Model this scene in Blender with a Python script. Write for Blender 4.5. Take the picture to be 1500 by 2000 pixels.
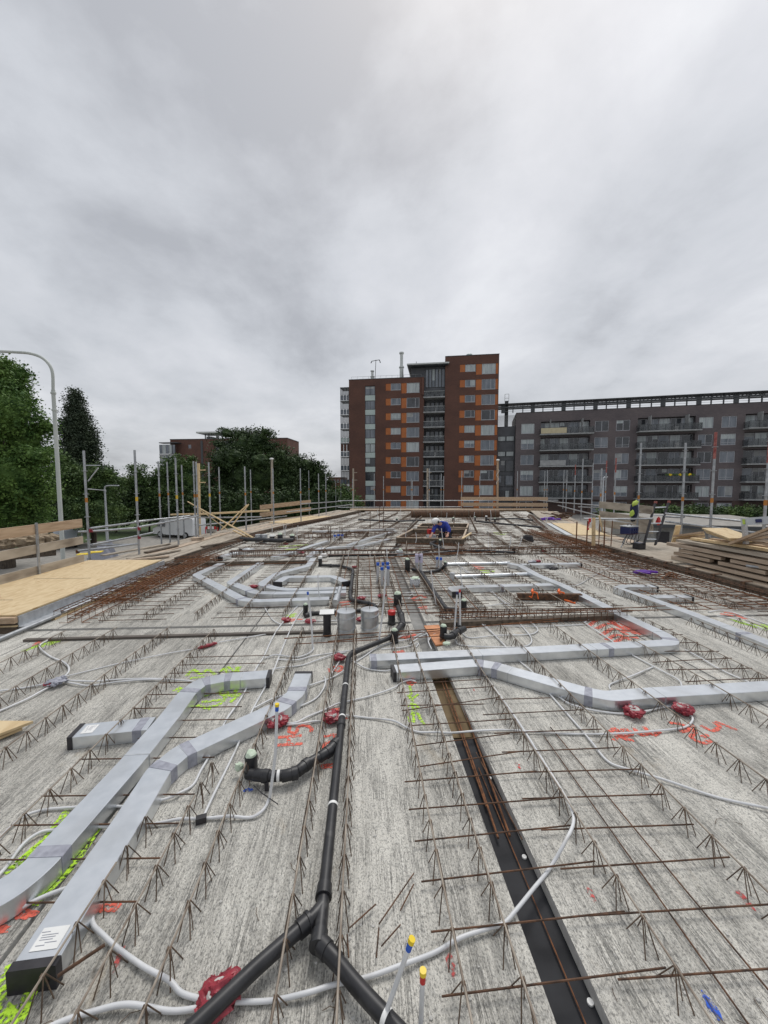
import bpy, math, random
import numpy as np
from mathutils import Vector, Matrix, noise as mnoise
rnd = random.Random(7)
scene = bpy.context.scene
for o in list(bpy.data.objects): bpy.data.objects.remove(o)
C = scene.collection

# ------------------------------------------------------------------ camera
EYE = 1.75
YAW, PITCH = math.radians(3.28), math.radians(4.04)
FPX = 750.0
cd = bpy.data.cameras.new('camera'); cam = bpy.data.objects.new('camera', cd); C.objects.link(cam)
cam.location = (0, 0, EYE)
cam.rotation_euler = (math.pi/2-PITCH, 0, -YAW)
cd.sensor_fit = 'HORIZONTAL'; cd.sensor_width = 36; cd.lens = FPX/1500*36
cd.clip_start = 0.05; cd.clip_end = 3000
scene.camera = cam
scene.render.resolution_x = 768; scene.render.resolution_y = 1024
RC = (Matrix.Rotation(-YAW, 3, 'Z') @ Matrix.Rotation(math.pi/2-PITCH, 3, 'X'))
FW = Vector((math.sin(YAW), math.cos(YAW), 0)); RT = Vector((math.cos(YAW), -math.sin(YAW), 0))
def ray(px, py): return RC @ Vector(((px-750)/FPX, -(py-1000)/FPX, -1))
def P(px, py, z=0.0):            # point of the level z seen at that place of the photo
    d = ray(px, py); t = (z-EYE)/d.z
    return Vector((0, 0, EYE)) + d*t
def Q(px, py, dep):              # point at a depth in front of the camera
    d = ray(px, py); t = dep/d.dot(FW)
    return Vector((0, 0, EYE)) + d*t
def dep(p): return (Vector(p)-Vector((0, 0, EYE))).dot(FW)

# ------------------------------------------------------------------ world, sun, exposure
SUN_EL, SUN_AZ = math.radians(62), math.radians(18)
w = bpy.data.worlds.new('World'); scene.world = w; w.use_nodes = True
nt = w.node_tree; nt.nodes.clear()
def nd(t, **k):
    n = nt.nodes.new(t)
    for a, b in k.items(): setattr(n, a, b)
    return n
L = nt.links.new
out = nd('ShaderNodeOutputWorld'); bg = nd('ShaderNodeBackground'); bg2 = nd('ShaderNodeBackground'); add = nd('ShaderNodeAddShader')
sky = nd('ShaderNodeTexSky', sky_type='NISHITA'); sky.sun_disc = False
sky.sun_elevation = SUN_EL; sky.sun_rotation = SUN_AZ; sky.dust_density = 4
L(sky.outputs[0], bg.inputs[0]); bg.inputs[1].default_value = 0.012
tc = nd('ShaderNodeTexCoord'); sep = nd('ShaderNodeSeparateXYZ'); L(tc.outputs['Generated'], sep.inputs[0])
def mth(op, a, b=None, clamp=False):
    n = nd('ShaderNodeMath', operation=op); n.use_clamp = clamp
    for i, v in enumerate((a, b)):
        if v is None: continue
        if isinstance(v, (int, float)): n.inputs[i].default_value = v
        else: L(v, n.inputs[i])
    return n.outputs[0]
zz = mth('ADD', mth('MAXIMUM', sep.outputs[2], 0.0), 0.26)
u = mth('DIVIDE', sep.outputs[0], zz); v = mth('DIVIDE', sep.outputs[1], zz)
comb = nd('ShaderNodeCombineXYZ'); L(u, comb.inputs[0]); L(v, comb.inputs[1])
def cloud(loc, rot, scl, scale, detail, rough, dist):
    mp = nd('ShaderNodeMapping'); mp.inputs['Location'].default_value = loc; mp.inputs['Rotation'].default_value = rot; mp.inputs['Scale'].default_value = scl
    L(comb.outputs[0], mp.inputs[0]); n = nd('ShaderNodeTexNoise'); L(mp.outputs[0], n.inputs['Vector'])
    n.inputs['Scale'].default_value = scale; n.inputs['Detail'].default_value = detail; n.inputs['Roughness'].default_value = rough; n.inputs['Distortion'].default_value = dist
    return n.outputs[0]
c1 = cloud((11.2, 3.3, 0), (0, 0, 0.15), (1.0, 0.85, 1), 1.7, 9, 0.58, 0.15)
c2 = cloud((2.2, 8.8, 0), (0, 0, -0.2), (1.0, 0.8, 1), 0.8, 5, 0.5, 0.3)
cm = mth('ADD', mth('MULTIPLY', c1, 0.5), mth('MULTIPLY', c2, 0.5))
rp = nd('ShaderNodeValToRGB'); L(cm, rp.inputs[0])
els = rp.color_ramp.elements
els[0].position = 0.38; els[0].color = (0.42, 0.435, 0.465, 1)
els[1].position = 0.60; els[1].color = (0.75, 0.765, 0.795, 1)
e = els.new(0.47); e.color = (0.58, 0.60, 0.635, 1)
e = els.new(0.54); e.color = (0.665, 0.68, 0.715, 1)
# brighter overhead, darker towards the low right, as the cloud deck thickens there
L(rp.outputs[0], bg2.inputs[0])
hor = nd('ShaderNodeMapRange'); L(sep.outputs[2], hor.inputs[0]); hor.inputs[1].default_value = 0.0; hor.inputs[2].default_value = 0.75
hor.inputs[3].default_value = 0.90; hor.inputs[4].default_value = 1.04
L(hor.outputs[0], bg2.inputs[1])
L(bg.outputs[0], add.inputs[0]); L(bg2.outputs[0], add.inputs[1]); L(add.outputs[0], out.inputs[0])
sl = bpy.data.lights.new('sun', 'SUN'); so = bpy.data.objects.new('sun', sl); C.objects.link(so)
sl.energy = 1.7; sl.angle = math.radians(26); sl.color = (1, 0.975, 0.94)
so.rotation_euler = (math.pi/2-SUN_EL, 0, math.pi-SUN_AZ)
so.location = (0, 0, 40)
scene.view_settings.view_transform = 'Standard'; scene.view_settings.look = 'None'
scene.view_settings.exposure = 0.0; scene.view_settings.gamma = 1

# ------------------------------------------------------------------ materials
def material(name, c1, c2=None, rough=0.6, metal=0.0, scale=6.0, stretch=(1, 1, 1), detail=4, bump=0.0, bscale=None,
             lo=0.35, hi=0.65, spec=None, alpha=None, c3=None, c3scale=1.0, c3t=(0.55, 0.7), trans=0, rotz=0):
    m = bpy.data.materials.new(name); m.use_nodes = True
    t = m.node_tree; b = t.nodes['Principled BSDF']; l = t.links.new
    b.inputs['Roughness'].default_value = rough; b.inputs['Metallic'].default_value = metal
    if spec is not None: b.inputs['Specular IOR Level'].default_value = spec
    if trans: b.inputs['Transmission Weight'].default_value = trans
    b.inputs['Base Color'].default_value = (*c1, 1)
    tcn = t.nodes.new('ShaderNodeTexCoord'); mp = t.nodes.new('ShaderNodeMapping'); mp.inputs['Scale'].default_value = stretch
    mp.inputs['Rotation'].default_value = (0, 0, rotz)
    geo = t.nodes.new('ShaderNodeNewGeometry'); l(geo.outputs['Position'], mp.inputs[0])
    last = None
    def noise(s, d=detail, vec=mp):
        n = t.nodes.new('ShaderNodeTexNoise'); n.inputs['Scale'].default_value = s; n.inputs['Detail'].default_value = d; l(vec.outputs[0], n.inputs['Vector']); return n
    def ramp(src, a, b_, ca, cb):
        r = t.nodes.new('ShaderNodeValToRGB'); l(src, r.inputs[0]); r.color_ramp.elements[0].position = a; r.color_ramp.elements[1].position = b_
        r.color_ramp.elements[0].color = (*ca, 1); r.color_ramp.elements[1].color = (*cb, 1); return r
    if c2 is not None:
        n = noise(scale); r = ramp(n.outputs[0], lo, hi, c1, c2); last = r.outputs[0]
        if c3 is not None:
            n3 = noise(c3scale, 3); r3 = ramp(n3.outputs[0], c3t[0], c3t[1], (0, 0, 0), (1, 1, 1))
            mx = t.nodes.new('ShaderNodeMix'); mx.data_type = 'RGBA'; l(r3.outputs[0], mx.inputs[0]); l(last, mx.inputs[6]); mx.inputs[7].default_value = (*c3, 1); last = mx.outputs[2]
        l(last, b.inputs['Base Color'])
    if bump:
        nb = noise(bscale or scale); bp = t.nodes.new('ShaderNodeBump'); bp.inputs['Strength'].default_value = bump; bp.inputs['Distance'].default_value = 0.01
        l(nb.outputs[0], bp.inputs['Height']); l(bp.outputs[0], b.inputs['Normal'])
    if isinstance(alpha, float): b.inputs['Alpha'].default_value = alpha
    elif alpha is not None:
        na = noise(alpha[0], 4); ra = ramp(na.outputs[0], alpha[1], alpha[2], (0, 0, 0), (1, 1, 1)); l(ra.outputs[0], b.inputs['Alpha'])
    return m

def concrete_mat():
    m = bpy.data.materials.new('raked_concrete'); m.use_nodes = True
    t = m.node_tree; b = t.nodes['Principled BSDF']; l = t.links.new
    geo = t.nodes.new('ShaderNodeNewGeometry')
    def mapn(s, rot=0):
        mp = t.nodes.new('ShaderNodeMapping'); mp.inputs['Scale'].default_value = s; mp.inputs['Rotation'].default_value = (0, 0, rot); l(geo.outputs['Position'], mp.inputs[0]); return mp
    def noise(mp, s, d=4, r=0.55, dist=0):
        n = t.nodes.new('ShaderNodeTexNoise'); n.inputs['Scale'].default_value = s; n.inputs['Detail'].default_value = d; n.inputs['Roughness'].default_value = r
        n.inputs['Distortion'].default_value = dist; l(mp.outputs[0], n.inputs['Vector']); return n.outputs[0]
    def ramp(src, *st):
        r = t.nodes.new('ShaderNodeValToRGB'); l(src, r.inputs[0]); e = r.color_ramp.elements
        for i, (p, c) in enumerate(st):
            if i < 2: e[i].position = p; e[i].color = (*c, 1) if len(c) == 3 else c
            else: x = e.new(p); x.color = (*c, 1)
        return r.outputs[0]
    def g(v): return (v, v, v)
    def mix(f, a, c, typ='MIX'):
        x = t.nodes.new('ShaderNodeMix'); x.data_type = 'RGBA'; x.blend_type = typ
        for s, v in ((0, f), (6, a), (7, c)):
            if isinstance(v, (int, float)): x.inputs[s].default_value = v
            elif isinstance(v, tuple): x.inputs[s].default_value = (*v, 1)
            else: l(v, x.inputs[s])
        return x.outputs[2]
    def math_(op, a, c=0):
        x = t.nodes.new('ShaderNodeMath'); x.operation = op
        for i, v in enumerate((a, c)):
            if isinstance(v, (int, float)): x.inputs[i].default_value = v
            else: l(v, x.inputs[i])
        return x.outputs[0]
    st = mapn((1, 0.075, 1)); iso = mapn((1, 1, 1)); band = mapn((1, 0.03, 1)); st2 = mapn((1, 0.22, 1))
    gro = noise(st, 34, 5, 0.65, 0.35)            # long raked grooves
    gro2 = noise(st2, 60, 3, 0.6, 0.5)           # torn edges of the grooves
    rid = math_('ABSOLUTE', math_('SUBTRACT', noise(mapn((1, 0.035, 1)), 26, 4, 0.55, 0.3), 0.5), 0)
    rid2 = math_('ABSOLUTE', math_('SUBTRACT', noise(mapn((1, 0.05, 1), .01), 47, 3, 0.5, 0.4), 0.5), 0)
    lin = math_('MAXIMUM', ramp(rid, (0.004, g(1)), (0.024, g(0))), math_('MULTIPLY', ramp(rid2, (0.004, g(1)), (0.026, g(0))), .8))
    brk = ramp(noise(mapn((1, .3, 1)), 9, 4, 0.6), (0.44, g(0.0)), (0.60, g(1)))
    bandm = ramp(noise(band, 3.2, 2), (0.38, g(0.30)), (0.54, g(1)))   # how hard each strip was raked
    pit = noise(mapn((1, .6, 1)), 150, 3, 0.7)
    pit2 = noise(mapn((1, .5, 1)), 60, 4, 0.65)
    blot = noise(iso, 1.7, 4, 0.6)
    base = ramp(blot, (0.3, (0.64, 0.615, 0.55)), (0.7, (0.79, 0.765, 0.69)))
    gm = ramp(gro, (0.40, g(1)), (0.53, g(0)))
    gm2 = ramp(gro2, (0.40, g(1)), (0.50, g(0)))
    dark = math_('MULTIPLY', math_('MAXIMUM', math_('MULTIPLY', math_('MAXIMUM', gm, math_('MULTIPLY', gm2, 0.7)), 0.62), math_('MULTIPLY', lin, brk)), bandm)
    c = mix(math_('MULTIPLY', dark, 0.68), base, (0.16, 0.156, 0.14))
    pm = ramp(pit, (0.40, g(1)), (0.47, g(0)))
    c = mix(math_('MULTIPLY', pm, 0.68), c, (0.17, 0.165, 0.155))
    pm2 = ramp(pit2, (0.37, g(1)), (0.45, g(0)))
    c = mix(math_('MULTIPLY', pm2, 0.6), c, (0.22, 0.215, 0.20))
    lm = ramp(pit, (0.56, g(0)), (0.66, g(1)))
    c = mix(math_('MULTIPLY', lm, 0.6), c, (0.72, 0.71, 0.68))
    wet = ramp(noise(mapn((1, .35, 1)), 0.62, 5, 0.6, 0.6), (0.52, g(0)), (0.66, g(1)))
    c = mix(math_('MULTIPLY', wet, 0.48), c, mix(1.0, c, (0.42, 0.41, 0.40), 'MULTIPLY'))
    ru = ramp(noise(mapn((1, .5, 1)), 2.6, 5, 0.7, 1.0), (0.60, g(0)), (0.74, g(1)))
    c = mix(math_('MULTIPLY', ru, 0.40), c, (0.42, 0.29, 0.13))
    l(c, b.inputs['Base Color'])
    b.inputs['Roughness'].default_value = 0.72
    h = math_('ADD', math_('SUBTRACT', math_('MULTIPLY', math_('MULTIPLY', gro, bandm), 1.5), math_('MULTIPLY', math_('MULTIPLY', lin, brk), .35)), math_('ADD', math_('MULTIPLY', math_('MULTIPLY', gro2, bandm), 0.8), math_('ADD', math_('MULTIPLY', pit, 0.35), math_('MULTIPLY', pit2, 0.5))))
    bp = t.nodes.new('ShaderNodeBump'); bp.inputs['Strength'].default_value = 1.0; bp.inputs['Distance'].default_value = 0.022
    l(h, bp.inputs['Height']); l(bp.outputs[0], b.inputs['Normal'])
    return m
M = {}
M['concrete'] = concrete_mat()
M['conc_edge'] = material('cast_concrete', (0.42, 0.41, 0.385), (0.55, 0.54, 0.51), 0.8, scale=25, bump=0.4)
M['concrete_dark'] = material('dark_concrete', (0.22, 0.22, 0.21), (0.30, 0.295, 0.28), 0.85, scale=8, bump=0.2)
M['galv'] = material('galvanised_sheet', (0.66, 0.69, 0.72), (0.76, 0.785, 0.81), 0.32, 0.88, scale=16, lo=.3, hi=.7, bump=0.07, bscale=5, c3=(0.50, 0.51, 0.51), c3scale=2.2, c3t=(0.5, 0.8))
M['galv_dull'] = material('dull_zinc', (0.42, 0.44, 0.46), (0.56, 0.58, 0.60), 0.5, 0.6, scale=14, bump=0.05)
M['tape'] = material('grey_tape', (0.25, 0.255, 0.30), (0.36, 0.37, 0.42), 0.45, scale=30)
M['black_pe'] = material('black_pipe_plastic', (0.012, 0.012, 0.014), (0.026, 0.026, 0.028), 0.42, scale=14, bump=0.04, c3=(0.09, 0.088, 0.085), c3scale=9, c3t=(0.62, 0.78))
M['black'] = material('black_rubber', (0.014, 0.013, 0.016), (0.028, 0.026, 0.03), 0.55, scale=20)
M['white_pvc'] = material('white_conduit_plastic', (0.60, 0.61, 0.62), (0.70, 0.705, 0.71), 0.42, scale=6, c3=(0.42, 0.41, 0.39), c3scale=5, c3t=(0.58, 0.75))
M['wrap'] = material('red_wrap', (0.19, 0.012, 0.026), (0.34, 0.03, 0.045), 0.36, scale=25, bump=0.8, bscale=38)
M['rust'] = material('rusty_steel', (0.050, 0.030, 0.020), (0.155, 0.078, 0.042), 0.8, 0.15, scale=22, bump=0.3, bscale=60)
M['rust2'] = material('orange_rust_steel', (0.095, 0.042, 0.020), (0.24, 0.10, 0.040), 0.85, 0.1, scale=30, bump=0.3, bscale=60)
M['wire'] = material('girder_steel', (0.075, 0.05, 0.033), (0.18, 0.125, 0.085), 0.7, 0.2, scale=16)
M['chord'] = material('girder_chord_steel', (0.19, 0.15, 0.115), (0.37, 0.325, 0.27), 0.65, 0.2, scale=9)
M['green_foam'] = material('pale_green_foam', (0.50, 0.60, 0.46), (0.62, 0.71, 0.57), 0.8, scale=40, bump=0.6)
M['osb'] = material('yellow_plywood', (0.54, 0.40, 0.22), (0.68, 0.54, 0.33), 0.7, scale=5, stretch=(3, .7, 1), bump=0.1, c3=(0.46, 0.31, 0.15), c3scale=5, c3t=(0.60, 0.68))
M['board'] = material('brown_guard_board', (0.36, 0.25, 0.16), (0.50, 0.37, 0.25), 0.8, scale=3, stretch=(4, .8, 8), bump=0.1)
M['greyboard'] = material('weathered_board', (0.30, 0.255, 0.20), (0.45, 0.395, 0.32), 0.85, scale=4, stretch=(6, .6, 2), bump=0.15, c3=(0.16, 0.13, 0.10), c3scale=1.6, c3t=(0.58, 0.72))
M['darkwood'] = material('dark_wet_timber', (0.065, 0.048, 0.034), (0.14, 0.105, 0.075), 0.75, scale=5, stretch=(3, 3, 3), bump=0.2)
M['plank'] = material('long_wet_formwork_board', (0.075, 0.064, 0.054), (0.135, 0.115, 0.098), 0.8, scale=6, stretch=(.5, 4, 4), bump=0.2)
M['newwood'] = material('new_softwood', (0.62, 0.45, 0.24), (0.74, 0.58, 0.35), 0.7, scale=6, stretch=(2, 2, 2), bump=0.1)
M['beamwood'] = material('timber_beam_wood', (0.36, 0.275, 0.20), (0.52, 0.42, 0.32), 0.8, scale=4, stretch=(5, .5, 5), bump=0.15, c3=(0.19, 0.14, 0.10), c3scale=1.3)
M['scaf'] = material('scaffold_steel', (0.30, 0.315, 0.33), (0.44, 0.455, 0.47), 0.45, 0.6, scale=12)
M['orange_mark'] = material('orange_band', (0.42, 0.17, 0.03), rough=0.6)
M['yellow_mark'] = material('yellow_band', (0.68, 0.45, 0.04), rough=0.6)
M['red_paint'] = material('red_paint', (0.22, 0.04, 0.035), (0.36, 0.13, 0.11), rough=0.6, scale=20)
M['steel_strip'] = material('black_steel_strip', (0.010, 0.0105, 0.013), (0.026, 0.027, 0.031), 0.62, 0.0, scale=5, spec=.22, c3=(0.07, 0.055, 0.035), c3scale=3, c3t=(0.6, 0.75), bump=0.05)
M['brown_ply'] = material('wet_brown_plywood', (0.12, 0.082, 0.042), (0.20, 0.145, 0.078), 0.7, spec=.2, scale=4, stretch=(3, .6, 1))
M['neon'] = material('neon_yellow_spray', (0.48, 0.78, 0.04), rough=0.7, alpha=(70, 0.42, 0.58))
M['spray'] = material('red_orange_spray', (0.76, 0.14, 0.09), rough=0.7, alpha=(70, 0.38, 0.56))
M['spray_dim'] = material('faded_red_spray', (0.60, 0.10, 0.09), rough=0.8, alpha=(60, 0.44, 0.62))
M['spray_blue'] = material('blue_spray', (0.03, 0.11, 0.55), rough=0.8, alpha=(60, 0.38, 0.56))
M['white'] = material('white_paint', (0.72, 0.72, 0.70), (0.8, 0.8, 0.78), 0.5, scale=8)
M['yellow_cap'] = material('yellow_plastic', (0.80, 0.58, 0.02), rough=0.4)
M['blue_cap'] = material('blue_plastic', (0.02, 0.10, 0.48), rough=0.4)
M['navy'] = material('navy_plastic', (0.012, 0.02, 0.09), rough=0.4)
M['redcap'] = material('red_plastic', (0.50, 0.02, 0.02), rough=0.4)
M['orange_sling'] = material('orange_webbing', (0.85, 0.16, 0.03), rough=0.6)
M['orange_board'] = material('orange_coated_board', (0.42, 0.16, 0.06), (0.62, 0.27, 0.12), 0.6, scale=7)
M['purple'] = material('purple_strap', (0.12, 0.02, 0.35), rough=0.5)
M['poly'] = material('speckled_foam', (0.30, 0.31, 0.33), (0.66, 0.67, 0.68), 0.9, scale=70, lo=.42, hi=.52, bump=.4)
M['clear'] = material('cloudy_grey_plastic', (0.42, 0.43, 0.44), (0.52, 0.52, 0.53), 0.25, scale=9)
M['lilac'] = material('lilac_sleeve', (0.56, 0.52, 0.66), rough=0.4)
M['asphalt'] = material('asphalt', (0.13, 0.128, 0.122), (0.19, 0.185, 0.175), 0.9, scale=2, bump=0.1)
M['pave'] = material('grey_pavers', (0.24, 0.23, 0.21), (0.34, 0.32, 0.29), 0.9, scale=3, bump=.1)
M['grass'] = material('grass', (0.035, 0.065, 0.018), (0.075, 0.115, 0.035), 0.95, scale=3)
M['lamp_grey'] = material('lamp_post_paint', (0.44, 0.47, 0.44), (0.54, 0.565, 0.53), 0.55, scale=2, stretch=(3, 3, .4))
M['bark'] = material('bark', (0.045, 0.035, 0.028), (0.10, 0.08, 0.06), 0.95, scale=8, stretch=(3, 3, .5), bump=.5)
def leafmat(n, a, b_): return material(n, a, b_, 0.6, scale=1.1, lo=.35, hi=.65, spec=.25)
M['leafA'] = leafmat('broad_green_leaf', (0.045, 0.100, 0.024), (0.145, 0.240, 0.055))
M['leafB'] = leafmat('dark_poplar_leaf', (0.035, 0.052, 0.034), (0.080, 0.105, 0.062))
M['leafC'] = leafmat('mid_green_leaf', (0.034, 0.070, 0.024), (0.110, 0.170, 0.048))
M['leafD'] = leafmat('bright_green_leaf', (0.05, 0.095, 0.03), (0.11, 0.17, 0.05))
M['leafE'] = leafmat('deep_green_leaf', (0.022, 0.042, 0.016), (0.065, 0.105, 0.034))
def brick(name, a, b_, mort):
    m = bpy.data.materials.new(name); m.use_nodes = True; t = m.node_tree; b = t.nodes['Principled BSDF']; l = t.links.new
    tcn = t.nodes.new('ShaderNodeTexCoord'); s = t.nodes.new('ShaderNodeSeparateXYZ'); l(tcn.outputs['Object'], s.inputs[0])
    ad = t.nodes.new('ShaderNodeMath'); ad.operation = 'ADD'; l(s.outputs[0], ad.inputs[0]); l(s.outputs[1], ad.inputs[1])
    cb = t.nodes.new('ShaderNodeCombineXYZ'); l(ad.outputs[0], cb.inputs[0]); l(s.outputs[2], cb.inputs[1])
    bt = t.nodes.new('ShaderNodeTexBrick'); l(cb.outputs[0], bt.inputs['Vector']); bt.inputs['Scale'].default_value = 1.0
    bt.inputs['Brick Width'].default_value = .22; bt.inputs['Row Height'].default_value = .0725; bt.inputs['Mortar Size'].default_value = .006
    bt.inputs['Color1'].default_value = (*a, 1); bt.inputs['Color2'].default_value = (*b_, 1); bt.inputs['Mortar'].default_value = (*mort, 1)
    n = t.nodes.new('ShaderNodeTexNoise'); n.inputs['Scale'].default_value = .35; n.inputs['Detail'].default_value = 6; l(cb.outputs[0], n.inputs['Vector'])
    r = t.nodes.new('ShaderNodeValToRGB'); l(n.outputs[0], r.inputs[0]); r.color_ramp.elements[0].position = .3; r.color_ramp.elements[1].position = .7
    r.color_ramp.elements[0].color = (.78, .78, .80, 1); r.color_ramp.elements[1].color = (1.12, 1.08, 1.05, 1)
    mx = t.nodes.new('ShaderNodeMix'); mx.data_type = 'RGBA'; mx.blend_type = 'MULTIPLY'; mx.inputs[0].default_value = 1
    l(bt.outputs[0], mx.inputs[6]); l(r.outputs[0], mx.inputs[7]); l(mx.outputs[2], b.inputs['Base Color']); b.inputs['Roughness'].default_value = .9
    return m
M['brick_red'] = brick('red_brown_brick', (0.142, 0.068, 0.048), (0.110, 0.054, 0.040), (0.092, 0.058, 0.050))
M['brick_grey'] = brick('purple_grey_brick', (0.155, 0.133, 0.136), (0.118, 0.103, 0.107), (0.11, 0.10, 0.105))
M['brick_base'] = brick('brown_base_brick', (0.10, 0.062, 0.052), (0.075, 0.05, 0.045), (0.07, 0.06, 0.055))
M['orange_panel'] = material('orange_cladding', (0.38, 0.112, 0.028), (0.43, 0.140, 0.036), 0.6, scale=.8)
M['frame'] = material('pale_window_frame', (0.42, 0.43, 0.46), rough=.5)
M['framed'] = material('dark_window_frame', (0.05, 0.055, 0.06), rough=.5)
M['mint'] = material('pale_mint_panel', (0.42, 0.50, 0.48), (0.48, 0.56, 0.53), .5, scale=1)
M['grey_clad'] = material('slate_cladding', (0.075, 0.08, 0.09), (0.11, 0.115, 0.125), .6, scale=.8)
M['glassD'] = material('dark_window_glass', (0.012, 0.014, 0.018), (0.04, 0.045, 0.055), 0.12, scale=.9, spec=.8)
M['glassM'] = material('grey_window_glass', (0.10, 0.12, 0.145), (0.19, 0.21, 0.24), 0.15, scale=.7, stretch=(2, 2, .5), spec=.7)
M['glassC'] = material('curtained_glass', (0.30, 0.34, 0.345), (0.46, 0.50, 0.50), 0.25, scale=2.4, stretch=(2, 2, .15), spec=.6)
M['glassG'] = material('balcony_glass', (0.05, 0.055, 0.06), (0.10, 0.11, 0.115), 0.15, scale=1.4, alpha=0.42, spec=.7)
M['slab_edge'] = material('balcony_slab_edge', (0.27, 0.28, 0.28), (0.36, 0.37, 0.37), .7, scale=2)
M['steel_pale'] = material('pale_roof_steel', (0.45, 0.47, 0.45), (0.55, 0.57, 0.55), .5, .3, scale=2)
M['tan'] = material('tan_screen', (0.48, 0.42, 0.27), (0.56, 0.50, 0.34), .8, scale=3)
M['skin'] = material('skin', (0.52, 0.28, 0.20), (0.60, 0.34, 0.25), .5, scale=30)
M['blue_cloth'] = material('royal_blue_cloth', (0.014, 0.030, 0.21), (0.028, 0.055, 0.33), .85, scale=14, bump=.4, bscale=10)
M['black_cloth'] = material('black_cloth', (0.012, 0.012, 0.016), (0.028, 0.028, 0.035), .9, scale=14, bump=.4)
M['navy_cloth'] = material('navy_cloth', (0.012, 0.015, 0.04), (0.025, 0.03, 0.07), .9, scale=14, bump=.4)
M['hivis'] = material('hi_vis_yellow', (0.36, 0.50, 0.06), (0.50, 0.62, 0.12), .7, scale=10, bump=.3)
M['silver_car'] = material('silver_car_paint', (0.50, 0.53, 0.56), rough=.3, metal=.5)
M['white_car'] = material('white_van_paint', (0.66, 0.67, 0.68), (0.72, 0.73, 0.74), rough=.35, scale=1)
M['tyre'] = material('tyre_rubber', (0.015, 0.015, 0.015), rough=.8)
M['hay'] = material('sacking', (0.22, 0.165, 0.11), (0.40, 0.32, 0.22), .95, scale=7, stretch=(1, 1, .6), bump=.8)
M['sheet'] = material('grey_sheet', (0.45, 0.48, 0.51), (0.56, 0.58, 0.60), .5, scale=4, bump=.2)

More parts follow.
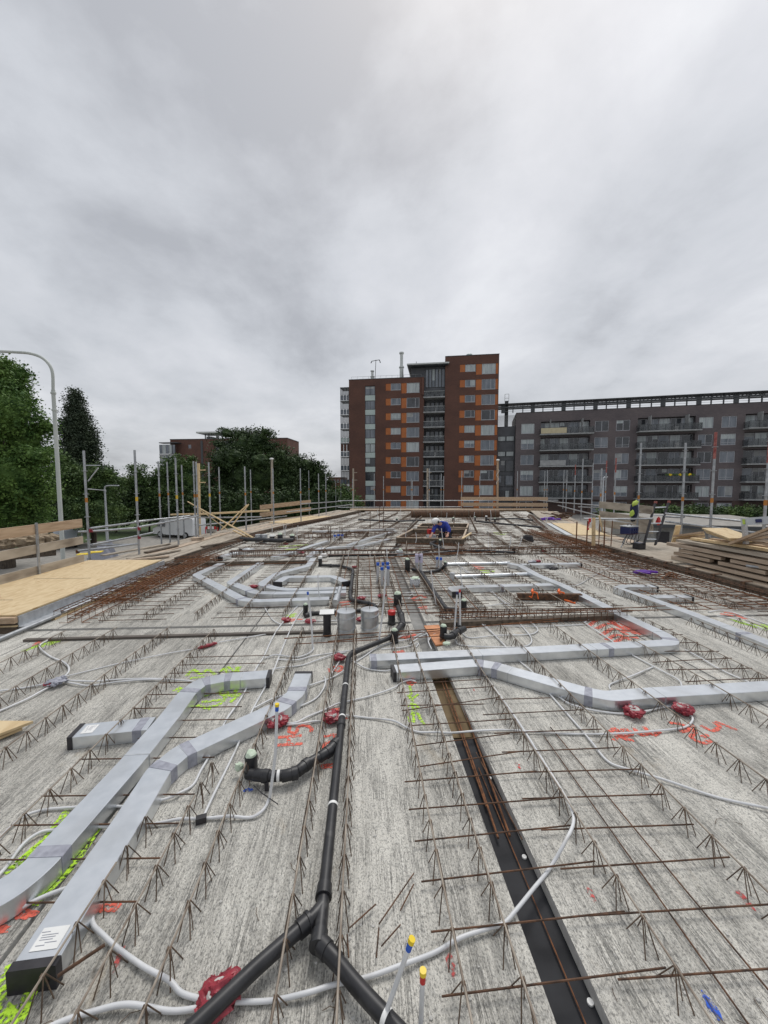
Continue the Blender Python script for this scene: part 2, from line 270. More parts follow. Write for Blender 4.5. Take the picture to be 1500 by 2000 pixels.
# ------------------------------------------------------------------ mesh helpers
def mv(v): return Vector(v)
ORD = ['nearest', 'second', 'third', 'fourth', 'fifth', 'sixth', 'seventh', 'eighth', 'ninth', 'tenth', 'eleventh', 'twelfth', 'thirteenth', 'fourteenth', 'fifteenth', 'sixteenth', 'seventeenth', 'eighteenth', 'nineteenth', 'twentieth', 'twenty-first', 'twenty-second', 'twenty-third', 'twenty-fourth', 'twenty-fifth', 'twenty-sixth', 'twenty-seventh']
class MB:
    def __init__(s): s.v = []; s.f = []
    def box(s, c, size, rz=0.0, R=None):
        c = mv(c); hx, hy, hz = size[0]/2, size[1]/2, size[2]/2
        R = R or Matrix.Rotation(rz, 3, 'Z'); n = len(s.v)
        for dx, dy, dz in ((-1, -1, -1), (1, -1, -1), (1, 1, -1), (-1, 1, -1), (-1, -1, 1), (1, -1, 1), (1, 1, 1), (-1, 1, 1)):
            s.v.append(c + R @ Vector((dx*hx, dy*hy, dz*hz)))
        s.f += [tuple(n+i for i in q) for q in ((0, 3, 2, 1), (4, 5, 6, 7), (0, 1, 5, 4), (1, 2, 6, 5), (2, 3, 7, 6), (3, 0, 4, 7))]
        return s
    def bar(s, a, b, w_, h_, up=(0, 0, 1)):
        a, b = mv(a), mv(b); d = b-a; ln = d.length
        if ln < 1e-6: return s
        y = d/ln; up = mv(up)
        if abs(y.dot(up)) > .98: up = Vector((1, 0, 0))
        x = y.cross(up).normalized(); z = x.cross(y)
        R = Matrix((x, y, z)).transposed()
        return s.box((a+b)/2, (w_, ln, h_), R=R)
    def tube(s, pts, r, n=8, caps=True):
        pts = [mv(p) for p in pts]; m = len(pts)
        rs = r if isinstance(r, (list, tuple)) else [r]*m
        t0 = (pts[1]-pts[0]).normalized()
        x = t0.cross(Vector((0, 0, 1)))
        if x.length < .1: x = t0.cross(Vector((1, 0, 0)))
        x.normalize(); base = len(s.v)
        for i in range(m):
            if i == 0: t = t0
            elif i == m-1: t = (pts[-1]-pts[-2]).normalized()
            else:
                t = ((pts[i+1]-pts[i]).normalized()+(pts[i]-pts[i-1]).normalized())
                t = t.normalized() if t.length > 1e-6 else t0
            x = (x - t*x.dot(t))
            if x.length < 1e-5: x = t.cross(Vector((0.3, 0.2, 1)))
            x.normalize(); y = t.cross(x)
            for k in range(n):
                a = 2*math.pi*k/n
                s.v.append(pts[i]+(x*math.cos(a)+y*math.sin(a))*rs[i])
        for i in range(m-1):
            for k in range(n):
                a = base+i*n+k; b_ = base+i*n+(k+1) % n
                s.f.append((a, b_, b_+n, a+n))
        if caps:
            s.f.append(tuple(base+k for k in range(n))[::-1]); s.f.append(tuple(base+(m-1)*n+k for k in range(n)))
        return s
    def lathe(s, c, prof, n=20):
        c = mv(c); return s.tube([c+Vector((0, 0, z)) for r, z in prof], [max(r, .0005) for r, z in prof], n)
    def poly(s, pts, z0, z1):          # vertical prism over a polygon
        n = len(s.v); k = len(pts)
        for p in pts: s.v.append(Vector((p[0], p[1], z0)))
        for p in pts: s.v.append(Vector((p[0], p[1], z1)))
        s.f.append(tuple(range(n, n+k))[::-1]); s.f.append(tuple(range(n+k, n+2*k)))
        for i in range(k): j = (i+1) % k; s.f.append((n+i, n+j, n+k+j, n+k+i))
        return s
    def ico(s, c, r, sq=(1, 1, 1), jit=0., seed=0, nu=12, nv=8, R=None):
        c = mv(c); n = len(s.v); rr = random.Random(seed)
        off = Vector((rr.random()*50, rr.random()*50, rr.random()*50))
        for i in range(nv+1):
            th = math.pi*i/nv
            for j in range(nu):
                ph = 2*math.pi*j/nu
                d = Vector((math.sin(th)*math.cos(ph), math.sin(th)*math.sin(ph), math.cos(th)))
                k = 1+jit*(mnoise.noise(d*1.9+off)*1.6+(mnoise.noise(d*5.5+off)*.9 if nu > 16 else 0))
                p = Vector((d.x*sq[0], d.y*sq[1], d.z*sq[2]))*r*k
                if R: p = R @ p
                s.v.append(c+p)
        for i in range(nv):
            for j in range(nu):
                a = n+i*nu+j; b_ = n+i*nu+(j+1) % nu
                s.f.append((a, a+nu, b_+nu, b_))
        return s
    def build(s, name, m, parent=None, smooth=False, origin=None, bevel=0):
        if parent is not None: o0 = world_loc(parent)
        elif origin is not None: o0 = mv(origin)
        else:
            xs = [p.x for p in s.v]; ys = [p.y for p in s.v]; zs = [p.z for p in s.v]
            o0 = Vector(((min(xs)+max(xs))/2, (min(ys)+max(ys))/2, min(zs)))
        me = bpy.data.meshes.new(name); me.from_pydata([tuple(p-o0) for p in s.v], [], s.f); me.update()
        if smooth:
            for p in me.polygons: p.use_smooth = True
        me.materials.append(M[m] if isinstance(m, str) else m)
        o = bpy.data.objects.new(name, me); C.objects.link(o)
        if parent is not None: o.parent = parent
        else: o.location = o0
        if bevel:
            b = o.modifiers.new('bevel', 'BEVEL'); b.width = bevel; b.segments = 2; b.limit_method = 'ANGLE'
        if smooth:
            try: me.set_sharp_from_angle(angle=math.radians(42))
            except Exception: pass
        return o
def world_loc(o):
    p = Vector(o.location)
    while o.parent is not None: o = o.parent; p += Vector(o.location)
    return p
def tag(o, label, cat, group=None, kind=None):
    o['label'] = label; o['category'] = cat
    if group: o['group'] = group
    if kind: o['kind'] = kind
    return o
def thing(name, label, cat, loc, group=None):
    o = bpy.data.objects.new(name, None); C.objects.link(o); o.location = loc; o.empty_display_size = .2
    return tag(o, label, cat, group)
def struct(o): o['kind'] = 'structure'; return o
def smooth_path(pts, sub=6):
    pts = [mv(p) for p in pts]
    if len(pts) < 3: return pts
    q = [pts[0]*2-pts[1]]+pts+[pts[-1]*2-pts[-2]]; outp = []
    for i in range(1, len(q)-2):
        p0, p1, p2, p3 = q[i-1:i+3]
        for k in range(sub):
            t = k/sub
            outp.append(.5*((2*p1)+(p2-p0)*t+(2*p0-5*p1+4*p2-p3)*t*t+(3*p1-p0-3*p2+p3)*t*t*t))
    outp.append(pts[-1]); return outp
def fillet(pts, r, seg=5):
    pts = [mv(p) for p in pts]; o = [pts[0]]
    for i in range(1, len(pts)-1):
        a, b_, c = pts[i-1], pts[i], pts[i+1]
        d1 = (a-b_); d2 = (c-b_); l1, l2 = d1.length, d2.length; d1.normalize(); d2.normalize()
        k = min(r, l1*.45, l2*.45); p, q = b_+d1*k, b_+d2*k
        for j in range(seg+1):
            t = j/seg; o.append(p*(1-t)**2+b_*2*t*(1-t)+q*t*t)
    o.append(pts[-1]); return o
# ================================================================== SETTING: ground and floor slab
GZ = -3.7
def flat(name, pts, z, m, kind='structure'):
    mb = MB(); n = len(pts); mb.v = [Vector((p[0], p[1], z)) for p in pts]; mb.f = [tuple(range(n))]
    o = mb.build(name, m); 
    if kind: o['kind'] = kind
    return o
flat('ground', [(-900, -200), (900, -200), (900, 1500), (-900, 1500)], GZ-.01, 'pave')
flat('road', [(-16, -40), (-9.4, -40), (-9.4, 16), (-6, 34), (2, 60), (-6, 62), (-15, 38), (-17, 20)], GZ, 'asphalt')
flat('grass', [(-60, -20), (-30, -20), (-30, 30), (-26, 38), (-8, 60), (-8, 70), (-60, 70)], GZ+.004, 'grass')
flat('pavement', [(8.5, 28), (60, 22), (70, 52), (8.5, 64)], GZ+.004, 'pave')
ROWY = [(-3.5, 4.72), (4.79, 9.33), (9.43, 14.2)]
COLX = [(-4.1, -3.72), (-3.705, -1.344), (-1.324, 0.625), (0.80, 3.180), (3.200, 5.575), (5.595, 6.3)]
def slab_piece(x0, x1, y0, y1, rot=0):
    mb = MB(); mb.poly([(x0, y0), (x1, y0), (x1, y1), (x0, y1)], -.055, 0)
    o = mb.build('floor_slab', 'concrete', origin=((x0+x1)/2, (y0+y1)/2, 0)); o.data.materials.append(M['conc_edge']); struct(o)
    for p in o.data.polygons[2:]: p.material_index = 1
    return o
for (y0, y1) in ROWY[:2]:
    for (x0, x1) in COLX: slab_piece(x0, x1, y0, y1)
def bent(x0, x1, x2, x3, y0, y1):
    mb = MB(); mb.poly([(x0, y0), (x1, y0), (x3, y1), (x2, y1)], -.055, 0); struct(mb.build('floor_slab', 'concrete'))
bent(-4.1, .62, -3.5, 1.6, 9.46, 14.2); bent(.80, 6.4, 1.78, 7.2, 9.46, 14.2)
bent(-3.5, 1.6, -1.0, 3.0, 14.3, 21); bent(1.78, 7.2, 3.2, 9.7, 14.3, 21)
bent(-1.0, 3.0, .3, 4.2, 21.05, 25.2); bent(3.2, 9.7, 4.4, 11, 21.05, 25.2)
# underside of the joints: steel strip, wet plywood, trough boards
mb = MB(); mb.poly([(.50, -2), (.86, -2), (.86, 2.58), (.50, 2.58)], -.075, -.058); tag(mb.build('steel_strip', 'steel_strip'), 'long black steel strip sunk in the joint between the two floor slabs', 'steel strip')
mb = MB(); mb.poly([(.50, 2.60), (.86, 2.60), (.86, 3.95), (.50, 3.95)], -.078, -.060); tag(mb.build('joint_board', 'brown_ply'), 'wet brown plywood strip in the slab joint just beyond the black steel', 'plywood')
mb = MB(); mb.poly([(.50, 3.97), (.86, 3.97), (.86, 9.3), (.50, 9.3)], -.078, -.062); tag(mb.build('joint_board', 'concrete_dark'), 'dark wet board in the slab joint running under the silver ducts', 'plywood')
mb = MB(); mb.poly([(-4.1, 4.64), (6.3, 4.64), (6.3, 4.86), (-4.1, 4.86)], -.082, -.066); tag(mb.build('joint_board', 'darkwood'), 'dark board under the cross joint behind the metal cylinders', 'plywood')
mb = MB(); mb.poly([(-4.1, 9.28), (6.3, 9.28), (6.3, 9.48), (-4.1, 9.48)], -.086, -.068); tag(mb.build('joint_board', 'darkwood'), 'dark board under the second cross joint farther back', 'plywood')
for px, py, lab in ((1024, 1674, 'pale round screw head in the black strip beside the lower conduit'), (1153, 1958, 'pale round screw head in the black strip at the bottom edge'), (957, 1520, 'pale round screw head in the black strip near the brown plywood')):
    p = P(px, py, -.055); mb = MB(); mb.tube([p-Vector((0, 0, .003)), p+Vector((0, 0, .004))], .011, 12); tag(mb.build('floor_screw', 'white'), lab, 'screw')
# lower structure the slab rests on
mb = MB(); mb.poly([(-3.9, -3), (6.1, -3), (6.1, 14), (8.8, 21.2), (10.6, 25), (.6, 25), (-.8, 21), (-3.3, 14), (-3.9, 9)], GZ, -.10); tag(mb.build('storey_below', 'concrete_dark'), 'unfinished concrete storey carrying the floor slab', 'building')

# ================================================================== lattice girders
def girder(x, y0, y1, label, grp, h=.107, pitch=.154, ang=0.0, org=(0, 0), thick=.0033, detail=True, ph=0.0):
    x *= .978
    ca, sa = math.cos(ang), math.sin(ang)
    def W(lx, ly, z): return Vector((org[0]+lx*ca+ly*sa, org[1]-lx*sa+ly*ca, z))
    r2 = random.Random(int(x*1000)+int(y0*10))
    n = int((y1-y0)/pitch); base = W(x, y0, 0)
    t = thing('lattice_girder', label, 'girder', base, grp)
    c = MB(); pts = []
    for i in range(0, n+1, 3): pts.append(W(x+r2.uniform(-.003, .003), y0+i*pitch, h+r2.uniform(-.004, .004)))
    if len(pts) > 1: c.tube(pts, thick*1.35, 6)
    c.build('top_chord', 'chord', t)
    for s in (-1, 1):                # one continuously bent wire on each side of the chord
        mb = MB(); zp = []
        for i in range(n):
            ym = y0+i*pitch+ph+pitch/2; j = r2.uniform(-.005, .005)
            zp += [W(x+s*.026+j, ym-pitch*.36+r2.uniform(-.006, .006), -.012), W(x+s*.005, ym-.004, h+.002), W(x+s*.005, ym+.004, h+.002), W(x+s*.026+j, ym+pitch*.36+r2.uniform(-.006, .006), -.012)]
            if detail and s == 1: mb.tube([W(x+s*.004, ym, h), W(x+s*.020, ym+r2.uniform(-.2, .2)*pitch, -.01)], thick*.62, 4, caps=False)
        mb.tube(zp, thick*.78, 5)
        mb.build('zigzag_wire', 'wire', t)
    return t
GX = [-3.43, -2.9, -2.29, -1.73, -1.10, -.914, -.705, -.29, -.085, .335, .54, 1.087, 1.67, 2.30, 2.95, 3.55, 4.15, 4.75, 5.35]
names1 = {-1.10: 'under the left duct end', -.914: 'beside the lowest silver duct', -.705: 'right of the two left ducts', -.29: 'just left of the main black pipe',
          -.085: 'tight along the right of the main black pipe', .335: 'left of the black joint strip, farther one', .54: 'left of the black joint strip, nearer one', 1.087: 'first one right of the black joint strip', 1.67: 'second one right of the black joint strip', 2.30: 'running under the two red wrapped boxes at right',
          2.95: 'rightmost in the front slab rows', -1.73: 'crossing under the short capped duct', -2.29: 'left of the grey taped junction', -2.9: 'by the far left front edge', -3.43: 'closest to the left slab edge in front'}
for x in GX:
    if x in (3.55, 4.15, 4.75, 5.35): y1s = (1.4, 4.6)
    if x == -1.10: seg = (.7, 2.0)
    elif x == -.914: seg = (.6, 2.35)
    else: seg = (.6, 4.55)
    if x < -2.2: seg = (2.2 if x > -3 else 2.6, 4.55)
    if x > 2.9: seg = (1.6 if x < 3.2 else 2.5+(x-3.5)*.7, 4.55)
    girder(x, seg[0], seg[1], 'wire lattice girder in the front slab, '+names1.get(x, 'near the right edge of the photo' if x < 4 else 'far right, %s from the edge boards' % {4.15: 'third', 4.75: 'second', 5.35: 'first'}[x]), 'lattice girders in the front slabs')
GX2 = [-3.4, -2.85, -2.2, -1.62, -1.05, -.45, -.1, .30, .53, 1.1, 1.7, 2.3, 2.9, 3.55, 4.15, 4.75, 5.35]
for i, x in enumerate(GX2):
    girder(x, 4.95, 9.2, 'lattice girder in the second slab row, %s' % (['nearest the yellow plywood deck', 'left of the bent silver ducts', 'under the outer bent duct', 'under the second bent duct', 'below the inner bent ducts', 'left of the metal cylinders line', 'behind the metal cylinders', 'by the blue capped tubes', 'under the rebar mat', 'beside the speckled foam block', 'along the diagonal black pipe', 'under the orange slings', 'left of the long silver duct', 'right of the long silver duct', 'beneath the forked duct at right', 'by the purple strap', 'along the right edge cage'][i]), 'lattice girders in the second slab row', thick=.0037)
for i in range(13):
    x = -3.2+i*.72
    girder(x, 0, 4.4, 'lattice girder in the third slab row, %s' % ['by the diagonal laths', 'left of the grey spiral stubs', 'beside the comb shaped duct', 'under the far bent duct', 'left of the blue tubes', 'right of the blue tubes', 'in line with the metal cylinders', 'left of the kneeling worker', 'just behind the timber frame opening', 'right of the timber frame opening', 'near the black cable coil', 'by the rusty mat at right', 'next to the right deck'][i], 'lattice girders in the third slab row', ang=.13, detail=False, org=(0, 9.6), thick=.0048, pitch=.18)

for i in range(12):
    girder(-1.7+i*.86, 0, 9.2, 'lattice girder in the farthest slab rows, '+['leftmost, along the bent edge', 'second from the left edge', 'by the pale far ducts', 'left of the starter bars', 'behind the pale ducts', 'left of the timber frames', 'touching the timber frames', 'behind the second timber frame', 'right of the timber frames', 'under the far white strands', 'along the far black pipes', 'rightmost, near the light deck'][i], 'lattice girders in the farthest rows', ang=.24, detail=False, org=(0, 14.4), thick=.0075, pitch=.26)
# ================================================================== loose reinforcing bars
def rod(pts, r, name, label, cat, grp=None, m='rust', n=6, kind=None):
    mb = MB(); mb.tube(pts, r, n); return tag(mb.build(name, m), label, cat, grp, kind)
# bars across the joint beside the black strip (Y from the photo's left ends)
def cross_bars(ends, xa, xb, label, grp, z=.022, r=.0055, jitter=.03, m='rust'):
    r *= .78
    for k, y in enumerate(ends):
        a = Vector((xa+rnd.uniform(-jitter, jitter), y+rnd.uniform(-.02, .02), z+rnd.uniform(-.004, .008)))
        b_ = Vector((xb+rnd.uniform(-jitter, jitter), y+rnd.uniform(-.03, .03), z+rnd.uniform(-.004, .008)))
        mid = (a+b_)/2+Vector((0, rnd.uniform(-.008, .008), rnd.uniform(-.002, .003)))
        rod([a, mid, b_], r, 'rebar', label+', '+ORD[k].replace('nearest','first')+' from the front', 'rebar', grp, m)
def line_bar(pa, pb, z=.03, r=.0037, label='', grp=None, m='rust'):
    return rod([P(*pa, z), P((pa[0]+pb[0])/2, (pa[1]+pb[1])/2, z), P(*pb, z)], r, 'rebar', label, 'rebar', grp, m)
J1 = [((863, 1946), (1300, 1890)), ((842, 1820), (1220, 1780)), ((823, 1722), (1162, 1682)), ((810, 1643), (1115, 1612)), ((798, 1581), (1085, 1559)),
      ((790, 1527), (1048, 1506)), ((815, 1498), (1020, 1467)), ((807, 1457), (995, 1433)), ((803, 1417), (1007, 1404)), ((785, 1388), (975, 1362)), ((782, 1378), (945, 1375)), ((775, 1353), (962, 1341)), ((790, 1336), (940, 1327))]
for k, (a, b_) in enumerate(J1): line_bar(a, b_, label='rusty bar '+'laid across the joint over the steel strip'+', '+ORD[k].replace('nearest','first')+' from the bottom', grp='bars across the black joint')
J2 = [((1207, 1913), (1600, 1885)), ((1150, 1788), (1540, 1764)), ((1095, 1697), (1425, 1674)), ((1057, 1621), (1355, 1610)), ((1020, 1560), (1297, 1551)),
      ((1003, 1509), (1250, 1502)), ((980, 1469), (1208, 1460)), ((965, 1432), (1175, 1424)), ((943, 1396), (1140, 1386)), ((968, 1366), (1075, 1363))]
for k, (a, b_) in enumerate(J2): line_bar(a, b_, label='rusty bar '+'right of the joint between two girders'+', '+ORD[k].replace('nearest','first')+' from the bottom', grp='bars right of the black joint')
for k, y in enumerate([1762, 1677, 1609, 1552, 1480, 1440, 1406, 1381, 1354, 1331, 1312, 1296, 1281]):
    s = (y-947)/1.72
    line_bar((707-1.78*s, y+3), (707-.93*s, y-1), label='rusty bar passing beneath the two left silver ducts, '+ORD[k]+' from the bottom', grp='bars beneath the left ducts')
OFF = ['upright one beside the fork', 'slanted one right of the fork', 'slanted one at the fork', 'small slanted one', 'farthest slanted one', 'short upright one']; qi = 0
for a, b_ in (((740, 1812), (735, 1870)), ((740, 1805), (808, 1706)), ((683, 1812), (734, 1766)), ((745, 1848), (782, 1806)), ((782, 1778), (808, 1727)), ((678, 1825), (681, 1870))):
    line_bar(a, b_, r=.003, z=.02, label='thin wire offcut lying loose on the front concrete, '+OFF[qi], grp='wire offcuts in front'); qi += 1
line_bar((112, 1907), (205, 1845), z=.06, r=.006, label='short rusty bar beside the open end of the lowest duct')
for a, b_, r, wl in (((973, 1637), (867, 1325), .006, 'left long one'), ((996, 1633), (884, 1325), .006, 'right long one'), ((950, 1575), (858, 1318), .0045, 'thin leftmost one')):
    rod([P(*a, -.03), P((a[0]+b_[0])/2+1, (a[1]+b_[1])/2, -.035), P(*b_, -.03)], r, 'joint_bar', 'orange rusty bar lying lengthwise in the sunken joint, '+wl, 'rebar', 'lengthwise bars in the joint', 'rust2')
for a, b_, wl in (((1084, 2010), (890, 1460), 'left'), ((1148, 2010), (935, 1500), 'right')):
    rod([P(*a, -.045), P(*b_, -.045)], .003, 'joint_bar', 'thin straight rusty wire along the black strip, '+wl+' one', 'rebar', 'thin wires along the strip', 'rust2')
for a, b_, wl in (((1465, 2005), (1062, 1437), 'left'), ((1560, 2005), (1075, 1420), 'right'), ((1020, 1640), (930, 1470), 'short')):
    rod([P(*a, .012), P(*b_, .012)], .0036, 'rebar', 'straight bar lying lengthwise on the right front slab, '+wl+' one', 'rebar', 'lengthwise bars on the right slab', 'rust')
# second row: bars at the joints and the dense mat in the middle
Y2 = [5.0+.2*i for i in range(21)]
cross_bars(Y2, -3.35, -2.5, 'rusty bar left of the bent ducts', 'bars left of the bent ducts', r=.006)
cross_bars(Y2[::1], -1.95, -1.05, 'rusty bar under the bent ducts', 'bars under the bent ducts', r=.006)
cross_bars([5.05+.155*i for i in range(27)], -.5, 1.55, 'rusty crossing bar around the foam block', 'crossing bars of the middle mat', r=.0058)
cross_bars(Y2, 2.75, 3.75, 'rusty bar by the long right duct', 'bars by the long right duct', r=.006)
cross_bars([2.9+.2*i for i in range(8)], 2.85, 3.7, 'rusty bar at the right picture edge', 'bars at the right picture edge', r=.0055)
cross_bars([4.95+.16*i for i in range(26)], 4.3, 6.15, 'rusty bar by the purple strap', 'crossing bars of the right mat', r=.0065, m='rust2')
for i in range(9):
    x = -.35+i*.24; rod([(x, 4.9, .05), (x+.02, 7, .045), (x+.03, 9.3, .05)], .0065, 'rebar', 'lengthwise bar around the foam block, '+ORD[i].replace('nearest', 'first')+' from the left', 'rebar', 'lengthwise bars of the middle mat', 'rust2')
for i in range(6):
    x = 4.5+i*.3; rod([(x, 4.9, .045), (x+.02, 7, .05), (x+.03, 9.3, .045)], .007, 'rebar', 'lengthwise bar by the right edge boards, '+ORD[i].replace('nearest', 'first')+' from the left', 'rebar', 'lengthwise bars of the right mat', 'rust2')
for i in range(20):
    y = 9.8+i*.24; xo = .13*(y-9.6)
    rod([(.9+xo, y, .05), (2.9+xo, y-.1, .05)], .007, 'rebar', 'rusty bar around the timber frame, '+ORD[i].replace('nearest', 'first')+' from the front', 'rebar', 'bars by the timber frame', 'rust2')
    if i % 2 == 0: rod([(-3.4+xo, y, .04), (-2.4+xo, y-.05, .04)], .007, 'rebar', 'bar near the diagonal laths, '+ORD[i//2].replace('nearest', 'first')+' from the front', 'rebar', 'bars near the diagonal laths')
# long bars that lie along the cross joints
for a, b_, z, r in (((555, 1247), (1090, 1213), .06, .008), ((640, 1253), (1110, 1206), .05, .007), ((345, 1087), (940, 1079), .12, .010), ((700, 1092), (1080, 1070), .10, .011), ((250, 1112), (640, 1096), .09, .009),
                    ((750, 1089), (1220, 1053), .10, .010), ((575, 1258), (900, 1240), .05, .006), ((830, 1198), (1265, 1186), .10, .008), ((850, 1203), (1330, 1190), .06, .008), ((870, 1208), (1300, 1183), .13, .007)):
    LJ = ['over the front of the metal cylinders', 'low across the metal cylinders', 'longest on the second cross joint', 'through the lilac sleeves', 'by the comb shaped duct', 'reaching the right rear mat', 'beside the black bend', 'behind the right cage, upper', 'behind the right cage, lower', 'on top of the right cage']; lj = globals().get('lj', -1)+1
    rod([P(*a, z), P((a[0]+b_[0])/2, (a[1]+b_[1])/2+.6, z), P(*b_, z)], r*.75, 'rebar', 'long rusty bar lying sideways, '+LJ[lj], 'rebar', 'long bars along the cross joints', 'rust2')
# ------------------------------------------------------------------ cages
def cage(a, b_, w_, h_, sp, label, r=.0048, z=.02, m='rust', legs=True, grp=None):
    a = mv(a); b_ = mv(b_); d = (b_-a); ln = d.length; d.normalize(); s = d.cross(Vector((0, 0, 1)))
    t = thing('rebar_cage', label, 'rebar cage', a, grp)
    for q, (sx, hz) in enumerate(((-1, 0), (1, 0), (-1, 1), (1, 1), (0, 1))):
        mb = MB(); mid = (a+b_)/2+Vector((rnd.uniform(-.02, .02), rnd.uniform(-.02, .02), 0))
        mb.tube([p+s*sx*w_/2+Vector((0, 0, z+hz*h_)) for p in (a, mid, b_)], r*1.25, 6); mb.build('long_bar', m, t)
    mb = MB(); k = int(ln/sp)
    for i in range(k+1):
        c = a+d*(i*sp+rnd.uniform(-.01, .01)); tl = d*rnd.uniform(-.012, .012)
        q = [c-s*w_/2+Vector((0, 0, z)), c-s*w_/2+Vector((0, 0, z+h_))+tl, c+s*w_/2+Vector((0, 0, z+h_))+tl, c+s*w_/2+Vector((0, 0, z))]
        if legs: q = [q[0]-s*.10]+q+[q[3]+s*.10]
        mb.tube(q, r, 4)
    mb.build('stirrups', m, t); return t
cage((1.0, 4.78, 0), (3.45, 4.70, 0), .16, .11, .085, 'rusty rebar cage on the cross joint right of the metal cylinders', grp='cages on the cross joints')
cage((-3.2, 9.42, 0), (-.35, 9.42, 0), .16, .13, .09, 'rusty rebar cage on the second cross joint left of the blue tubes', r=.0062, grp='cages on the cross joints')
cage((-.2, 9.38, 0), (2.6, 9.42, 0), .18, .12, .11, 'rusty rebar cage on the second cross joint behind the foam block', r=.0062, grp='cages on the cross joints')
cage((2.7, 9.42, 0), (6.1, 9.5, 0), .2, .14, .12, 'rusty rebar cage leading to the right deck', r=.0062, m='rust', grp='cages on the cross joints')
cage((1.1, 11.6, 0), (3.6, 11.9, 0), .16, .16, .1, 'rusty rebar cage just in front of the kneeling worker', r=.0062, grp='cages on the cross joints')
cage((-1.9, 12.6, 0), (1.1, 13.1, 0), .16, .14, .14, 'rusty rebar cage left of the timber frame opening', r=.0062, grp='cages on the cross joints')
# edge cages (left, along Y; right, along Y)
for i, (a, b_, m) in enumerate((((-3.9, 5.1), (-3.95, 8.5), 'rust'), ((-3.62, 4.95), (-3.66, 8.6), 'rust2'), ((-3.42, 6.0), (-3.40, 9.2), 'rust2'), ((-3.9, 8.8), (-3.45, 13.6), 'rust'), ((-3.4, 14.3), (-1.2, 20.6), 'rust'))):
    cage((*a, 0), (*b_, 0), .17, .10, .13 if i < 3 else .2, 'rusty stirrup cage along the left slab edge, %s' % ['outermost beside the yellow deck', 'second from the yellow deck', 'third from the yellow deck', 'beside the plank walkway', 'far back along the bent edge'][i], r=.0045 if i < 3 else .007, m=m, grp='cages along the left edge')
for i, (a, b_, m) in enumerate((((6.2, 3.4), (6.2, 8.9), 'rust'), ((5.9, 7.2), (5.95, 9.2), 'rust'), ((6.15, 9.2), (6.7, 13.5), 'rust2'), ((5.7, 10.2), (6.2, 13.9), 'rust2'), ((6.9, 14), (9.3, 20.8), 'rust'))):
    cage((*a, 0), (*b_, 0), .15, .09, .15 if i < 3 else .2, 'rusty stirrup cage along the right slab edge, %s' % ['below the timber stack', 'inner one by the purple strap', 'beside the red and white tape', 'inner one near the cable coil', 'far back by the light deck'][i], r=.0045 if i < 3 else .007, m=m, grp='cages along the right edge')
# matted short bars that read as one rusty mass along the edges
def tangle(name, label, xr, yr, n, m, skew=0, z1=.12):
    mb = MB()
    for i in range(n):
        y = rnd.uniform(*yr); x = rnd.uniform(*xr)+skew*(y-yr[0]); ln = rnd.uniform(.25, .8)
        if rnd.random() < .68: d = Vector((1, rnd.uniform(-.08, .08), rnd.uniform(-.03, .03)))
        else: d = Vector((rnd.uniform(-.1, .1)+skew, 1, 0))
        p = Vector((x, y, rnd.uniform(.015, z1))); mb.tube([p-d*ln/2, p+d*ln/2], .0048, 4, caps=False)
    return tag(mb.build(name, m), label, 'reinforcement', kind='stuff')
tangle('edge_reinforcement', 'dense brown mat of thin bars at the left slab edge', (-3.9, -3.5), (5.6, 9.2), 190, 'rust2')
tangle('edge_reinforcement', 'dense brown mat of thin bars at the right slab edge', (5.4, 6.2), (8.8, 13.5), 230, 'rust2', .12)
tangle('edge_reinforcement', 'brown mat of thin bars along the edge under the timber stack', (5.3, 6.1), (4.2, 8.8), 110, 'rust', 0, .06)
tangle('edge_reinforcement', 'loose mat of bars in the far middle of the floor', (.5, 5.5), (13.2, 24), 520, 'rust', .2, .08)
tangle('edge_reinforcement', 'loose mat of bars in the far left of the floor', (-2.5, 1.5), (13.2, 24), 460, 'rust', .2, .08)
tangle('scattered_wire', 'thin loose crossing wires around the middle stubs and cylinders', (-.3, 2.6), (4.9, 9.2), 150, 'wire', 0, .05)
tangle('scattered_wire', 'thin loose crossing wires in the third slab row', (-3.3, 5.8), (9.6, 13.6), 620, 'rust', .12, .08)
# long wet board along the first cross joint, ends at the metal cylinders
a, b_ = P(48, 1243, .055), P(640, 1227, .055)
mb = MB(); mb.bar(a-Vector((0, 0, .048)), b_-Vector((0, 0, .048)), .055, .035); tag(mb.build('edge_board', 'plank'), 'long narrow brown board on edge across the left cross joint', 'board')
a, b_ = P(860, 1218, .03), P(1210, 1203, .03)
mb = MB(); mb.bar(a, b_, .10, .055); tag(mb.build('edge_board', 'darkwood'), 'dark board behind the cage on the right cross joint', 'board')
a, b_ = P(300, 1104, .05), P(600, 1097, .05)
mb = MB(); mb.bar(a, b_, .05, .07); tag(mb.build('edge_board', 'darkwood'), 'dark board on the second cross joint behind the bent ducts', 'board')
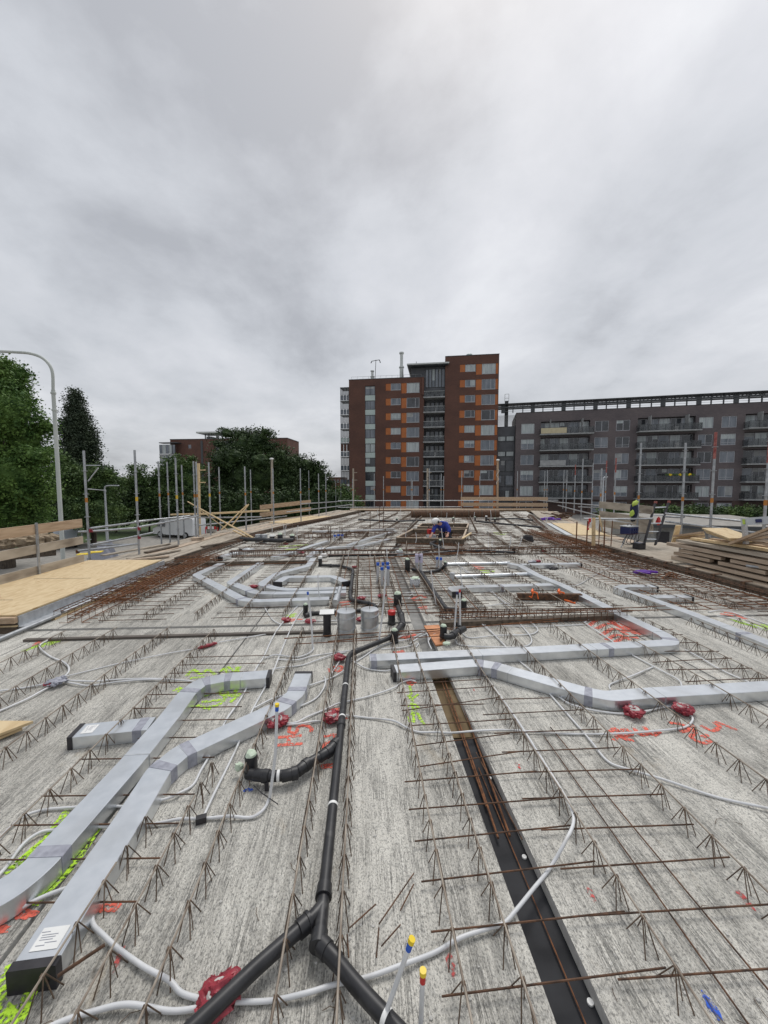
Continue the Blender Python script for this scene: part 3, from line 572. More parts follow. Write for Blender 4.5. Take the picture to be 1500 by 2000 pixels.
# edge formwork boards of the slab
def wallpath(name, label, pts, th, z0, z1, m, cat='formwork board', grp=None):
    mb = MB()
    for a, b_ in zip(pts, pts[1:]): mb.bar((a[0], a[1], (z0+z1)/2), (b_[0], b_[1], (z0+z1)/2), th, z1-z0)
    return tag(mb.build(name, m), label, cat, grp)
wallpath('edge_formwork', 'dark timber edge formwork board along the right slab edge', [(6.37, -1), (6.40, 9.0)], .06, -.3, .13, 'darkwood')
wallpath('edge_formwork', 'rusty dark edge formwork beyond the right deck corner', [(6.45, 9.05), (6.6, 12.3)], .05, -.25, .12, 'darkwood')
wallpath('edge_formwork', 'dark edge formwork along the plank walkway on the left', [(-4.18, 8.75), (-3.72, 13.2), (-2.95, 16.3)], .05, -.3, .13, 'darkwood')
wallpath('edge_formwork', 'far left dark edge formwork towards the red tower', [(-2.9, 16.4), (-1.42, 20.2), (-.1, 24.6)], .05, -.3, .14, 'darkwood')
for i in range(15):
    y = 1.0+i*.55; mb = MB(); mb.box((6.33, y, .06), (.012, .07, .16)); mb.box((6.43, y+.02, .135), (.16, .05, .012)); tag(mb.build('formwork_clip', 'rust'), 'small steel clip on the right edge formwork, '+ORD[i].replace('nearest', 'first')+' from the camera', 'clip', 'clips on the right edge formwork')

# crumbs of mortar, wire ends and grit left on the slabs
mb = MB()
for k in range(900):
    y = .7+rnd.random()**1.6*8; x = rnd.uniform(-3.9, 6.1)*(.35+.65*min(1, y/4))
    if .58 < x < .84: continue
    mb.ico((x, y, .002), rnd.uniform(.0022, .0075), (1.2, 1, .7), .4, k, 5, 3)
tag(mb.build('mortar_crumbs', 'conc_edge'), 'scattered mortar crumbs and grit on the concrete', 'debris', kind='stuff')
mb = MB()
for k in range(150):
    y = .9+rnd.random()**1.4*7; x = rnd.uniform(-3.5, 5.5)*(.35+.65*min(1, y/4)); an = rnd.uniform(0, 3.14); ln = rnd.uniform(.015, .05)
    if .58 < x < .84: continue
    p = Vector((x, y, .004)); d = Vector((math.cos(an), math.sin(an), 0))*ln; mb.tube([p-d, p+Vector((0, 0, .004)), p+d*.8+Vector((d.y, -d.x, 0))*.4], .0013, 4)
tag(mb.build('tie_wire_bits', 'wire'), 'scattered cut ends of tie wire on the concrete', 'debris', kind='stuff')

tangle('scattered_wire', 'loose bars and wires in the far right corner of the floor', (3.6, 7.2), (15, 24), 300, 'rust', .3, .08)
# ================================================================== galvanised flat ducts
def duct(label, pts, w_=.148, h_=.085, z=0.004, r=.17, caps=(0, 0), tapes=(), seam=1.2, grp='galvanised flat ducts', pix=True, m='galv', sticker=None):
    """pts: centre line of the duct's top face as seen in the photo."""
    zt = z+h_
    pp = [P(p[0], p[1], zt) for p in pts] if pix else [Vector((p[0], p[1], zt)) for p in pts]
    pp = [Vector((p.x, p.y, 0)) for p in pp]
    path = fillet(pp, r)
    t = thing('ventilation_duct', label, 'air duct', (path[0].x, path[0].y, z), grp)
    def sect(path, w_, z0, z1, cap=True):
        mb = MB(); n = len(path)
        for i in range(n):
            a = path[max(i-1, 0)]; b_ = path[min(i+1, n-1)]
            d1 = (path[i]-a).normalized() if i else (b_-path[i]).normalized()
            d2 = (b_-path[i]).normalized() if i < n-1 else d1
            tdir = (d1+d2).normalized(); nrm = Vector((tdir.y, -tdir.x, 0)); k = 1/max(.5, tdir.dot(d1))
            c = .0028
            for sx, zz_ in ((-1, z0+c), (-1, z1-c), (-1+2*c/w_, z1), (1-2*c/w_, z1), (1, z1-c), (1, z0+c), (1-2*c/w_, z0), (-1+2*c/w_, z0)):
                mb.v.append(path[i]+nrm*sx*w_/2*k+Vector((0, 0, zz_)))
        for i in range(n-1):
            for k in range(8): a = i*8+k; b2 = i*8+(k+1) % 8; mb.f.append((a, b2, b2+8, a+8))
        mb.f.append(tuple(range(8))); mb.f.append(tuple(range((n-1)*8, n*8))[::-1]); return mb
    sect(path, w_, z, zt).build('duct_body', m, t)
    cum = [0]
    for a, b_ in zip(path, path[1:]): cum.append(cum[-1]+(b_-a).length)
    tot = cum[-1]
    def at(s):
        s = min(max(s, 0), tot-1e-4)
        for i in range(len(path)-1):
            if cum[i+1] >= s:
                d = (path[i+1]-path[i]); return path[i]+d*((s-cum[i])/max(d.length, 1e-6)), d.normalized()
    for s in tapes:
        if isinstance(s, tuple): g = P(s[0], s[1], zt); g.z = 0; s = min((tot*i/300 for i in range(301)), key=lambda v: (at(v)[0]-g).length)
        else: s = s*tot
        a, d = at(s); q = [at(s-.028)[0], a, at(s+.028)[0]]
        sect(q, w_+.004, z-.002, zt+.002).build('tape_band', 'tape', t)
    for k in range(1, int(tot/seam)+1):
        s = k*seam-.1
        if s > tot-.15: break
        q = [at(s-.005)[0], at(s+.005)[0]]; sect(q, w_+.003, z-.001, zt+.0015).build('seam', 'galv_dull', t)
    for e, s in ((0, 0), (1, tot)):
        if caps[e]:
            a, d = at(s); dd = -d if e == 0 else d
            sect([a-dd*.018, a+dd*.012], w_+.008, z-.003, zt+.004).build('end_cap', 'black', t)
    if sticker:
        a, d = at(sticker*tot); nrm = Vector((d.y, -d.x, 0)); mb = MB(); R = Matrix((nrm, d, Vector((0, 0, 1)))).transposed()
        mb.box(a+Vector((0, 0, zt+.0015)), (w_*.62, .075, .001), R=R); mb.build('sticker', 'white', t)
        for k, (q0, ln, q2) in enumerate(((-.028, .03, .022), (-.008, .055, .012), (-.01, .05, .004), (-.012, .045, -.004), (.01, .04, -.014), (-.02, .03, -.022))):
            mb = MB(); mb.box(a+nrm*q0+d*q2+Vector((0, 0, zt+.0026)), (ln, .0022, .0006), R=R); mb.build('print_line', 'tape', t)
    return t
duct('silver flat duct with curved lower end, leftmost of the two long front ducts', [(-190, 1800), (-90, 1772), (-20, 1752), (22, 1730), (58, 1702), (84, 1678), (112, 1645), (255, 1488), (332, 1397), (366, 1352), (392, 1332), (443, 1322), (526, 1316)], caps=(0, 1), tapes=((97, 1664), (371, 1348), (403, 1330), (445, 1322)), r=.05, z=.006)
duct('short silver flat duct with black cap teeing off left of the front ducts', [(148, 1427), (296, 1412)], caps=(1, 0), tapes=(.86,), seam=9, z=.0, sticker=.18)
duct('long silver flat duct with black capped end in the lower left corner', [(65, 1886), (160, 1735), (250, 1600), (311, 1502), (352, 1468), (548, 1378), (577, 1354), (593, 1313)], caps=(1, 1), tapes=((316, 1494), (366, 1461), (560, 1369), (581, 1345)), r=.025, z=.002, sticker=.035)
duct('silver flat duct turning back at its right end and running to the rear', [(722, 1284), (1000, 1271), (1315, 1254), (1300, 1240), (1215, 1200), (1100, 1143), (1050, 1123), (1016, 1104), (995, 1100)], caps=(0, 0), tapes=(.005, (1190, 1265), (1322, 1250)), r=.10)
duct('longest silver flat duct crossing to the right edge of the photo', [(768, 1306), (930, 1294), (965, 1299), (1020, 1315), (1145, 1350), (1190, 1359), (1260, 1353), (1500, 1339), (1700, 1326)], caps=(1, 0), tapes=((938, 1295), (968, 1300), (1148, 1351)), r=.05)
duct('silver flat duct at the far right running back between two short arms', [(1650, 1310), (1500, 1254), (1350, 1197), (1262, 1166), (1206, 1148), (1220, 1144), (1279, 1144)], caps=(0, 1), tapes=(.25,), r=.05)
duct('short silver arm with dark cap beside the far right duct', [(1276, 1165), (1346, 1164)], caps=(0, 1), seam=9)
duct('silver flat duct branch with two black ends near the speckled foam block', [(893, 1156), (882, 1148), (915, 1145), (1078, 1141)], caps=(1, 0), r=.06, tapes=(.55,))
duct('short silver duct at the rear right of the long duct', [(1018, 1102), (1132, 1100)], caps=(0, 1), seam=9)
duct('outermost of the nested bent silver ducts in the middle left', [(643, 1168), (504, 1173), (474, 1170), (383, 1122), (432, 1100)], caps=(0, 0), r=.08, tapes=(.3,))
duct('second of the nested bent silver ducts in the middle left', [(676, 1155), (544, 1158), (500, 1157), (450, 1137), (509, 1099)], r=.08, tapes=(.4,))
duct('third of the nested bent silver ducts in the middle left', [(676, 1148), (562, 1151), (535, 1148), (510, 1140), (543, 1119), (603, 1104), (613, 1090)], r=.1, tapes=(.35,))
duct('small arch shaped silver duct with two black ends inside the bent ducts', [(542, 1137), (560, 1126), (600, 1126), (650, 1125), (676, 1136)], caps=(1, 1), r=.1, seam=9)
duct('silver duct running up from the second cross joint towards the rear', [(533, 1087), (570, 1078), (606, 1066), (640, 1056)], r=.2, seam=2)
duct('silver duct bending round the white taped fitting', [(603, 1087), (621, 1072), (652, 1068), (702, 1066), (760, 1052)], r=.1, seam=2)
duct('comb shaped silver duct left of the second cross joint', [(425, 1087), (493, 1071)], seam=9)
for i, (a, b_) in enumerate((((430, 1088), (448, 1084)), ((452, 1079), (470, 1077)), ((470, 1072), (486, 1070)))):
    duct('short stub of the comb shaped duct, %s' % ['nearest one', 'middle one', 'farthest one'][i], [a, b_], caps=(1, 0), seam=9, w_=.12, z=.01)
duct('pale duct lying across the far left floor', [(610, 1037), (700, 1035), (770, 1032)], seam=3)
duct('pale duct lying left of the timber frame opening', [(680, 1064), (730, 1048), (772, 1036)], seam=3)
def round_duct(label, pts, r, z=.0, coll=True):
    pp = [P(p[0], p[1], z+2*r) for p in pts]; pp = [Vector((p.x, p.y, z+r)) for p in pp]
    t = thing('round_duct', label, 'air duct', pp[0]-Vector((0, 0, r)), 'round silver ducts')
    MB().tube(fillet(pp, .1), r, 14).build('duct_body', 'galv', t, smooth=True)
    for e in (0, -1):
        d = (pp[1]-pp[0]).normalized() if e == 0 else (pp[-1]-pp[-2]).normalized()
        MB().tube([pp[e]-d*.03, pp[e]+d*.03], r*1.08, 14).build('collar', 'galv_dull', t, smooth=True)
    return t
round_duct('round silver duct, farther of the two left of the long duct', [(872, 1099), (993, 1097)], .035)
round_duct('round silver duct, nearer of the two left of the long duct', [(885, 1123), (1032, 1118)], .035)
def spiral(px, py0, py1, r, label, m='galv', wire=True):
    b0 = P(px, py0, 0); b0 = b0+FW*r*.9; h_ = (Q(px, py1, dep(b0))).z
    t = thing('spiral_duct_stub', label, 'duct stub', b0, 'upright spiral duct stubs')
    prof = [(r*.98, 0)]; k = int(h_/.05)
    for i in range(k): prof += [(r, h_*i/k+.004), (r, h_*(i+.8)/k), (r*1.012, h_*(i+.9)/k)]
    prof += [(r, h_-.01), (r*1.01, h_)]
    MB().lathe(b0, prof, 32).build('pipe_wall', m, t, smooth=True)
    MB().lathe(b0+Vector((0, 0, h_)), [(r*.97, 0), (r*.97, .004), (0.001, .008)], 32).build('lid', 'galv', t)
    if wire:
        for zf in (.3, .78):
            pts = [b0+Vector((math.cos(a)*r*1.03, math.sin(a)*r*1.03, h_*zf+.015*math.sin(a+1))) for a in [2*math.pi*i/24 for i in range(25)]]
            MB().tube(pts, .0035, 5).build('binding_wire', 'galv_dull', t)
        MB().tube([b0+Vector((0, 0, h_)), b0+Vector((0, 0, h_+.06))], .003, 5).build('lid_pin', 'wire', t)
    return t
spiral(675, 1246, 1193, .108, 'upright zinc cylinder, left of the front pair beside the black stubs')
spiral(721.5, 1242, 1190, .105, 'upright zinc cylinder, right of the front pair beside the black stubs')
spiral(503, 1062, 1044, .09, 'small grey upright duct stub by the diagonal laths, left one', wire=False, m='galv_dull')
spiral(515, 1062, 1044, .09, 'small grey upright duct stub by the diagonal laths, right one', wire=False, m='galv_dull')
spiral(884, 1135, 1119, .045, 'tiny upright collar at the end of the nearer round duct', wire=False, m='galv_dull')
b0 = P(655, 1186, .0); tt = thing('reducer', 'round silver duct reducer behind the square white plate', 'duct fitting', b0)
MB().tube([b0+Vector((0, -.02, .06)), b0+Vector((0.01, .25, .07))], .055, 16).build('wide_end', 'galv', tt, smooth=True)
MB().tube([b0+Vector((0.01, .25, .07)), b0+Vector((.02, .32, .08)), b0+Vector((.03, .65, .1))], [.055, .035, .035], 16).build('narrow_end', 'galv', tt, smooth=True)

# ================================================================== black drain pipes
def pipe(label, pts, r=.031, z=.0, sock=(), straps=(), grp='black drain pipes', fil=.10, sr=1.24, big=()):
    pp = [P(p[0], p[1], (p[2] if len(p) > 2 else z)+r) for p in pts]
    t = thing('drain_pipe', label, 'drain pipe', pp[0]-Vector((0, 0, r)), grp)
    path = fillet(pp, fil, 6); MB().tube(path, r, 18).build('pipe_run', 'black_pe', t, smooth=True)
    cum = [0]
    for a, b_ in zip(path, path[1:]): cum.append(cum[-1]+(b_-a).length)
    def at(s):
        s = min(max(s, 0), cum[-1]-1e-4)
        for i in range(len(path)-1):
            if cum[i+1] >= s: d = path[i+1]-path[i]; return path[i]+d*((s-cum[i])/max(1e-6, d.length)), d.normalized()
    for f in sock:
        a, d = at(f*cum[-1]); MB().tube([a-d*.05, a-d*.045, a-d*.012, a-d*.01, a+d*.04, a+d*.045], [r*1.02, r*sr, r*sr, r*1.1, r*1.1, r*1.0], 18).build('socket', 'black_pe', t, smooth=True)
    for q in big:          # the wide rubber ringed sockets of the fork, placed where the photo shows them
        g = P(q[0], q[1], z+r); i = min(range(len(path)*8), key=lambda i: (at(i*cum[-1]/(len(path)*8))[0]-g).length); a, d = at(i*cum[-1]/(len(path)*8))
        MB().tube([a-d*.030, a-d*.028, a-d*.016, a-d*.014, a+d*.022, a+d*.024], [r*1.05, r*1.36, r*1.36, r*1.24, r*1.24, r*1.02], 20).build('ring_socket', 'black_pe', t, smooth=True)
    for f in straps:
        a, d = at(f*cum[-1]); MB().tube([a-d*.008, a+d*.008], r*1.05, 18).build('perforated_strap', 'white', t, smooth=True)
    return t
def stub(label, px, py0, py1, r=.036, top='green_foam', zoff=0.0, collar=True, m='black_pe', grp='upright black pipe stubs'):
    b0 = P(px, py0, zoff)+FW*r; h_ = Q(px, py1, dep(b0)).z-zoff
    t = thing('pipe_stub', label, 'pipe stub', b0, grp)
    MB().lathe(b0, [(r*.97, 0), (r, .004), (r, h_*.5), (r*1.0, h_-.004), (r*.97, h_)], 20).build('sleeve', m, t, smooth=True)
    if top == 'green_foam':
        MB().ico(b0+Vector((0, 0, h_)), r*.88, (1, 1, .8), .16, int(px)).build('foam_plug', 'green_foam', t, smooth=True)
    elif top: MB().lathe(b0+Vector((0, 0, h_)), [(r*1.12, -.03), (r*1.12, .012), (r*.9, .02), (.001, .021)], 20).build('end_cap', top, t, smooth=True)
    if collar: MB().lathe(b0, [(r*1.0, .0), (r*1.14, .004), (r*1.14, .03), (r*1.0, .034)], 20).build('socket', 'black_pe', t, smooth=True)
    return t
pipe('long black drain pipe running from the fork up to the metal cylinders', [(622, 1845), (628, 1790), (637, 1700), (664, 1440), (681, 1278), (720, 1262), (758, 1247), (775, 1238)], z=.035, sock=(.42, .80, .97), straps=(.195, .44, .58), r=.0255, big=((633, 1738), (622, 1832)))
pipe('black drain pipe slanting from the fork to the bottom left', [(630, 1770), (612, 1792), (585, 1815), (500, 1890), (390, 1995), (270, 2110)], z=.035, r=.0258, fil=.03, big=((592, 1808),))
pipe('black drain pipe slanting from the fork to the bottom right', [(622, 1826), (624, 1842), (650, 1868), (700, 1930), (770, 2005), (850, 2090)], z=.035, sock=(.155,), straps=(.66,), r=.0258, fil=.05)
pipe('black side branch curving left to the stub with the green foam top', [(660, 1448), (640, 1470), (600, 1492), (575, 1512), (530, 1517), (487, 1512)], z=.03, sock=(.10, .22, .48, .62, .88), straps=(.72,), r=.030, fil=.08)
stub('black stub with green foam top left of the curved side branch', 487, 1524, 1474, .037, zoff=.0)
MB_ = MB().ico(P(467, 1497, .06), .026, (1, .8, 1), .25, 4); tag(MB_.build('foam_blob', 'green_foam', smooth=True), 'blob of pale green foam stuck to the stub of the side branch', 'foam')
mb = MB(); mb.tube([P(495, 1533, .05), P(510, 1548, .03), P(543, 1571, .015)], .003, 5); tag(mb.build('cable_tie', 'black'), 'thin black cable tie tail near the green topped stub', 'cable tie')
for i, (px, py) in enumerate(((519, 1545), (523, 1545), (861, 1257), (870, 1258))):
    b0 = P(px, py, 0); mb = MB(); mb.bar(b0, b0+Vector((0, 0, .05)), .008, .012); tag(mb.build('pipe_support', 'black'), 'small black prop under the '+['curved side branch, left', 'curved side branch, right', 'stub by the orange board, left', 'stub by the orange board, right'][i], 'support', 'small pipe props')
stub('tall black stub with green foam top above the red capped one', 777, 1186, 1160, .058)
pipe('black pipe leading down from the tall green topped stub', [(778, 1186), (785, 1206), (787, 1218), (772, 1236)], z=.02, sock=(.35, .75), r=.036, fil=.06)
stub('black stub with green foam top between the red capped one and the bend', 771, 1258, 1231, .038)
stub('black stub with a red cap in the middle of the floor', 765, 1222, 1195, .044, top='redcap')
stub('dark round stub under the square white plate', 638, 1245, 1197, .045, top=None, m='black')
b0 = P(638, 1245, 0)+FW*.045; mb = MB(); mb.box((b0.x, b0.y, Q(638, 1195, dep(b0)).z), (.165, .165, .006), rz=.06); tag(mb.build('cover_plate', 'white'), 'square white plate lying on the dark round stub', 'cover plate')
stub('small black stub with green top left of the square white plate', 596, 1202, 1181, .033)
pipe('black pipe from the small stub passing behind the metal cylinders', [(596, 1203), (607, 1198), (650, 1196), (735, 1190)], z=.0, sock=(.1, .3), r=.028)
pipe('black pipe stepping down around the nested bent ducts', [(735, 1188), (730, 1181), (686, 1172), (684, 1160), (690, 1113), (665, 1105), (628, 1104)], z=.01, sock=(.08, .3, .62, .95), r=.030, fil=.1)
stub('black stub behind the nested ducts at the end of the stepped pipe', 625, 1107, 1088, .04, top='white')
pipe('straight black pipe left of the grey square fitting', [(643, 1085), (700, 1084), (775, 1083)], z=.05, sock=(.02,), straps=(.28, .6), r=.035)
pipe('black pipe running right from the lilac sleeves to the rear stub', [(790, 1084), (850, 1081), (900, 1076), (950, 1076), (1003, 1079)], z=.06, sock=(.2, .5, .8), r=.033)
pipe('thin black pipe slanting up to the small round topped stub', [(818, 1081), (862, 1068)], z=.06, r=.024)
stub('black stub at the right end of the rear pipe', 1004, 1081, 1071, .04, top='black')
stub('small stub with white round top in front of the timber frame', 860, 1069, 1055, .045)
stub('black stub with green foam top left of the lilac sleeves', 796, 1118, 1093, .052)
pipe('long black pipe slanting down from the lilac sleeves to the right cage', [(806, 1112), (822, 1117), (838, 1140), (857, 1170), (872, 1190), (893, 1190)], z=.01, sock=(.15, .28, .8), r=.035, fil=.08)
pipe('short black pipe linking the slanted pipe and its upturned elbow', [(824, 1118), (845, 1117), (862, 1112), (870, 1104, .12)], z=.01, sock=(.3, .7), r=.03)
stub('small black stub with pale top ending the short link pipe', 870, 1112, 1098, .033, zoff=.02)
stub('black stub with green foam top beside the right cage', 907, 1192, 1173, .040)
stub('black stub with green foam top beside the orange board', 867, 1248, 1223, .039, zoff=.04)
pipe('short thick black pipe joining the green topped stub right of the orange board', [(868, 1243), (880, 1244), (895, 1233), (907, 1228)], z=.06, sock=(.4, .8), r=.034)
pipe('dark pipe dropping through the right cage to the orange board', [(887, 1193), (893, 1210), (898, 1226)], z=.0, r=.03)
b0 = P(872, 1270, .0); MBx = MB().ico(b0+Vector((0, 0, .075)), .035, (1.2, .9, .5), .2, 9); tag(MBx.build('foam_blob', 'green_foam', smooth=True), 'blob of pale foam behind the two long right ducts', 'foam')
# far black drains
for i, (pts, lab) in enumerate(((((470+40*0, 1053), (545, 1056), (573, 1055)), 'black pipe cluster behind the diagonal laths'), (((700, 1015), (770, 1018), (830, 1016)), 'far black pipe left behind the timber frame'), (((930, 1018), (990, 1024), (1060, 1030)), 'far black pipe right behind the timber frame'), (((950, 1014), (1010, 1013), (1040, 1016)), 'farthest black pipe at the right rear'), (((880, 1079), (840, 1062), (862, 1052)), 'thin dark pipe beside the round topped stub'))):
    pipe(lab, pts, z=.06, r=.04 if i else .06)
for i, (px, a, b_, r) in enumerate(((530, 1058, 1046, .075), (546, 1059, 1044, .08), (570, 1058, 1046, .075), (775, 1021, 1013, .05), (886, 1019, 1012, .06), (950, 1018, 1008, .05), (928, 1018, 1010, .05), (967, 1020, 1013, .05))):
    stub('short dark stub, %s' % ['left of three by the diagonal laths', 'middle of three by the diagonal laths', 'right of three by the diagonal laths', 'far left behind the worker', 'right behind the worker', 'far right with white ball top', 'between the far right stubs', 'outermost at the far right'][i], px, a, b_, r, top='white' if i in (5, 0) else 'green_foam', m='black', grp='far dark stubs')

# ================================================================== white conduits
def conduit(label, pts, r=.0095, z=.0, grp='white flexible conduits', m='white_pvc'):
    zz = lambda p: (p[2] if len(p) > 2 else z)+r
    pp = []
    for p in pts: q = P(p[0], p[1], zz(p)); pp.append(q)
    for i, q in enumerate(pp): q.z += .006+.006*math.sin(i*2.3+len(pts))
    r *= .75; mb = MB(); mb.tube(smooth_path(pp), r, 9); return tag(mb.build('conduit', m, smooth=True), label, 'conduit', grp)
CON = [
 ('running left along the bottom edge from the big red box', [(432, 1962), (385, 1973), (330, 1975), (250, 1968), (180, 1978), (110, 2002), (50, 2040)], .0115),
 ('curving from the big red box up to the lowest duct', [(400, 1958), (355, 1940), (330, 1920), (280, 1890), (230, 1853), (200, 1830), (183, 1808), (179, 1790), (176, 1770)], .0115),
 ('emerging between the two front ducts at far left', [(135, 1733), (90, 1752), (45, 1775), (-20, 1805)], .0115),
 ('sweeping from the big red box over the black strip', [(455, 1960), (530, 1955), (600, 1945), (650, 1925), (720, 1910), (790, 1888), (850, 1860), (900, 1835), (960, 1815), (985, 1803), (1010, 1780), (1040, 1740), (1075, 1695), (1103, 1650, .06), (1120, 1608, .08), (1115, 1580, .07), (1095, 1545, .03), (1060, 1485), (1020, 1424), (990, 1380), (955, 1330), (930, 1298)], .0105),
 ('slanting down the right slab to the picture edge', [(930, 1210), (970, 1246), (1010, 1287), (1040, 1315), (1070, 1352), (1130, 1420), (1155, 1452), (1188, 1488), (1230, 1505), (1300, 1527), (1400, 1557), (1500, 1582), (1580, 1602)], .0095),
 ('crossing the black joint from the main pipe to the right red box', [(660, 1398), (717, 1402), (767, 1410), (793, 1422), (817, 1430), (850, 1433), (883, 1432), (940, 1428), (995, 1429), (1100, 1433), (1200, 1435), (1290, 1429), (1338, 1420), (1353, 1407), (1342, 1393)], .0095),
 ('linking the two right red boxes in front of the long duct', [(1330, 1383), (1300, 1381), (1265, 1390), (1237, 1396), (1200, 1393), (1150, 1388), (1112, 1376), (1090, 1360)], .0095),
 ('running from the blue topped riser left under the ducts', [(525, 1560), (519, 1578), (507, 1591), (487, 1597), (450, 1598), (433, 1597), (393, 1600), (350, 1604), (287, 1612), (213, 1617), (160, 1617), (110, 1620), (77, 1630), (45, 1652), (15, 1690), (0, 1712), (-50, 1760)], .0105),
 ('looping over the left edge above the neon paint', [(-5, 1645), (20, 1617), (50, 1597), (90, 1582), (147, 1578), (190, 1575), (247, 1575), (320, 1564), (350, 1552), (377, 1533), (393, 1507), (413, 1470), (440, 1410), (460, 1383), (477, 1353), (490, 1327), (503, 1303), (515, 1283), (531, 1250), (549, 1221), (585, 1180), (610, 1160)], .0095),
 ('running straight from the black clip up to the rear beside it', [(397, 1597), (417, 1557), (440, 1507), (460, 1467), (476, 1430), (493, 1387), (520, 1340), (535, 1310), (545, 1283), (560, 1248), (575, 1215), (592, 1190)], .0095),
 ('running level to the riser left of the dark round stub', [(517, 1286), (540, 1281), (577, 1284), (600, 1279), (612, 1270), (611, 1258)], .0095),
 ('lying just below the riser left of the dark round stub', [(543, 1288), (580, 1291), (607, 1283), (640, 1277), (683, 1273)], .0085),
 ('wavy from the left ducts to the bend of the main pipe', [(520, 1313), (543, 1307), (587, 1300), (613, 1293), (650, 1280), (676, 1274)], .0085),
 ('curving from the red box at the duct bend to the capped duct right', [(553, 1414), (580, 1413), (600, 1402), (633, 1387), (660, 1377), (690, 1368), (720, 1361), (767, 1347), (783, 1334), (800, 1330), (812, 1333)], .009),
 ('short one linking the two red boxes left of the main pipe', [(560, 1416), (587, 1416), (613, 1410), (633, 1408), (650, 1405)], .009),
 ('curving behind the upper capped duct end', [(550, 1402), (573, 1388), (613, 1367), (630, 1350), (636, 1333), (634, 1322)], .009),
 ('ducking under the bent duct left of the main pipe', [(497, 1385), (533, 1366), (560, 1356), (603, 1342), (633, 1330), (653, 1322), (672, 1312)], .009),
 ('rising to the small red box beside the main pipe', [(643, 1324), (654, 1306), (664, 1292)], .009),
 ('looping right of the main pipe bend to the two long ducts', [(688, 1290), (697, 1298), (717, 1307), (750, 1311), (768, 1310)], .009),
 ('slanting from the loop up past the red capped stub', [(691, 1296), (710, 1283), (731, 1270), (745, 1262), (763, 1256), (803, 1249), (822, 1238), (838, 1234), (857, 1230)], .009),
 ('curling around the orange board', [(778, 1246), (806, 1235), (825, 1233), (835, 1241), (837, 1256), (843, 1268)], .0085),
 ('second curl around the orange board', [(800, 1258), (812, 1250), (825, 1243), (835, 1238)], .0085),
 ('third curl over the orange board', [(838, 1251), (842, 1244), (850, 1240), (862, 1239)], .0085),
 ('joining the slab corner by the foam blob', [(745, 1268), (790, 1265), (816, 1258), (813, 1264)], .0085),
 ('outer big loop right of the orange board', [(855, 1203), (868, 1205), (880, 1209), (888, 1220), (887, 1240), (890, 1253), (900, 1260), (950, 1265), (1010, 1265), (1034, 1259), (1037, 1247), (1020, 1224), (1000, 1200), (970, 1165), (935, 1133), (900, 1107)], .0095),
 ('inner big loop right of the orange board', [(899, 1196), (899, 1226), (904, 1238), (920, 1246), (970, 1243), (1028, 1240), (1046, 1236), (1047, 1226), (1010, 1195), (950, 1150), (895, 1105)], .0095),
 ('forked strand left of the big loops', [(902, 1202), (920, 1204), (938, 1213), (952, 1226), (970, 1246)], .0085),
 ('level strand between the big loops and the red scribble', [(910, 1226), (960, 1223), (1050, 1225), (1140, 1220)], .008),
 ('wrapping around the big red scribble', [(1235, 1280), (1200, 1256), (1185, 1246), (1145, 1220), (1145, 1214), (1170, 1202), (1200, 1202), (1215, 1206)], .0095),
 ('passing beneath the turned duct to the slanted corner', [(1235, 1280), (1290, 1310), (1325, 1330), (1332, 1342)], .009),
 ('hooked one in front of the turned duct', [(1275, 1303), (1240, 1320), (1210, 1330), (1191, 1338), (1192, 1350)], .009),
 ('leaving the turned duct bend to the right', [(1338, 1269), (1370, 1288), (1400, 1305), (1430, 1319), (1465, 1336)], .009),
 ('double strand at the right edge by the red paint', [(1383, 1196), (1410, 1193), (1450, 1203), (1500, 1220), (1560, 1240)], .009),
 ('lower strand at the right edge by the red paint', [(1400, 1203), (1440, 1212), (1500, 1233), (1550, 1250)], .009),
 ('diagonal strand behind the far right duct', [(1222, 1097), (1200, 1105), (1160, 1125), (1130, 1142), (1105, 1146)], .009),
 ('entering from the left edge to the grey taped junction', [(-10, 1393), (50, 1368), (85, 1350), (103, 1339)], .0105),
 ('upper one from the left edge to the grey taped junction', [(-10, 1352), (50, 1343), (95, 1337)], .0095),
 ('hooking up from the grey taped junction to the neon patch', [(125, 1325), (134, 1312), (133, 1302), (122, 1294), (100, 1283), (82, 1271), (79, 1260), (103, 1246)], .0105),
 ('long thin one from the grey junction through the red tape', [(130, 1323), (187, 1307), (250, 1293), (333, 1277), (387, 1266), (423, 1257), (500, 1243), (560, 1232)], .0075),
 ('level one from the grey junction to the front duct bend', [(128, 1330), (187, 1333), (217, 1328), (283, 1327), (340, 1329), (388, 1332)], .0095),
 ('drooping one from the grey junction to the middle', [(128, 1333), (150, 1338), (175, 1339), (233, 1333), (287, 1329), (330, 1328)], .0095),
 ('short slanted one left of the two paired strands', [(513, 1180), (530, 1208), (549, 1222)], .0085),
 ('level one behind the square white plate', [(577, 1213), (636, 1213), (690, 1213)], .0085),
 ('hook by the second cross joint', [(437, 1103), (440, 1110), (455, 1114), (475, 1112)], .009),
 ('short bowed one left of the red capped stub', [(703, 1193), (731, 1191), (740, 1180)], .008),
 ('level one reaching the foam block', [(700, 1164), (745, 1165), (757, 1164)], .008),
 ('arched one below the foam block', [(798, 1170), (802, 1163), (815, 1160), (850, 1162)], .008),
 ('second arched one below the foam block', [(787, 1160), (800, 1158), (815, 1159), (845, 1159)], .008),
 ('level one at the far right cage stub', [(912, 1186), (955, 1184), (985, 1180), (1020, 1182)], .009),
 ('wavy strand at the far right of the timber frame', [(948, 1032), (953, 1040), (954, 1072)], .012),
 ('second wavy strand at the far right of the timber frame', [(952, 1032), (961, 1040), (961, 1066), (967, 1073)], .012),
]
for lab, pts, r in CON: conduit('white conduit '+lab, pts, r)
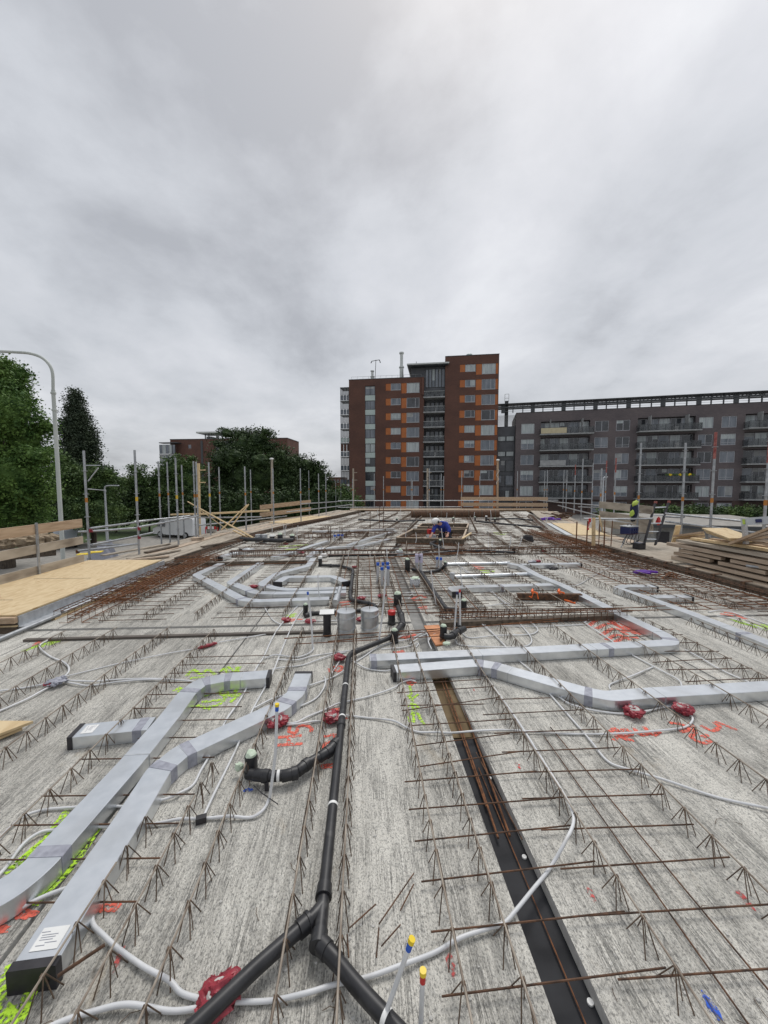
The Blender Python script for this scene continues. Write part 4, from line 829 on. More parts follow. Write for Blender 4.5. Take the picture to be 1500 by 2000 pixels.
def riser(label, pb, pt, r=.0095, cap=None, cap2=None, bend=None, m='white_pvc', grp='upright white conduit ends', z0=0.0):
    b0 = P(pb[0], pb[1], z0); dd = dep(b0); t1 = Q(pt[0], pt[1], dd)
    t = thing('conduit_riser', label, 'conduit', b0, grp)
    mid = (b0+t1)/2+RT*(bend or 0)
    MB().tube(smooth_path([b0, mid, t1], 5), r, 9).build('tube', m, t, smooth=True)
    ax = (t1-mid).normalized()
    if cap: MB().tube([t1-ax*.024, t1+ax*.006], r*1.18, 12).build('cap_sleeve', cap, t, smooth=True)
    if cap2: MB().tube([t1+ax*.002, t1+ax*.016], r*1.38, 12).build('cap_top', cap2, t, smooth=True)
    return t
riser('white riser with blue and yellow top in front of the curved side branch', (526, 1565), (541, 1380), .0085, 'blue_cap', 'yellow_cap', bend=.012)
riser('white riser with yellow top and blue sleeve at the bottom edge', (740, 2018), (802, 1842), .0078, 'blue_cap', 'yellow_cap')
riser('white riser with yellow top and red sleeve at the bottom edge', (820, 2045), (826, 1904), .0078, 'redcap', 'yellow_cap')
riser('white riser with blue tip left of the square white plate', (611, 1270), (601, 1157), .0095, 'blue_cap', bend=.01)
riser('long white riser passing the red capped stub', (739, 1262), (754, 1110), .0095, None, bend=.01)
riser('left of two white risers with dark tips by the right cage', (887, 1238), (893, 1157), .0105, 'navy', bend=0)
riser('right of two white risers with red tip by the right cage', (899, 1230), (898, 1153), .0105, 'redcap')
RS = [((627, 1178), (621, 1122)), ((755, 1104), (755, 1071)), ((853, 1185), (842, 1115)), ((858, 1116), (857, 1064)), ((794, 1060), (794, 1032)), ((811, 1064), (812, 1040)), ((868, 1076), (862, 1032)), ((889, 1097), (896, 1060)),
      ((738, 1014), (738, 994)), ((958, 1022), (958, 996)), ((926, 1018), (927, 1000)), ((871, 1018), (873, 1001)), ((991, 1082), (998, 1046)), ((703, 1012), (703, 1001)), ((783, 1012), (783, 990)), ((824, 1093), (823, 1078)),
      ((627, 1082), (627, 1066)), ((531, 1050), (531, 1024)), ((555, 1052), (554, 1024)), ((581, 1058), (582, 1026)), ((652, 1058), (651, 1038)), ((608, 1062), (608, 1044)), ((557, 1050), (559, 1026)), ((1009, 1077), (1020, 1048)), ((907, 1155), (900, 1110)), ((1067, 1032), (1067, 1004)), ((1065, 1034), (1070, 1010)), ((850, 1003), (849, 993)), ((717, 1011), (716, 999)), ((845, 1022), (840, 1002))]
RL = ['over the nested bent ducts', 'left of the grey square fitting', 'above the slanted black pipe', 'by the link pipe elbow', 'left front of the timber frame', 'second left front of the timber frame', 'in front of the kneeling worker', 'right of the round topped stub', 'far left by the starter bars', 'before the far brown boards', 'right of the far beam middle', 'before the far beam', 'leaning at the rear pipe right end', 'beyond the second plywood deck', 'far behind the worker left', 'right lilac sleeve top', 'at the white taped fitting', 'left stub by the diagonal laths', 'middle stub by the diagonal laths', 'right stub by the diagonal laths', 'beside the starter bars board', 'left of the starter bars board', 'second one by the diagonal laths', 'slanting from the rear stub top', 'before the branch duct', 'left of two by the light deck', 'right of two by the light deck', 'on top of the far beam', 'far left at the black pipe', 'behind the worker head']
for i, (a, b_) in enumerate(RS):
    riser('thin white conduit end standing '+RL[i], a, b_, .0095 if a[1] < 1090 else .008, None, bend=rnd.uniform(-.03, .03), grp='thin white conduit ends farther back')
# clip and straps on conduits
mb = MB(); c = P(393, 1600, .02); mb.box(c, (.05, .03, .03), rz=.3); tag(mb.build('conduit_clip', 'black'), 'black clip where two white conduits meet in front of the lowest duct', 'clip')
# ------------------------------------------------------------------ red wrapped boxes
def wrapbox(px, py, s, label, seed, m='wrap', flat_=.55, hole=True):
    c = P(px, py, .03); t = thing('junction_box', label, 'junction box', c-Vector((0, 0, .03)), 'wrapped junction boxes')
    MB().ico(c+Vector((0, 0, .01)), s*.5, (1.25, 1.0, flat_), .30, seed, 28, 18).build('red_wrapping', m, t, smooth=True)
    if hole:
        MB().lathe(c+Vector((0, 0, s*.16)), [(s*.34, 0), (s*.36, .012), (s*.30, .02), (.001, .012)], 14).build('box_lid', 'conc_edge', t)
    rr = random.Random(seed)
    for k in range(5):
        a = rr.uniform(0, 6.28); MB().ico(c+Vector((math.cos(a)*s*.5, math.sin(a)*s*.42, rr.uniform(0, .02))), s*.19, (1, 1, .7), .45, seed+k, 18, 12).build('crumpled_fold', m, t, smooth=True)
    return t
wrapbox(428, 1950, .108, 'large crumpled red wrapped box under the black pipe at the bottom', 3, flat_=.7)
wrapbox(541, 1411, .115, 'red wrapped box at the bend of the long front duct', 5)
wrapbox(648, 1402, .11, 'red wrapped box touching the left of the main black pipe', 8)
wrapbox(662, 1286, .10, 'small red wrapped box at the bend of the main black pipe', 11, hole=False)
wrapbox(1238, 1392, .115, 'left of the two red wrapped boxes before the longest duct', 14)
wrapbox(1334, 1386, .115, 'right of the two red wrapped boxes before the longest duct', 17)
wrapbox(110, 1333, .12, 'grey and red taped junction of five conduits on the left', 21, m='tape', flat_=.3, hole=False)
wrapbox(95, 1337, .06, 'small red wrapping beside the grey taped junction', 22, flat_=.3, hole=False)
for i, (px, py) in enumerate(((496, 1145), (1051, 1096), (560, 1210), (705, 1168), (693, 1107), (590, 1079), (694, 1074), (558, 1062), (745, 1164), (803, 1074), (707, 1209), (606, 1213), (1063, 1076), (475, 1079))):
    mb = MB().ico(P(px, py, .03), .045, (1.5, 1, .6), .35, i+30, 12, 8)
    tag(mb.build('junction_box', 'wrap'), 'small red box on the concrete, %s' % ['between the nested bent ducts', 'by the rear right duct', 'near the paired strands', 'behind the metal cylinders', 'beside the stepped black pipe', 'left of the white fitting', 'right of the white fitting', 'near the short dark stubs', 'on the conduit by the foam block', 'just below the timber frame', 'between plate and cylinder', 'on the level conduit by the plate', 'beside the rear right pipe', 'inside the comb shaped duct'][i], 'junction box', 'small red boxes')
a, b_ = P(386, 1267, .02), P(424, 1256, .02); mb = MB(); mb.tube([a+(b_-a)*k/6+Vector((0, 0, .006*(k % 2))) for k in range(7)], [.008, .02, .015, .02, .016, .019, .008], 9); tag(mb.build('red_tape_wrap', 'wrap', smooth=True), 'red tape wound round the long thin conduit at left', 'tape')
b0 = P(1160, 1384, .05); mb = MB()
# ------------------------------------------------------------------ blue capped tubes, sleeves, foam block
BT = [((738, 1137), (738, 1101)), ((748, 1130), (748, 1101)), ((757, 1134), (757, 1100)), ((746, 1143), (746, 1110)), ((758, 1143), (758, 1108))]
def bottle(label, a, b_, cap, r=.026, grp='blue capped tubes'):
    b0 = P(a[0], a[1], 0); t1 = Q(b_[0], b_[1], dep(b0)); t = thing('capped_tube', label, 'tube', b0, grp)
    MB().tube([b0, t1], r, 14).build('tube_body', 'clear', t, smooth=True)
    MB().tube([t1-Vector((0, 0, .03)), t1+Vector((0, 0, .02))], r*1.12, 14).build('cap', cap, t, smooth=True); return t
for i, (a, b_) in enumerate(BT): bottle('cloudy upright tube with blue cap, %s of the group of five' % ['rear left', 'rear middle', 'rear right', 'front left', 'front right'][i], a, b_, 'blue_cap')
for i, (a, b_) in enumerate((((853, 1112), (854, 1090)), ((861, 1113), (861, 1091)))): bottle('cloudy tube with blue cap, %s of the pair before the link pipe' % ['left', 'right'][i], a, b_, 'blue_cap', grp='blue capped tube pair')
for i, (a, b_) in enumerate((((654, 1056), (654, 1046)), ((661, 1055), (661, 1045)), ((669, 1055), (668, 1045)))): bottle('far blue capped tube on the rear left floor, %s of three' % ['left', 'middle', 'right'][i], a, b_, 'blue_cap', r=.04, grp='far blue capped tubes')
for i, (px, lab) in enumerate(((814, 'left of the two upright tubes in lilac sleeves'), (822, 'right of the two upright tubes in lilac sleeves, marked T'))):
    b0 = P(px, 1115, 0); h1 = Q(px, 1082, dep(b0)).z; t = thing('sleeved_tube', lab, 'tube', b0, 'lilac sleeved tubes')
    MB().tube([b0, b0+Vector((0, 0, h1*.55))], .032, 14).build('tube_body', 'clear', t, smooth=True)
    MB().tube([b0+Vector((0, 0, h1*.5)), b0+Vector((0, 0, h1))], .038, 14).build('lilac_sleeve', 'lilac', t, smooth=True)
    if i == 1:
        c = b0+Vector((-.032, -.044, h1*.84)); MB().box(c, (.055, .004, .014)).box(c+Vector((0, 0, -.034)), (.016, .004, .055)).build('letter_t', 'black', t)
b0 = P(811, 1146, 0)+FW*.07; t = thing('foam_block', 'grey speckled foam block with a pale green top', 'foam block', b0)
MB().box(b0+Vector((0, 0, .065)), (.155, .14, .13), rz=.1).build('block', 'poly', t, bevel=.008)
MB().ico(b0+Vector((0, 0, .13)), .075, (1, .9, .42), .3, 77, 14, 8).build('foam_top', 'green_foam', t, smooth=True)
b0 = P(781, 1088, 0); t = thing('square_fitting', 'grey ribbed square fitting with green plug on the rear black pipe', 'pipe fitting', b0)
MB().box(b0+Vector((0, .07, .075)), (.15, .15, .15)).build('body', 'galv_dull', t, bevel=.006); MB().ico(b0+Vector((.02, .07, .17)), .04, (1, 1, .8), .1, 2).build('plug', 'green_foam', t, smooth=True)
b0 = P(632, 1090, 0); mb = MB().ico(b0+Vector((0, .05, .06)), .08, (1.2, 1, .55), .2, 12); tag(mb.build('wrapped_fitting', 'white', smooth=True), 'white taped fitting on the floor behind the nested ducts', 'pipe fitting')
# orange board and steel channel with slings
a, b_, c, d = P(828, 1224, .01), P(857, 1222, .01), P(872, 1258, .01), P(851, 1262, .01)
mb = MB(); mb.poly([(p.x, p.y) for p in (d, c, b_, a)], .006, .024); tag(mb.build('orange_board', 'orange_board'), 'small orange coated board lying under curled conduits', 'board')
b0, b1 = P(1010, 1173, 0), P(1137, 1174, 0)
t = thing('steel_channel', 'short rusty steel channel lying with two orange slings', 'steel channel', b0)
MB().bar(b0+Vector((0, 0, .055)), b1+Vector((0, 0, .055)), .012, .095).bar(b0+Vector((0, .03, .10)), b1+Vector((0, .03, .10)), .06, .008).bar(b0+Vector((0, .05, .008)), b1+Vector((0, .05, .008)), .1, .01).build('channel_section', 'rust', t)
for i, px in enumerate((1040, 1092)):
    c = P(px, 1172, 0); mb = MB()
    mb.tube([c+Vector((-.07, -.02, .07)), c+Vector((-.03, -.03, .05)), c+Vector((0, -.02, .135)), c+Vector((.05, -.03, .12)), c+Vector((.07, -.035, .03))], .016, 6)
    mb.tube([c+Vector((-.02, -.02, .13)), c+Vector((.02, .05, .15)), c+Vector((.03, .1, .1))], .016, 6)
    if i: mb.tube([c+Vector((.05, -.03, .02)), c+Vector((.1, -.14, .015)), c+Vector((.14, -.2, .012))], .014, 6)
    tag(mb.build('lifting_sling', 'orange_sling', smooth=True), ['orange webbing sling looped on the left of the steel channel', 'orange webbing sling with trailing end on the right of the steel channel'][i], 'sling')
# purple strap with rusty ties, black coil
def scribble3d(name, label, cat, c, r, n, m, rad, seed, zs=.04):
    rr = random.Random(seed); pts = [c+Vector((rr.uniform(-r, r), rr.uniform(-r, r)*.7, .02+rr.uniform(0, zs))) for _ in range(n)]
    mb = MB(); mb.tube(smooth_path(pts, 5), rad, 6); return tag(mb.build(name, m, smooth=True), label, cat)
scribble3d('purple_strap', 'crumpled purple strap on the rebar near the right edge', 'strap', P(1268, 1124, 0), .22, 9, 'purple', .024, 3, .07)
scribble3d('wire_coil', 'tangle of rusty tie wire beside the purple strap', 'wire coil', P(1297, 1130, 0), .26, 16, 'rust2', .009, 4, .08)
mb = MB(); c = P(1031, 1058, 0)
for k in range(5): mb.tube([c+Vector((math.cos(a)*(.16-.01*k), math.sin(a)*(.14), .03+.035*k)) for a in [2*math.pi*i/20 for i in range(21)]], .022, 6)
tag(mb.build('cable_coil', 'black', smooth=True), 'black coil of cable lying on the right rear floor', 'cable coil')
for i, (px, py) in enumerate(((1040, 1097), (1081, 1110))):
    mb = MB().ico(P(px, py, .025), .06, (1.6, .8, .5), .4, 50+i, 12, 7); tag(mb.build('tool_bundle', 'black' if i else 'tape'), ['grey lump by the rear right duct corner', 'black lump lying right of the rear duct corner'][i], 'bundle')
scribble3d('cable_bundle', 'heap of purple and dark straps on the far right planks', 'strap', Vector((8.6, 17.3, .12)), .5, 10, 'purple', .03, 9, .1)
scribble3d('rebar_heap', 'heap of rusty bars on the far right planks', 'rebar', Vector((9.2, 17.9, .12)), .8, 22, 'rust', .02, 10, .3)
# loose plywood at the left edge
a, b_, c = P(60, 1408, .08), P(60, 1422, .05), P(-30, 1475, .05)
t = thing('plywood_sheet', 'stack of two pale plywood sheets poking in at the left edge', 'plywood', P(0, 1450, 0))
for k in range(2):
    p0 = P(61, 1410+k*9, .03); mb = MB(); z0 = .045-.03*k
    mb.poly([(-2.36-.05*k, 2.78-.03*k), (-3.4, 2.85), (-3.4, 2.1), (-2.62, 2.44)][::-1], z0, z0+.018); mb.build('sheet', 'osb', t)

# ================================================================== spray paint on the concrete
def spray(label, strokes, m='spray', w_=.03, name='paint_mark', z0=.002):
    w_ *= 1.12; mb = MB(); k = 0
    for st in strokes:
        pts = smooth_path([P(p[0], p[1], 0) for p in st], 4)
        for a, b_ in zip(pts, pts[1:]):
            d = (b_-a)
            if d.length < 1e-5: continue
            n = Vector((d.y, -d.x, 0)).normalized()*w_/2; d.normalize(); z = Vector((0, 0, z0+.00035*(k % 9))); k += 1; e = d*w_*.15
            i = len(mb.v); mb.v += [a-e+n+z, b_+e+n+z, b_+e-n+z, a-e-n+z]; mb.f.append((i+3, i+2, i+1, i))
    return tag(mb.build(name, m), label, 'paint mark')
spray('neon yellow sprayed text running down left of the black joint', [[(800, 1340), (803, 1352), (801, 1365)], [(795, 1358), (806, 1364), (817, 1357)], [(806, 1364), (804, 1378), (812, 1388)], [(796, 1380), (810, 1376), (818, 1384)], [(800, 1395), (812, 1392), (820, 1398)], [(806, 1388), (809, 1412)], [(798, 1400), (803, 1413)], [(815, 1396), (828, 1415)]], 'neon', .022)
spray('neon yellow scribble around the upper bend of the left front duct', [[(365, 1320), (378, 1308), (392, 1318), (405, 1308), (420, 1318)], [(430, 1312), (445, 1303), (458, 1312), (470, 1302)], [(372, 1325), (400, 1322)], [(440, 1306), (446, 1316)], [(462, 1303), (466, 1316)], [(340, 1350), (352, 1343)], [(350, 1352), (356, 1345)]], 'neon', .03)
spray('neon yellow lettering inside the bend of the left front duct', [[(400, 1360), (420, 1352), (440, 1362), (425, 1378), (405, 1382)], [(395, 1372), (430, 1368)], [(440, 1352), (455, 1360), (462, 1345)], [(450, 1372), (470, 1355)], [(385, 1378), (410, 1386)]], 'neon', .03)
spray('neon yellow long dash left of the left front duct', [[(130, 1585), (100, 1625), (62, 1665), (12, 1705)], [(70, 1655), (52, 1672), (30, 1690)]], 'neon', .034)
spray('neon yellow streak in the gap between the two left ducts', [[(195, 1612), (165, 1660), (135, 1700), (100, 1735), (70, 1768)]], 'neon', .03)
spray('neon yellow patch in the lower left corner', [[(25, 1885), (10, 1925), (0, 1950)], [(60, 1940), (45, 1975), (30, 2000)], [(0, 1985), (25, 1980), (55, 1965)], [(-10, 1960), (20, 1995)]], 'neon', .04)
spray('neon yellow patch near the left slab edge', [[(45, 1272), (70, 1263), (95, 1256), (118, 1249)], [(60, 1266), (85, 1262)], [(95, 1260), (115, 1253)]], 'neon', .05)
spray('red sprayed dash inside the left neon patch', [[(66, 1261), (84, 1255)], [(70, 1257), (80, 1253)]], 'spray', .05)
spray('red letter H sprayed below the red wrapped box', [[(538, 1441), (588, 1437)], [(538, 1456), (590, 1453)], [(562, 1440), (565, 1455)]], 'spray', .026)
spray('red letter S sprayed beside the H', [[(566, 1419), (565, 1430), (578, 1432), (583, 1420), (598, 1418), (609, 1424), (606, 1430)]], 'spray', .024)
spray('red letter N sprayed left of the main black pipe', [[(634, 1439), (654, 1436), (650, 1450), (636, 1452), (632, 1462)], [(640, 1448), (658, 1455)]], 'spray', .024)
spray('red sprayed dash under the curved side branch', [[(628, 1496), (650, 1494)], [(630, 1499), (648, 1498)]], 'spray', .024)
spray('red sprayed arc around the box beside the main pipe', [[(640, 1395), (648, 1388), (662, 1386), (672, 1392)], [(668, 1400), (676, 1405)]], 'spray', .03)
spray('red sprayed digits above the two left conduits', [[(643, 1306), (645, 1313)], [(650, 1303), (656, 1303), (652, 1312)], [(660, 1302), (668, 1302), (665, 1310), (658, 1312)]], 'spray', .026)
spray('red sprayed letters and numbers left of the right red boxes', [[(1200, 1446), (1213, 1428), (1228, 1427), (1232, 1436), (1210, 1440)], [(1192, 1430), (1203, 1424), (1218, 1443), (1236, 1446)], [(1238, 1423), (1252, 1436), (1270, 1432)], [(1258, 1420), (1274, 1436), (1288, 1430)]], 'spray', .028)
spray('red sprayed numbers 251 beside the right red boxes', [[(1308, 1412), (1330, 1415), (1345, 1425), (1330, 1430)], [(1345, 1412), (1358, 1428), (1350, 1440), (1372, 1452), (1388, 1447)], [(1370, 1418), (1392, 1428), (1405, 1420), (1395, 1412)], [(1398, 1410), (1438, 1426)], [(1372, 1440), (1382, 1436)]], 'spray', .028)
spray('large red orange scribble behind the turned silver duct', [[(1150, 1222), (1170, 1210), (1195, 1214), (1205, 1222)], [(1165, 1228), (1190, 1218), (1215, 1226)], [(1175, 1240), (1200, 1228), (1225, 1240)], [(1185, 1250), (1205, 1240), (1230, 1250)], [(1200, 1255), (1222, 1245), (1245, 1246)], [(1190, 1212), (1225, 1234)], [(1210, 1215), (1240, 1238)], [(1220, 1224), (1252, 1240)]], 'spray', .05)
spray('red text at the right edge among the bars', [[(1408, 1199), (1432, 1203)], [(1415, 1196), (1440, 1200)], [(1440, 1203), (1456, 1209)]], 'spray', .05)
spray('neon yellow text at the right edge among the bars', [[(1430, 1210), (1450, 1218), (1470, 1222)], [(1445, 1212), (1475, 1226)], [(1470, 1218), (1500, 1232)], [(1490, 1220), (1520, 1240)]], 'neon', .05)
spray('orange red patch beneath the foam block', [[(805, 1170), (820, 1163), (832, 1168)], [(808, 1174), (822, 1172)]], 'spray', .05)
spray('orange red patch beside the tall black stub', [[(818, 1187), (833, 1185)], [(822, 1190), (834, 1189)]], 'spray', .05)
spray('red patch left of the tall black stub', [[(757, 1168), (768, 1172)], [(757, 1176), (768, 1176)], [(770, 1186), (776, 1192)]], 'spray', .04)
spray('red smear around the conduits left of the orange board', [[(780, 1246), (800, 1243), (812, 1240)], [(792, 1249), (806, 1247)]], 'spray', .05)
spray('red smear just behind the turned silver duct end', [[(770, 1275), (788, 1272)]], 'spray', .05)
spray('red mark in front of the capped long duct', [[(788, 1331), (812, 1334)], [(795, 1335), (806, 1338)]], 'spray', .03)
spray('orange smear behind the metal cylinders', [[(664, 1177), (684, 1175)], [(667, 1183), (682, 1180)]], 'spray', .06)
spray('neon yellow smear near the paired strands', [[(555, 1208), (575, 1203)], [(560, 1203), (578, 1199)]], 'neon', .05)
spray('red smear near the paired strands', [[(555, 1216), (575, 1212)], [(563, 1210), (590, 1210)]], 'spray', .04)
spray('neon yellow haze on the far left slab', [[(545, 1068), (600, 1064)], [(560, 1074), (585, 1071)]], 'neon', .16)
spray('red and yellow marks on the rear right slab', [[(925, 1106), (945, 1109)], [(930, 1110), (940, 1112)]], 'spray', .1)
spray('neon yellow mark on the rear right slab', [[(936, 1114), (965, 1116)], [(940, 1118), (955, 1119)]], 'neon', .08)
spray('neon yellow dash far right behind the timber frame', [[(965, 1040), (990, 1041)], [(970, 1043), (985, 1044)]], 'neon', .18)
spray('red dash on the left edge slab', [[(255, 1152), (285, 1146)], [(250, 1157), (270, 1152)]], 'spray', .07)
for i, (px, py, w_, m) in enumerate(((880, 1880, .035, 'spray_dim'), (1155, 1747, .03, 'spray_dim'), (1012, 1495, .03, 'spray_dim'), (1453, 1755, .04, 'spray_dim'), (232, 1873, .035, 'spray_dim'), (213, 1773, .045, 'spray'), (50, 1785, .045, 'spray'), (0, 1815, .04, 'spray'), (925, 1347, .022, 'spray_dim'), (485, 1543, .03, 'spray_blue'), (1390, 1965, .035, 'spray_blue'), (188, 1777, .03, 'spray_dim'))):
    lab = ['right of the two bottom risers', 'right of the black strip beside a bar', 'between bars right of the joint', 'near the right picture edge', 'beside the lowest duct end', 'right of the lowest duct, brighter', 'between the two left ducts', 'at the left picture edge', 'just before the longest duct', 'left of the blue topped riser', 'in the lower right corner', 'touching the lowest duct'][i]
    c0 = P(px, py, .003); mb = MB(); rr = random.Random(i); wide = i in (5, 6, 7, 9, 11)
    for k in range(22):
        a = 2*math.pi*k/22; r_ = w_*rr.uniform(.65, 1.15); mb.v.append(c0+Vector((math.cos(a)*r_*(1.1 if wide else .45), math.sin(a)*r_*(.5 if wide else 1.15), 0)))
    mb.f = [tuple(range(22))]; tag(mb.build('paint_blot', m), ('blue' if 'blue' in m else 'red')+' paint blot '+lab, 'paint mark')
# ================================================================== decks and edge protection
def board(a, b_, w_, h_, m, label, name='scaffold_board', cat='board', grp=None, up=(0, 0, 1)):
    mb = MB(); mb.bar(a, b_, w_, h_, up); return tag(mb.build(name, m), label, cat, grp)
# yellow plywood deck on the left, steel channel along its edge
t = thing('plywood_deck', 'raised yellow plywood deck outside the left slab edge', 'deck', (-5.1, 6.4, .02))
MB().poly([(-5.62, 4.72), (-4.12, 4.72), (-4.14, 8.1), (-5.62, 8.15)], .185, .206).build('plywood_top', 'osb', t)
MB().poly([(-5.58, 4.78), (-4.16, 4.78), (-4.18, 8.05), (-5.58, 8.1)], -.05, .183).build('joists', 'darkwood', t)
for k, (y0, x0, ln) in enumerate(((5.35, -5.1, .8), (6.55, -4.95, .9), (5.20, -5.3, .5))): MB().box((x0, y0, .207), (ln, .010, .002)).build('sheet_gap', 'darkwood', t)
MB().box((-4.10, 6.42, .125), (.012, 3.4, .125)).box((-4.06, 6.42, .058), (.085, 3.4, .010)).box((-4.02, 6.42, .04), (.012, 3.4, .05)).build('steel_channel', 'galv_dull', t)
MB().box((-4.0, 6.6, .012), (.05, 3.0, .03)).build('edge_batten', 'osb', t)
MB().box((-4.9, 4.69, .15), (1.6, .05, .07)).build('front_beam', 'board', t)
MB().box((-4.9, 4.70, .075), (1.6, .03, .012)).build('front_ply', 'osb', t)
rod([(-4.12, 2.2, .03), (-4.06, 4.0, .03), (-3.99, 5.2, .05)], .024, 'steel_tube', 'long grey steel tube lying along the left slab edge', 'tube', None, 'scaf', 12)
rod([(-3.985, 5.25, .06), (-3.97, 6.9, .06)], .02, 'steel_tube', 'pale steel tube under the edge of the yellow deck', 'tube', None, 'galv', 12)
rod([(-5.6, 5.45, .26), (-4.98, 5.42, .26)], .024, 'steel_tube', 'short tube end with red coupler over the yellow deck', 'tube', None, 'scaf', 10)
# front guard boards
for (z0, z1, lab, m) in ((.20, .35, 'bottom toe board beside the yellow deck', 'greyboard'), (.57, .72, 'middle guard board beside the yellow deck', 'greyboard'), (.90, 1.07, 'top guard board beside the yellow deck, orange brown', 'board')):
    board((-5.62, 3.6, (z0+z1)/2), (-5.62, 8.0, (z0+z1)/2), .035, z1-z0, m, lab, 'guard_board', 'guard board', 'guard boards beside the yellow deck')
mb = MB(); mb.bar((-5.59, 6.9, .2), (-5.59, 6.9, 1.1), .04, .02); tag(mb.build('board_bracket', 'scaf'), 'flat steel bracket holding the left guard boards', 'bracket')
# left walkway of weathered planks
EL = [(-4.22, 8.3), (-3.8, 13.2), (-3.0, 16.4), (-1.5, 20.2), (-.2, 24.6)]
ER = [(6.55, 8.9), (6.72, 12.2), (7.9, 16.0), (10.8, 24.0)]
RW = ['innermost', 'second inner', 'third inner', 'third outer', 'second outer', 'outermost']
def walk(edge, side, n, w_, z, labf, grp, skip=lambda i, k: False, mats=('greyboard', 'greyboard', 'beamwood'), n0=0):
    for i, (a, b_) in enumerate(zip(edge, edge[1:])):
        a = Vector((*a, 0)); b_ = Vector((*b_, 0)); d = (b_-a).normalized(); s = Vector((d.y, -d.x, 0))*side
        for k in range(n0, n):
            if skip(i, k): continue
            o = s*(w_*(k+.5)+.01*k); e0 = rnd.uniform(-.15, .15); e1 = rnd.uniform(-.1, .25); zz = z+rnd.uniform(-.006, .012)
            board(a+o+d*e0+Vector((0, 0, zz)), b_+o+d*e1+Vector((0, 0, zz+rnd.uniform(-.01, .02))), w_, .035, rnd.choice(mats), labf(i, k), grp=grp)
seg = ['near', 'second', 'third', 'farthest']
walk(EL, -1, 6, .235, .09, lambda i, k: 'weathered plank of the left walkway, %s stretch, %s row' % (seg[i], RW[k]), 'planks of the left walkway', skip=lambda i, k: i == 2 and k < 5)
a, b_ = Vector((*EL[2], 0)), Vector((*EL[3], 0)); d = (b_-a).normalized(); s = Vector((-d.y, d.x, 0))
mb = MB(); q = [a+s*.05+d*.1, b_+s*.05, b_+s*1.4, a+s*1.4+d*.2]; mb.poly([(p.x, p.y) for p in q], .085, .115); tag(mb.build('plywood_deck', 'osb'), 'second yellow plywood deck far back on the left walkway', 'deck')
# right walkway
walk(ER, 1, 6, .25, .07, lambda i, k: 'plank of the right walkway, %s stretch, %s row' % (seg[i], RW[k]), 'planks of the right walkway', skip=lambda i, k: (i == 1 and k < 4), mats=('greyboard', 'beamwood', 'greyboard'))
a, b_ = Vector((*ER[1], 0)), Vector((*ER[2], 0)); d = (b_-a).normalized(); s = Vector((d.y, -d.x, 0))
t = thing('plywood_deck', 'yellow plywood deck with pale steel channel on the right', 'deck', a)
q = [a+s*.22, b_+s*.22, b_+s*1.3, a+s*1.3]; MB().poly([(p.x, p.y) for p in q], .10, .125).build('plywood_top', 'osb', t)
MB().bar(a+s*.1+Vector((0, 0, .08)), b_+s*.1+Vector((0, 0, .08)), .18, .05).build('steel_channel', 'galv_dull', t)
mb = MB(); mb.poly([(6.5, 7.6), (8.4, 7.7), (8.5, 10.4), (6.6, 10.2)], .095, .12); tag(mb.build('plywood_deck', 'greyboard'), 'pale board platform under the ladder on the right', 'deck')
for i in range(9):
    x = 6.56+i*.22; board((x, 3.0, .05), (x+.02, 7.6, .06), .21, .04, rnd.choice(('greyboard', 'beamwood')), 'plank under the timber stack, '+ORD[i].replace('nearest', 'first')+' from the slab edge', grp='planks under the timber stack')
# far end deck
for k in range(5): board((-.8, 25.4+.26*k, .1), (11.2, 24.9+.26*k, .1), .25, .04, ('board', 'greyboard')[k % 2], 'plank across the far end of the floor, '+ORD[k]+' row', grp='planks across the far end')
t = thing('rust_beam', 'long brown rusty beam lying across the far end of the floor', 'steel beam', (5, 20.9, 0))
a, b_ = Q(803, 1004.5, 20.6), Q(974, 1003.5, 20.8)
MB().tube([a, b_], .2, 16).build('beam_body', 'rust', t, smooth=True)
for k in range(7): p = a+(b_-a)*(k/6.5+.03); MB().tube([p-RT*.02, p+RT*.02], .215, 16).build('beam_rib', 'darkwood', t)
# scaffold poles
def pole(label, px, top, by=None, X=None, zb=.1, r=.0242, red=False, mark='orange_mark', side='left', lean=0, n=4, r_=None, d0=None):
    if X is not None:
        d = ray(px, 1000); k = X/d.x; base = Vector((0, 0, EYE))+d*k; base.z = zb; dd = dep(base)
    elif d0: base = Q(px, 1000, d0); base.z = zb; dd = d0
    else: base = P(px, by, zb); dd = dep(base)
    t1 = Q(px, top, dd); t1 = Vector((base.x+lean, base.y, t1.z))
    t = thing('scaffold_pole', label, 'scaffold pole', base, 'scaffold poles')
    MB().tube([base, t1], r_ or r, 10).build('tube', 'scaf', t, smooth=True)
    z = 1.05 if zb < .3 else .6
    for k in range(n):
        zz = .55+.5*k
        if zz > t1.z-.05: break
        c = base+(t1-base)*((zz-zb)/(t1.z-zb)); MB().lathe(c, [(r*1.05, -.006), (r*2.3, -.004), (r*2.3, .004), (r*1.05, .006)], 12).build('rosette', 'scaf', t)
    c = base+(t1-base)*((1.42-zb)/(t1.z-zb)) if t1.z > 1.5 else None
    if c: MB().tube([c-Vector((0, 0, .05)), c+Vector((0, 0, .05))], r*1.12, 10).build('colour_band', mark, t, smooth=True)
    if red: q = t1-Vector((0, 0, .55)); MB().tube([q, t1+Vector((0, 0, .01))], r*1.08, 10).build('red_painted_top', 'red_paint', t, smooth=True)
    return t, base, t1
where = lambda s: 'grey steel scaffold pole '+s
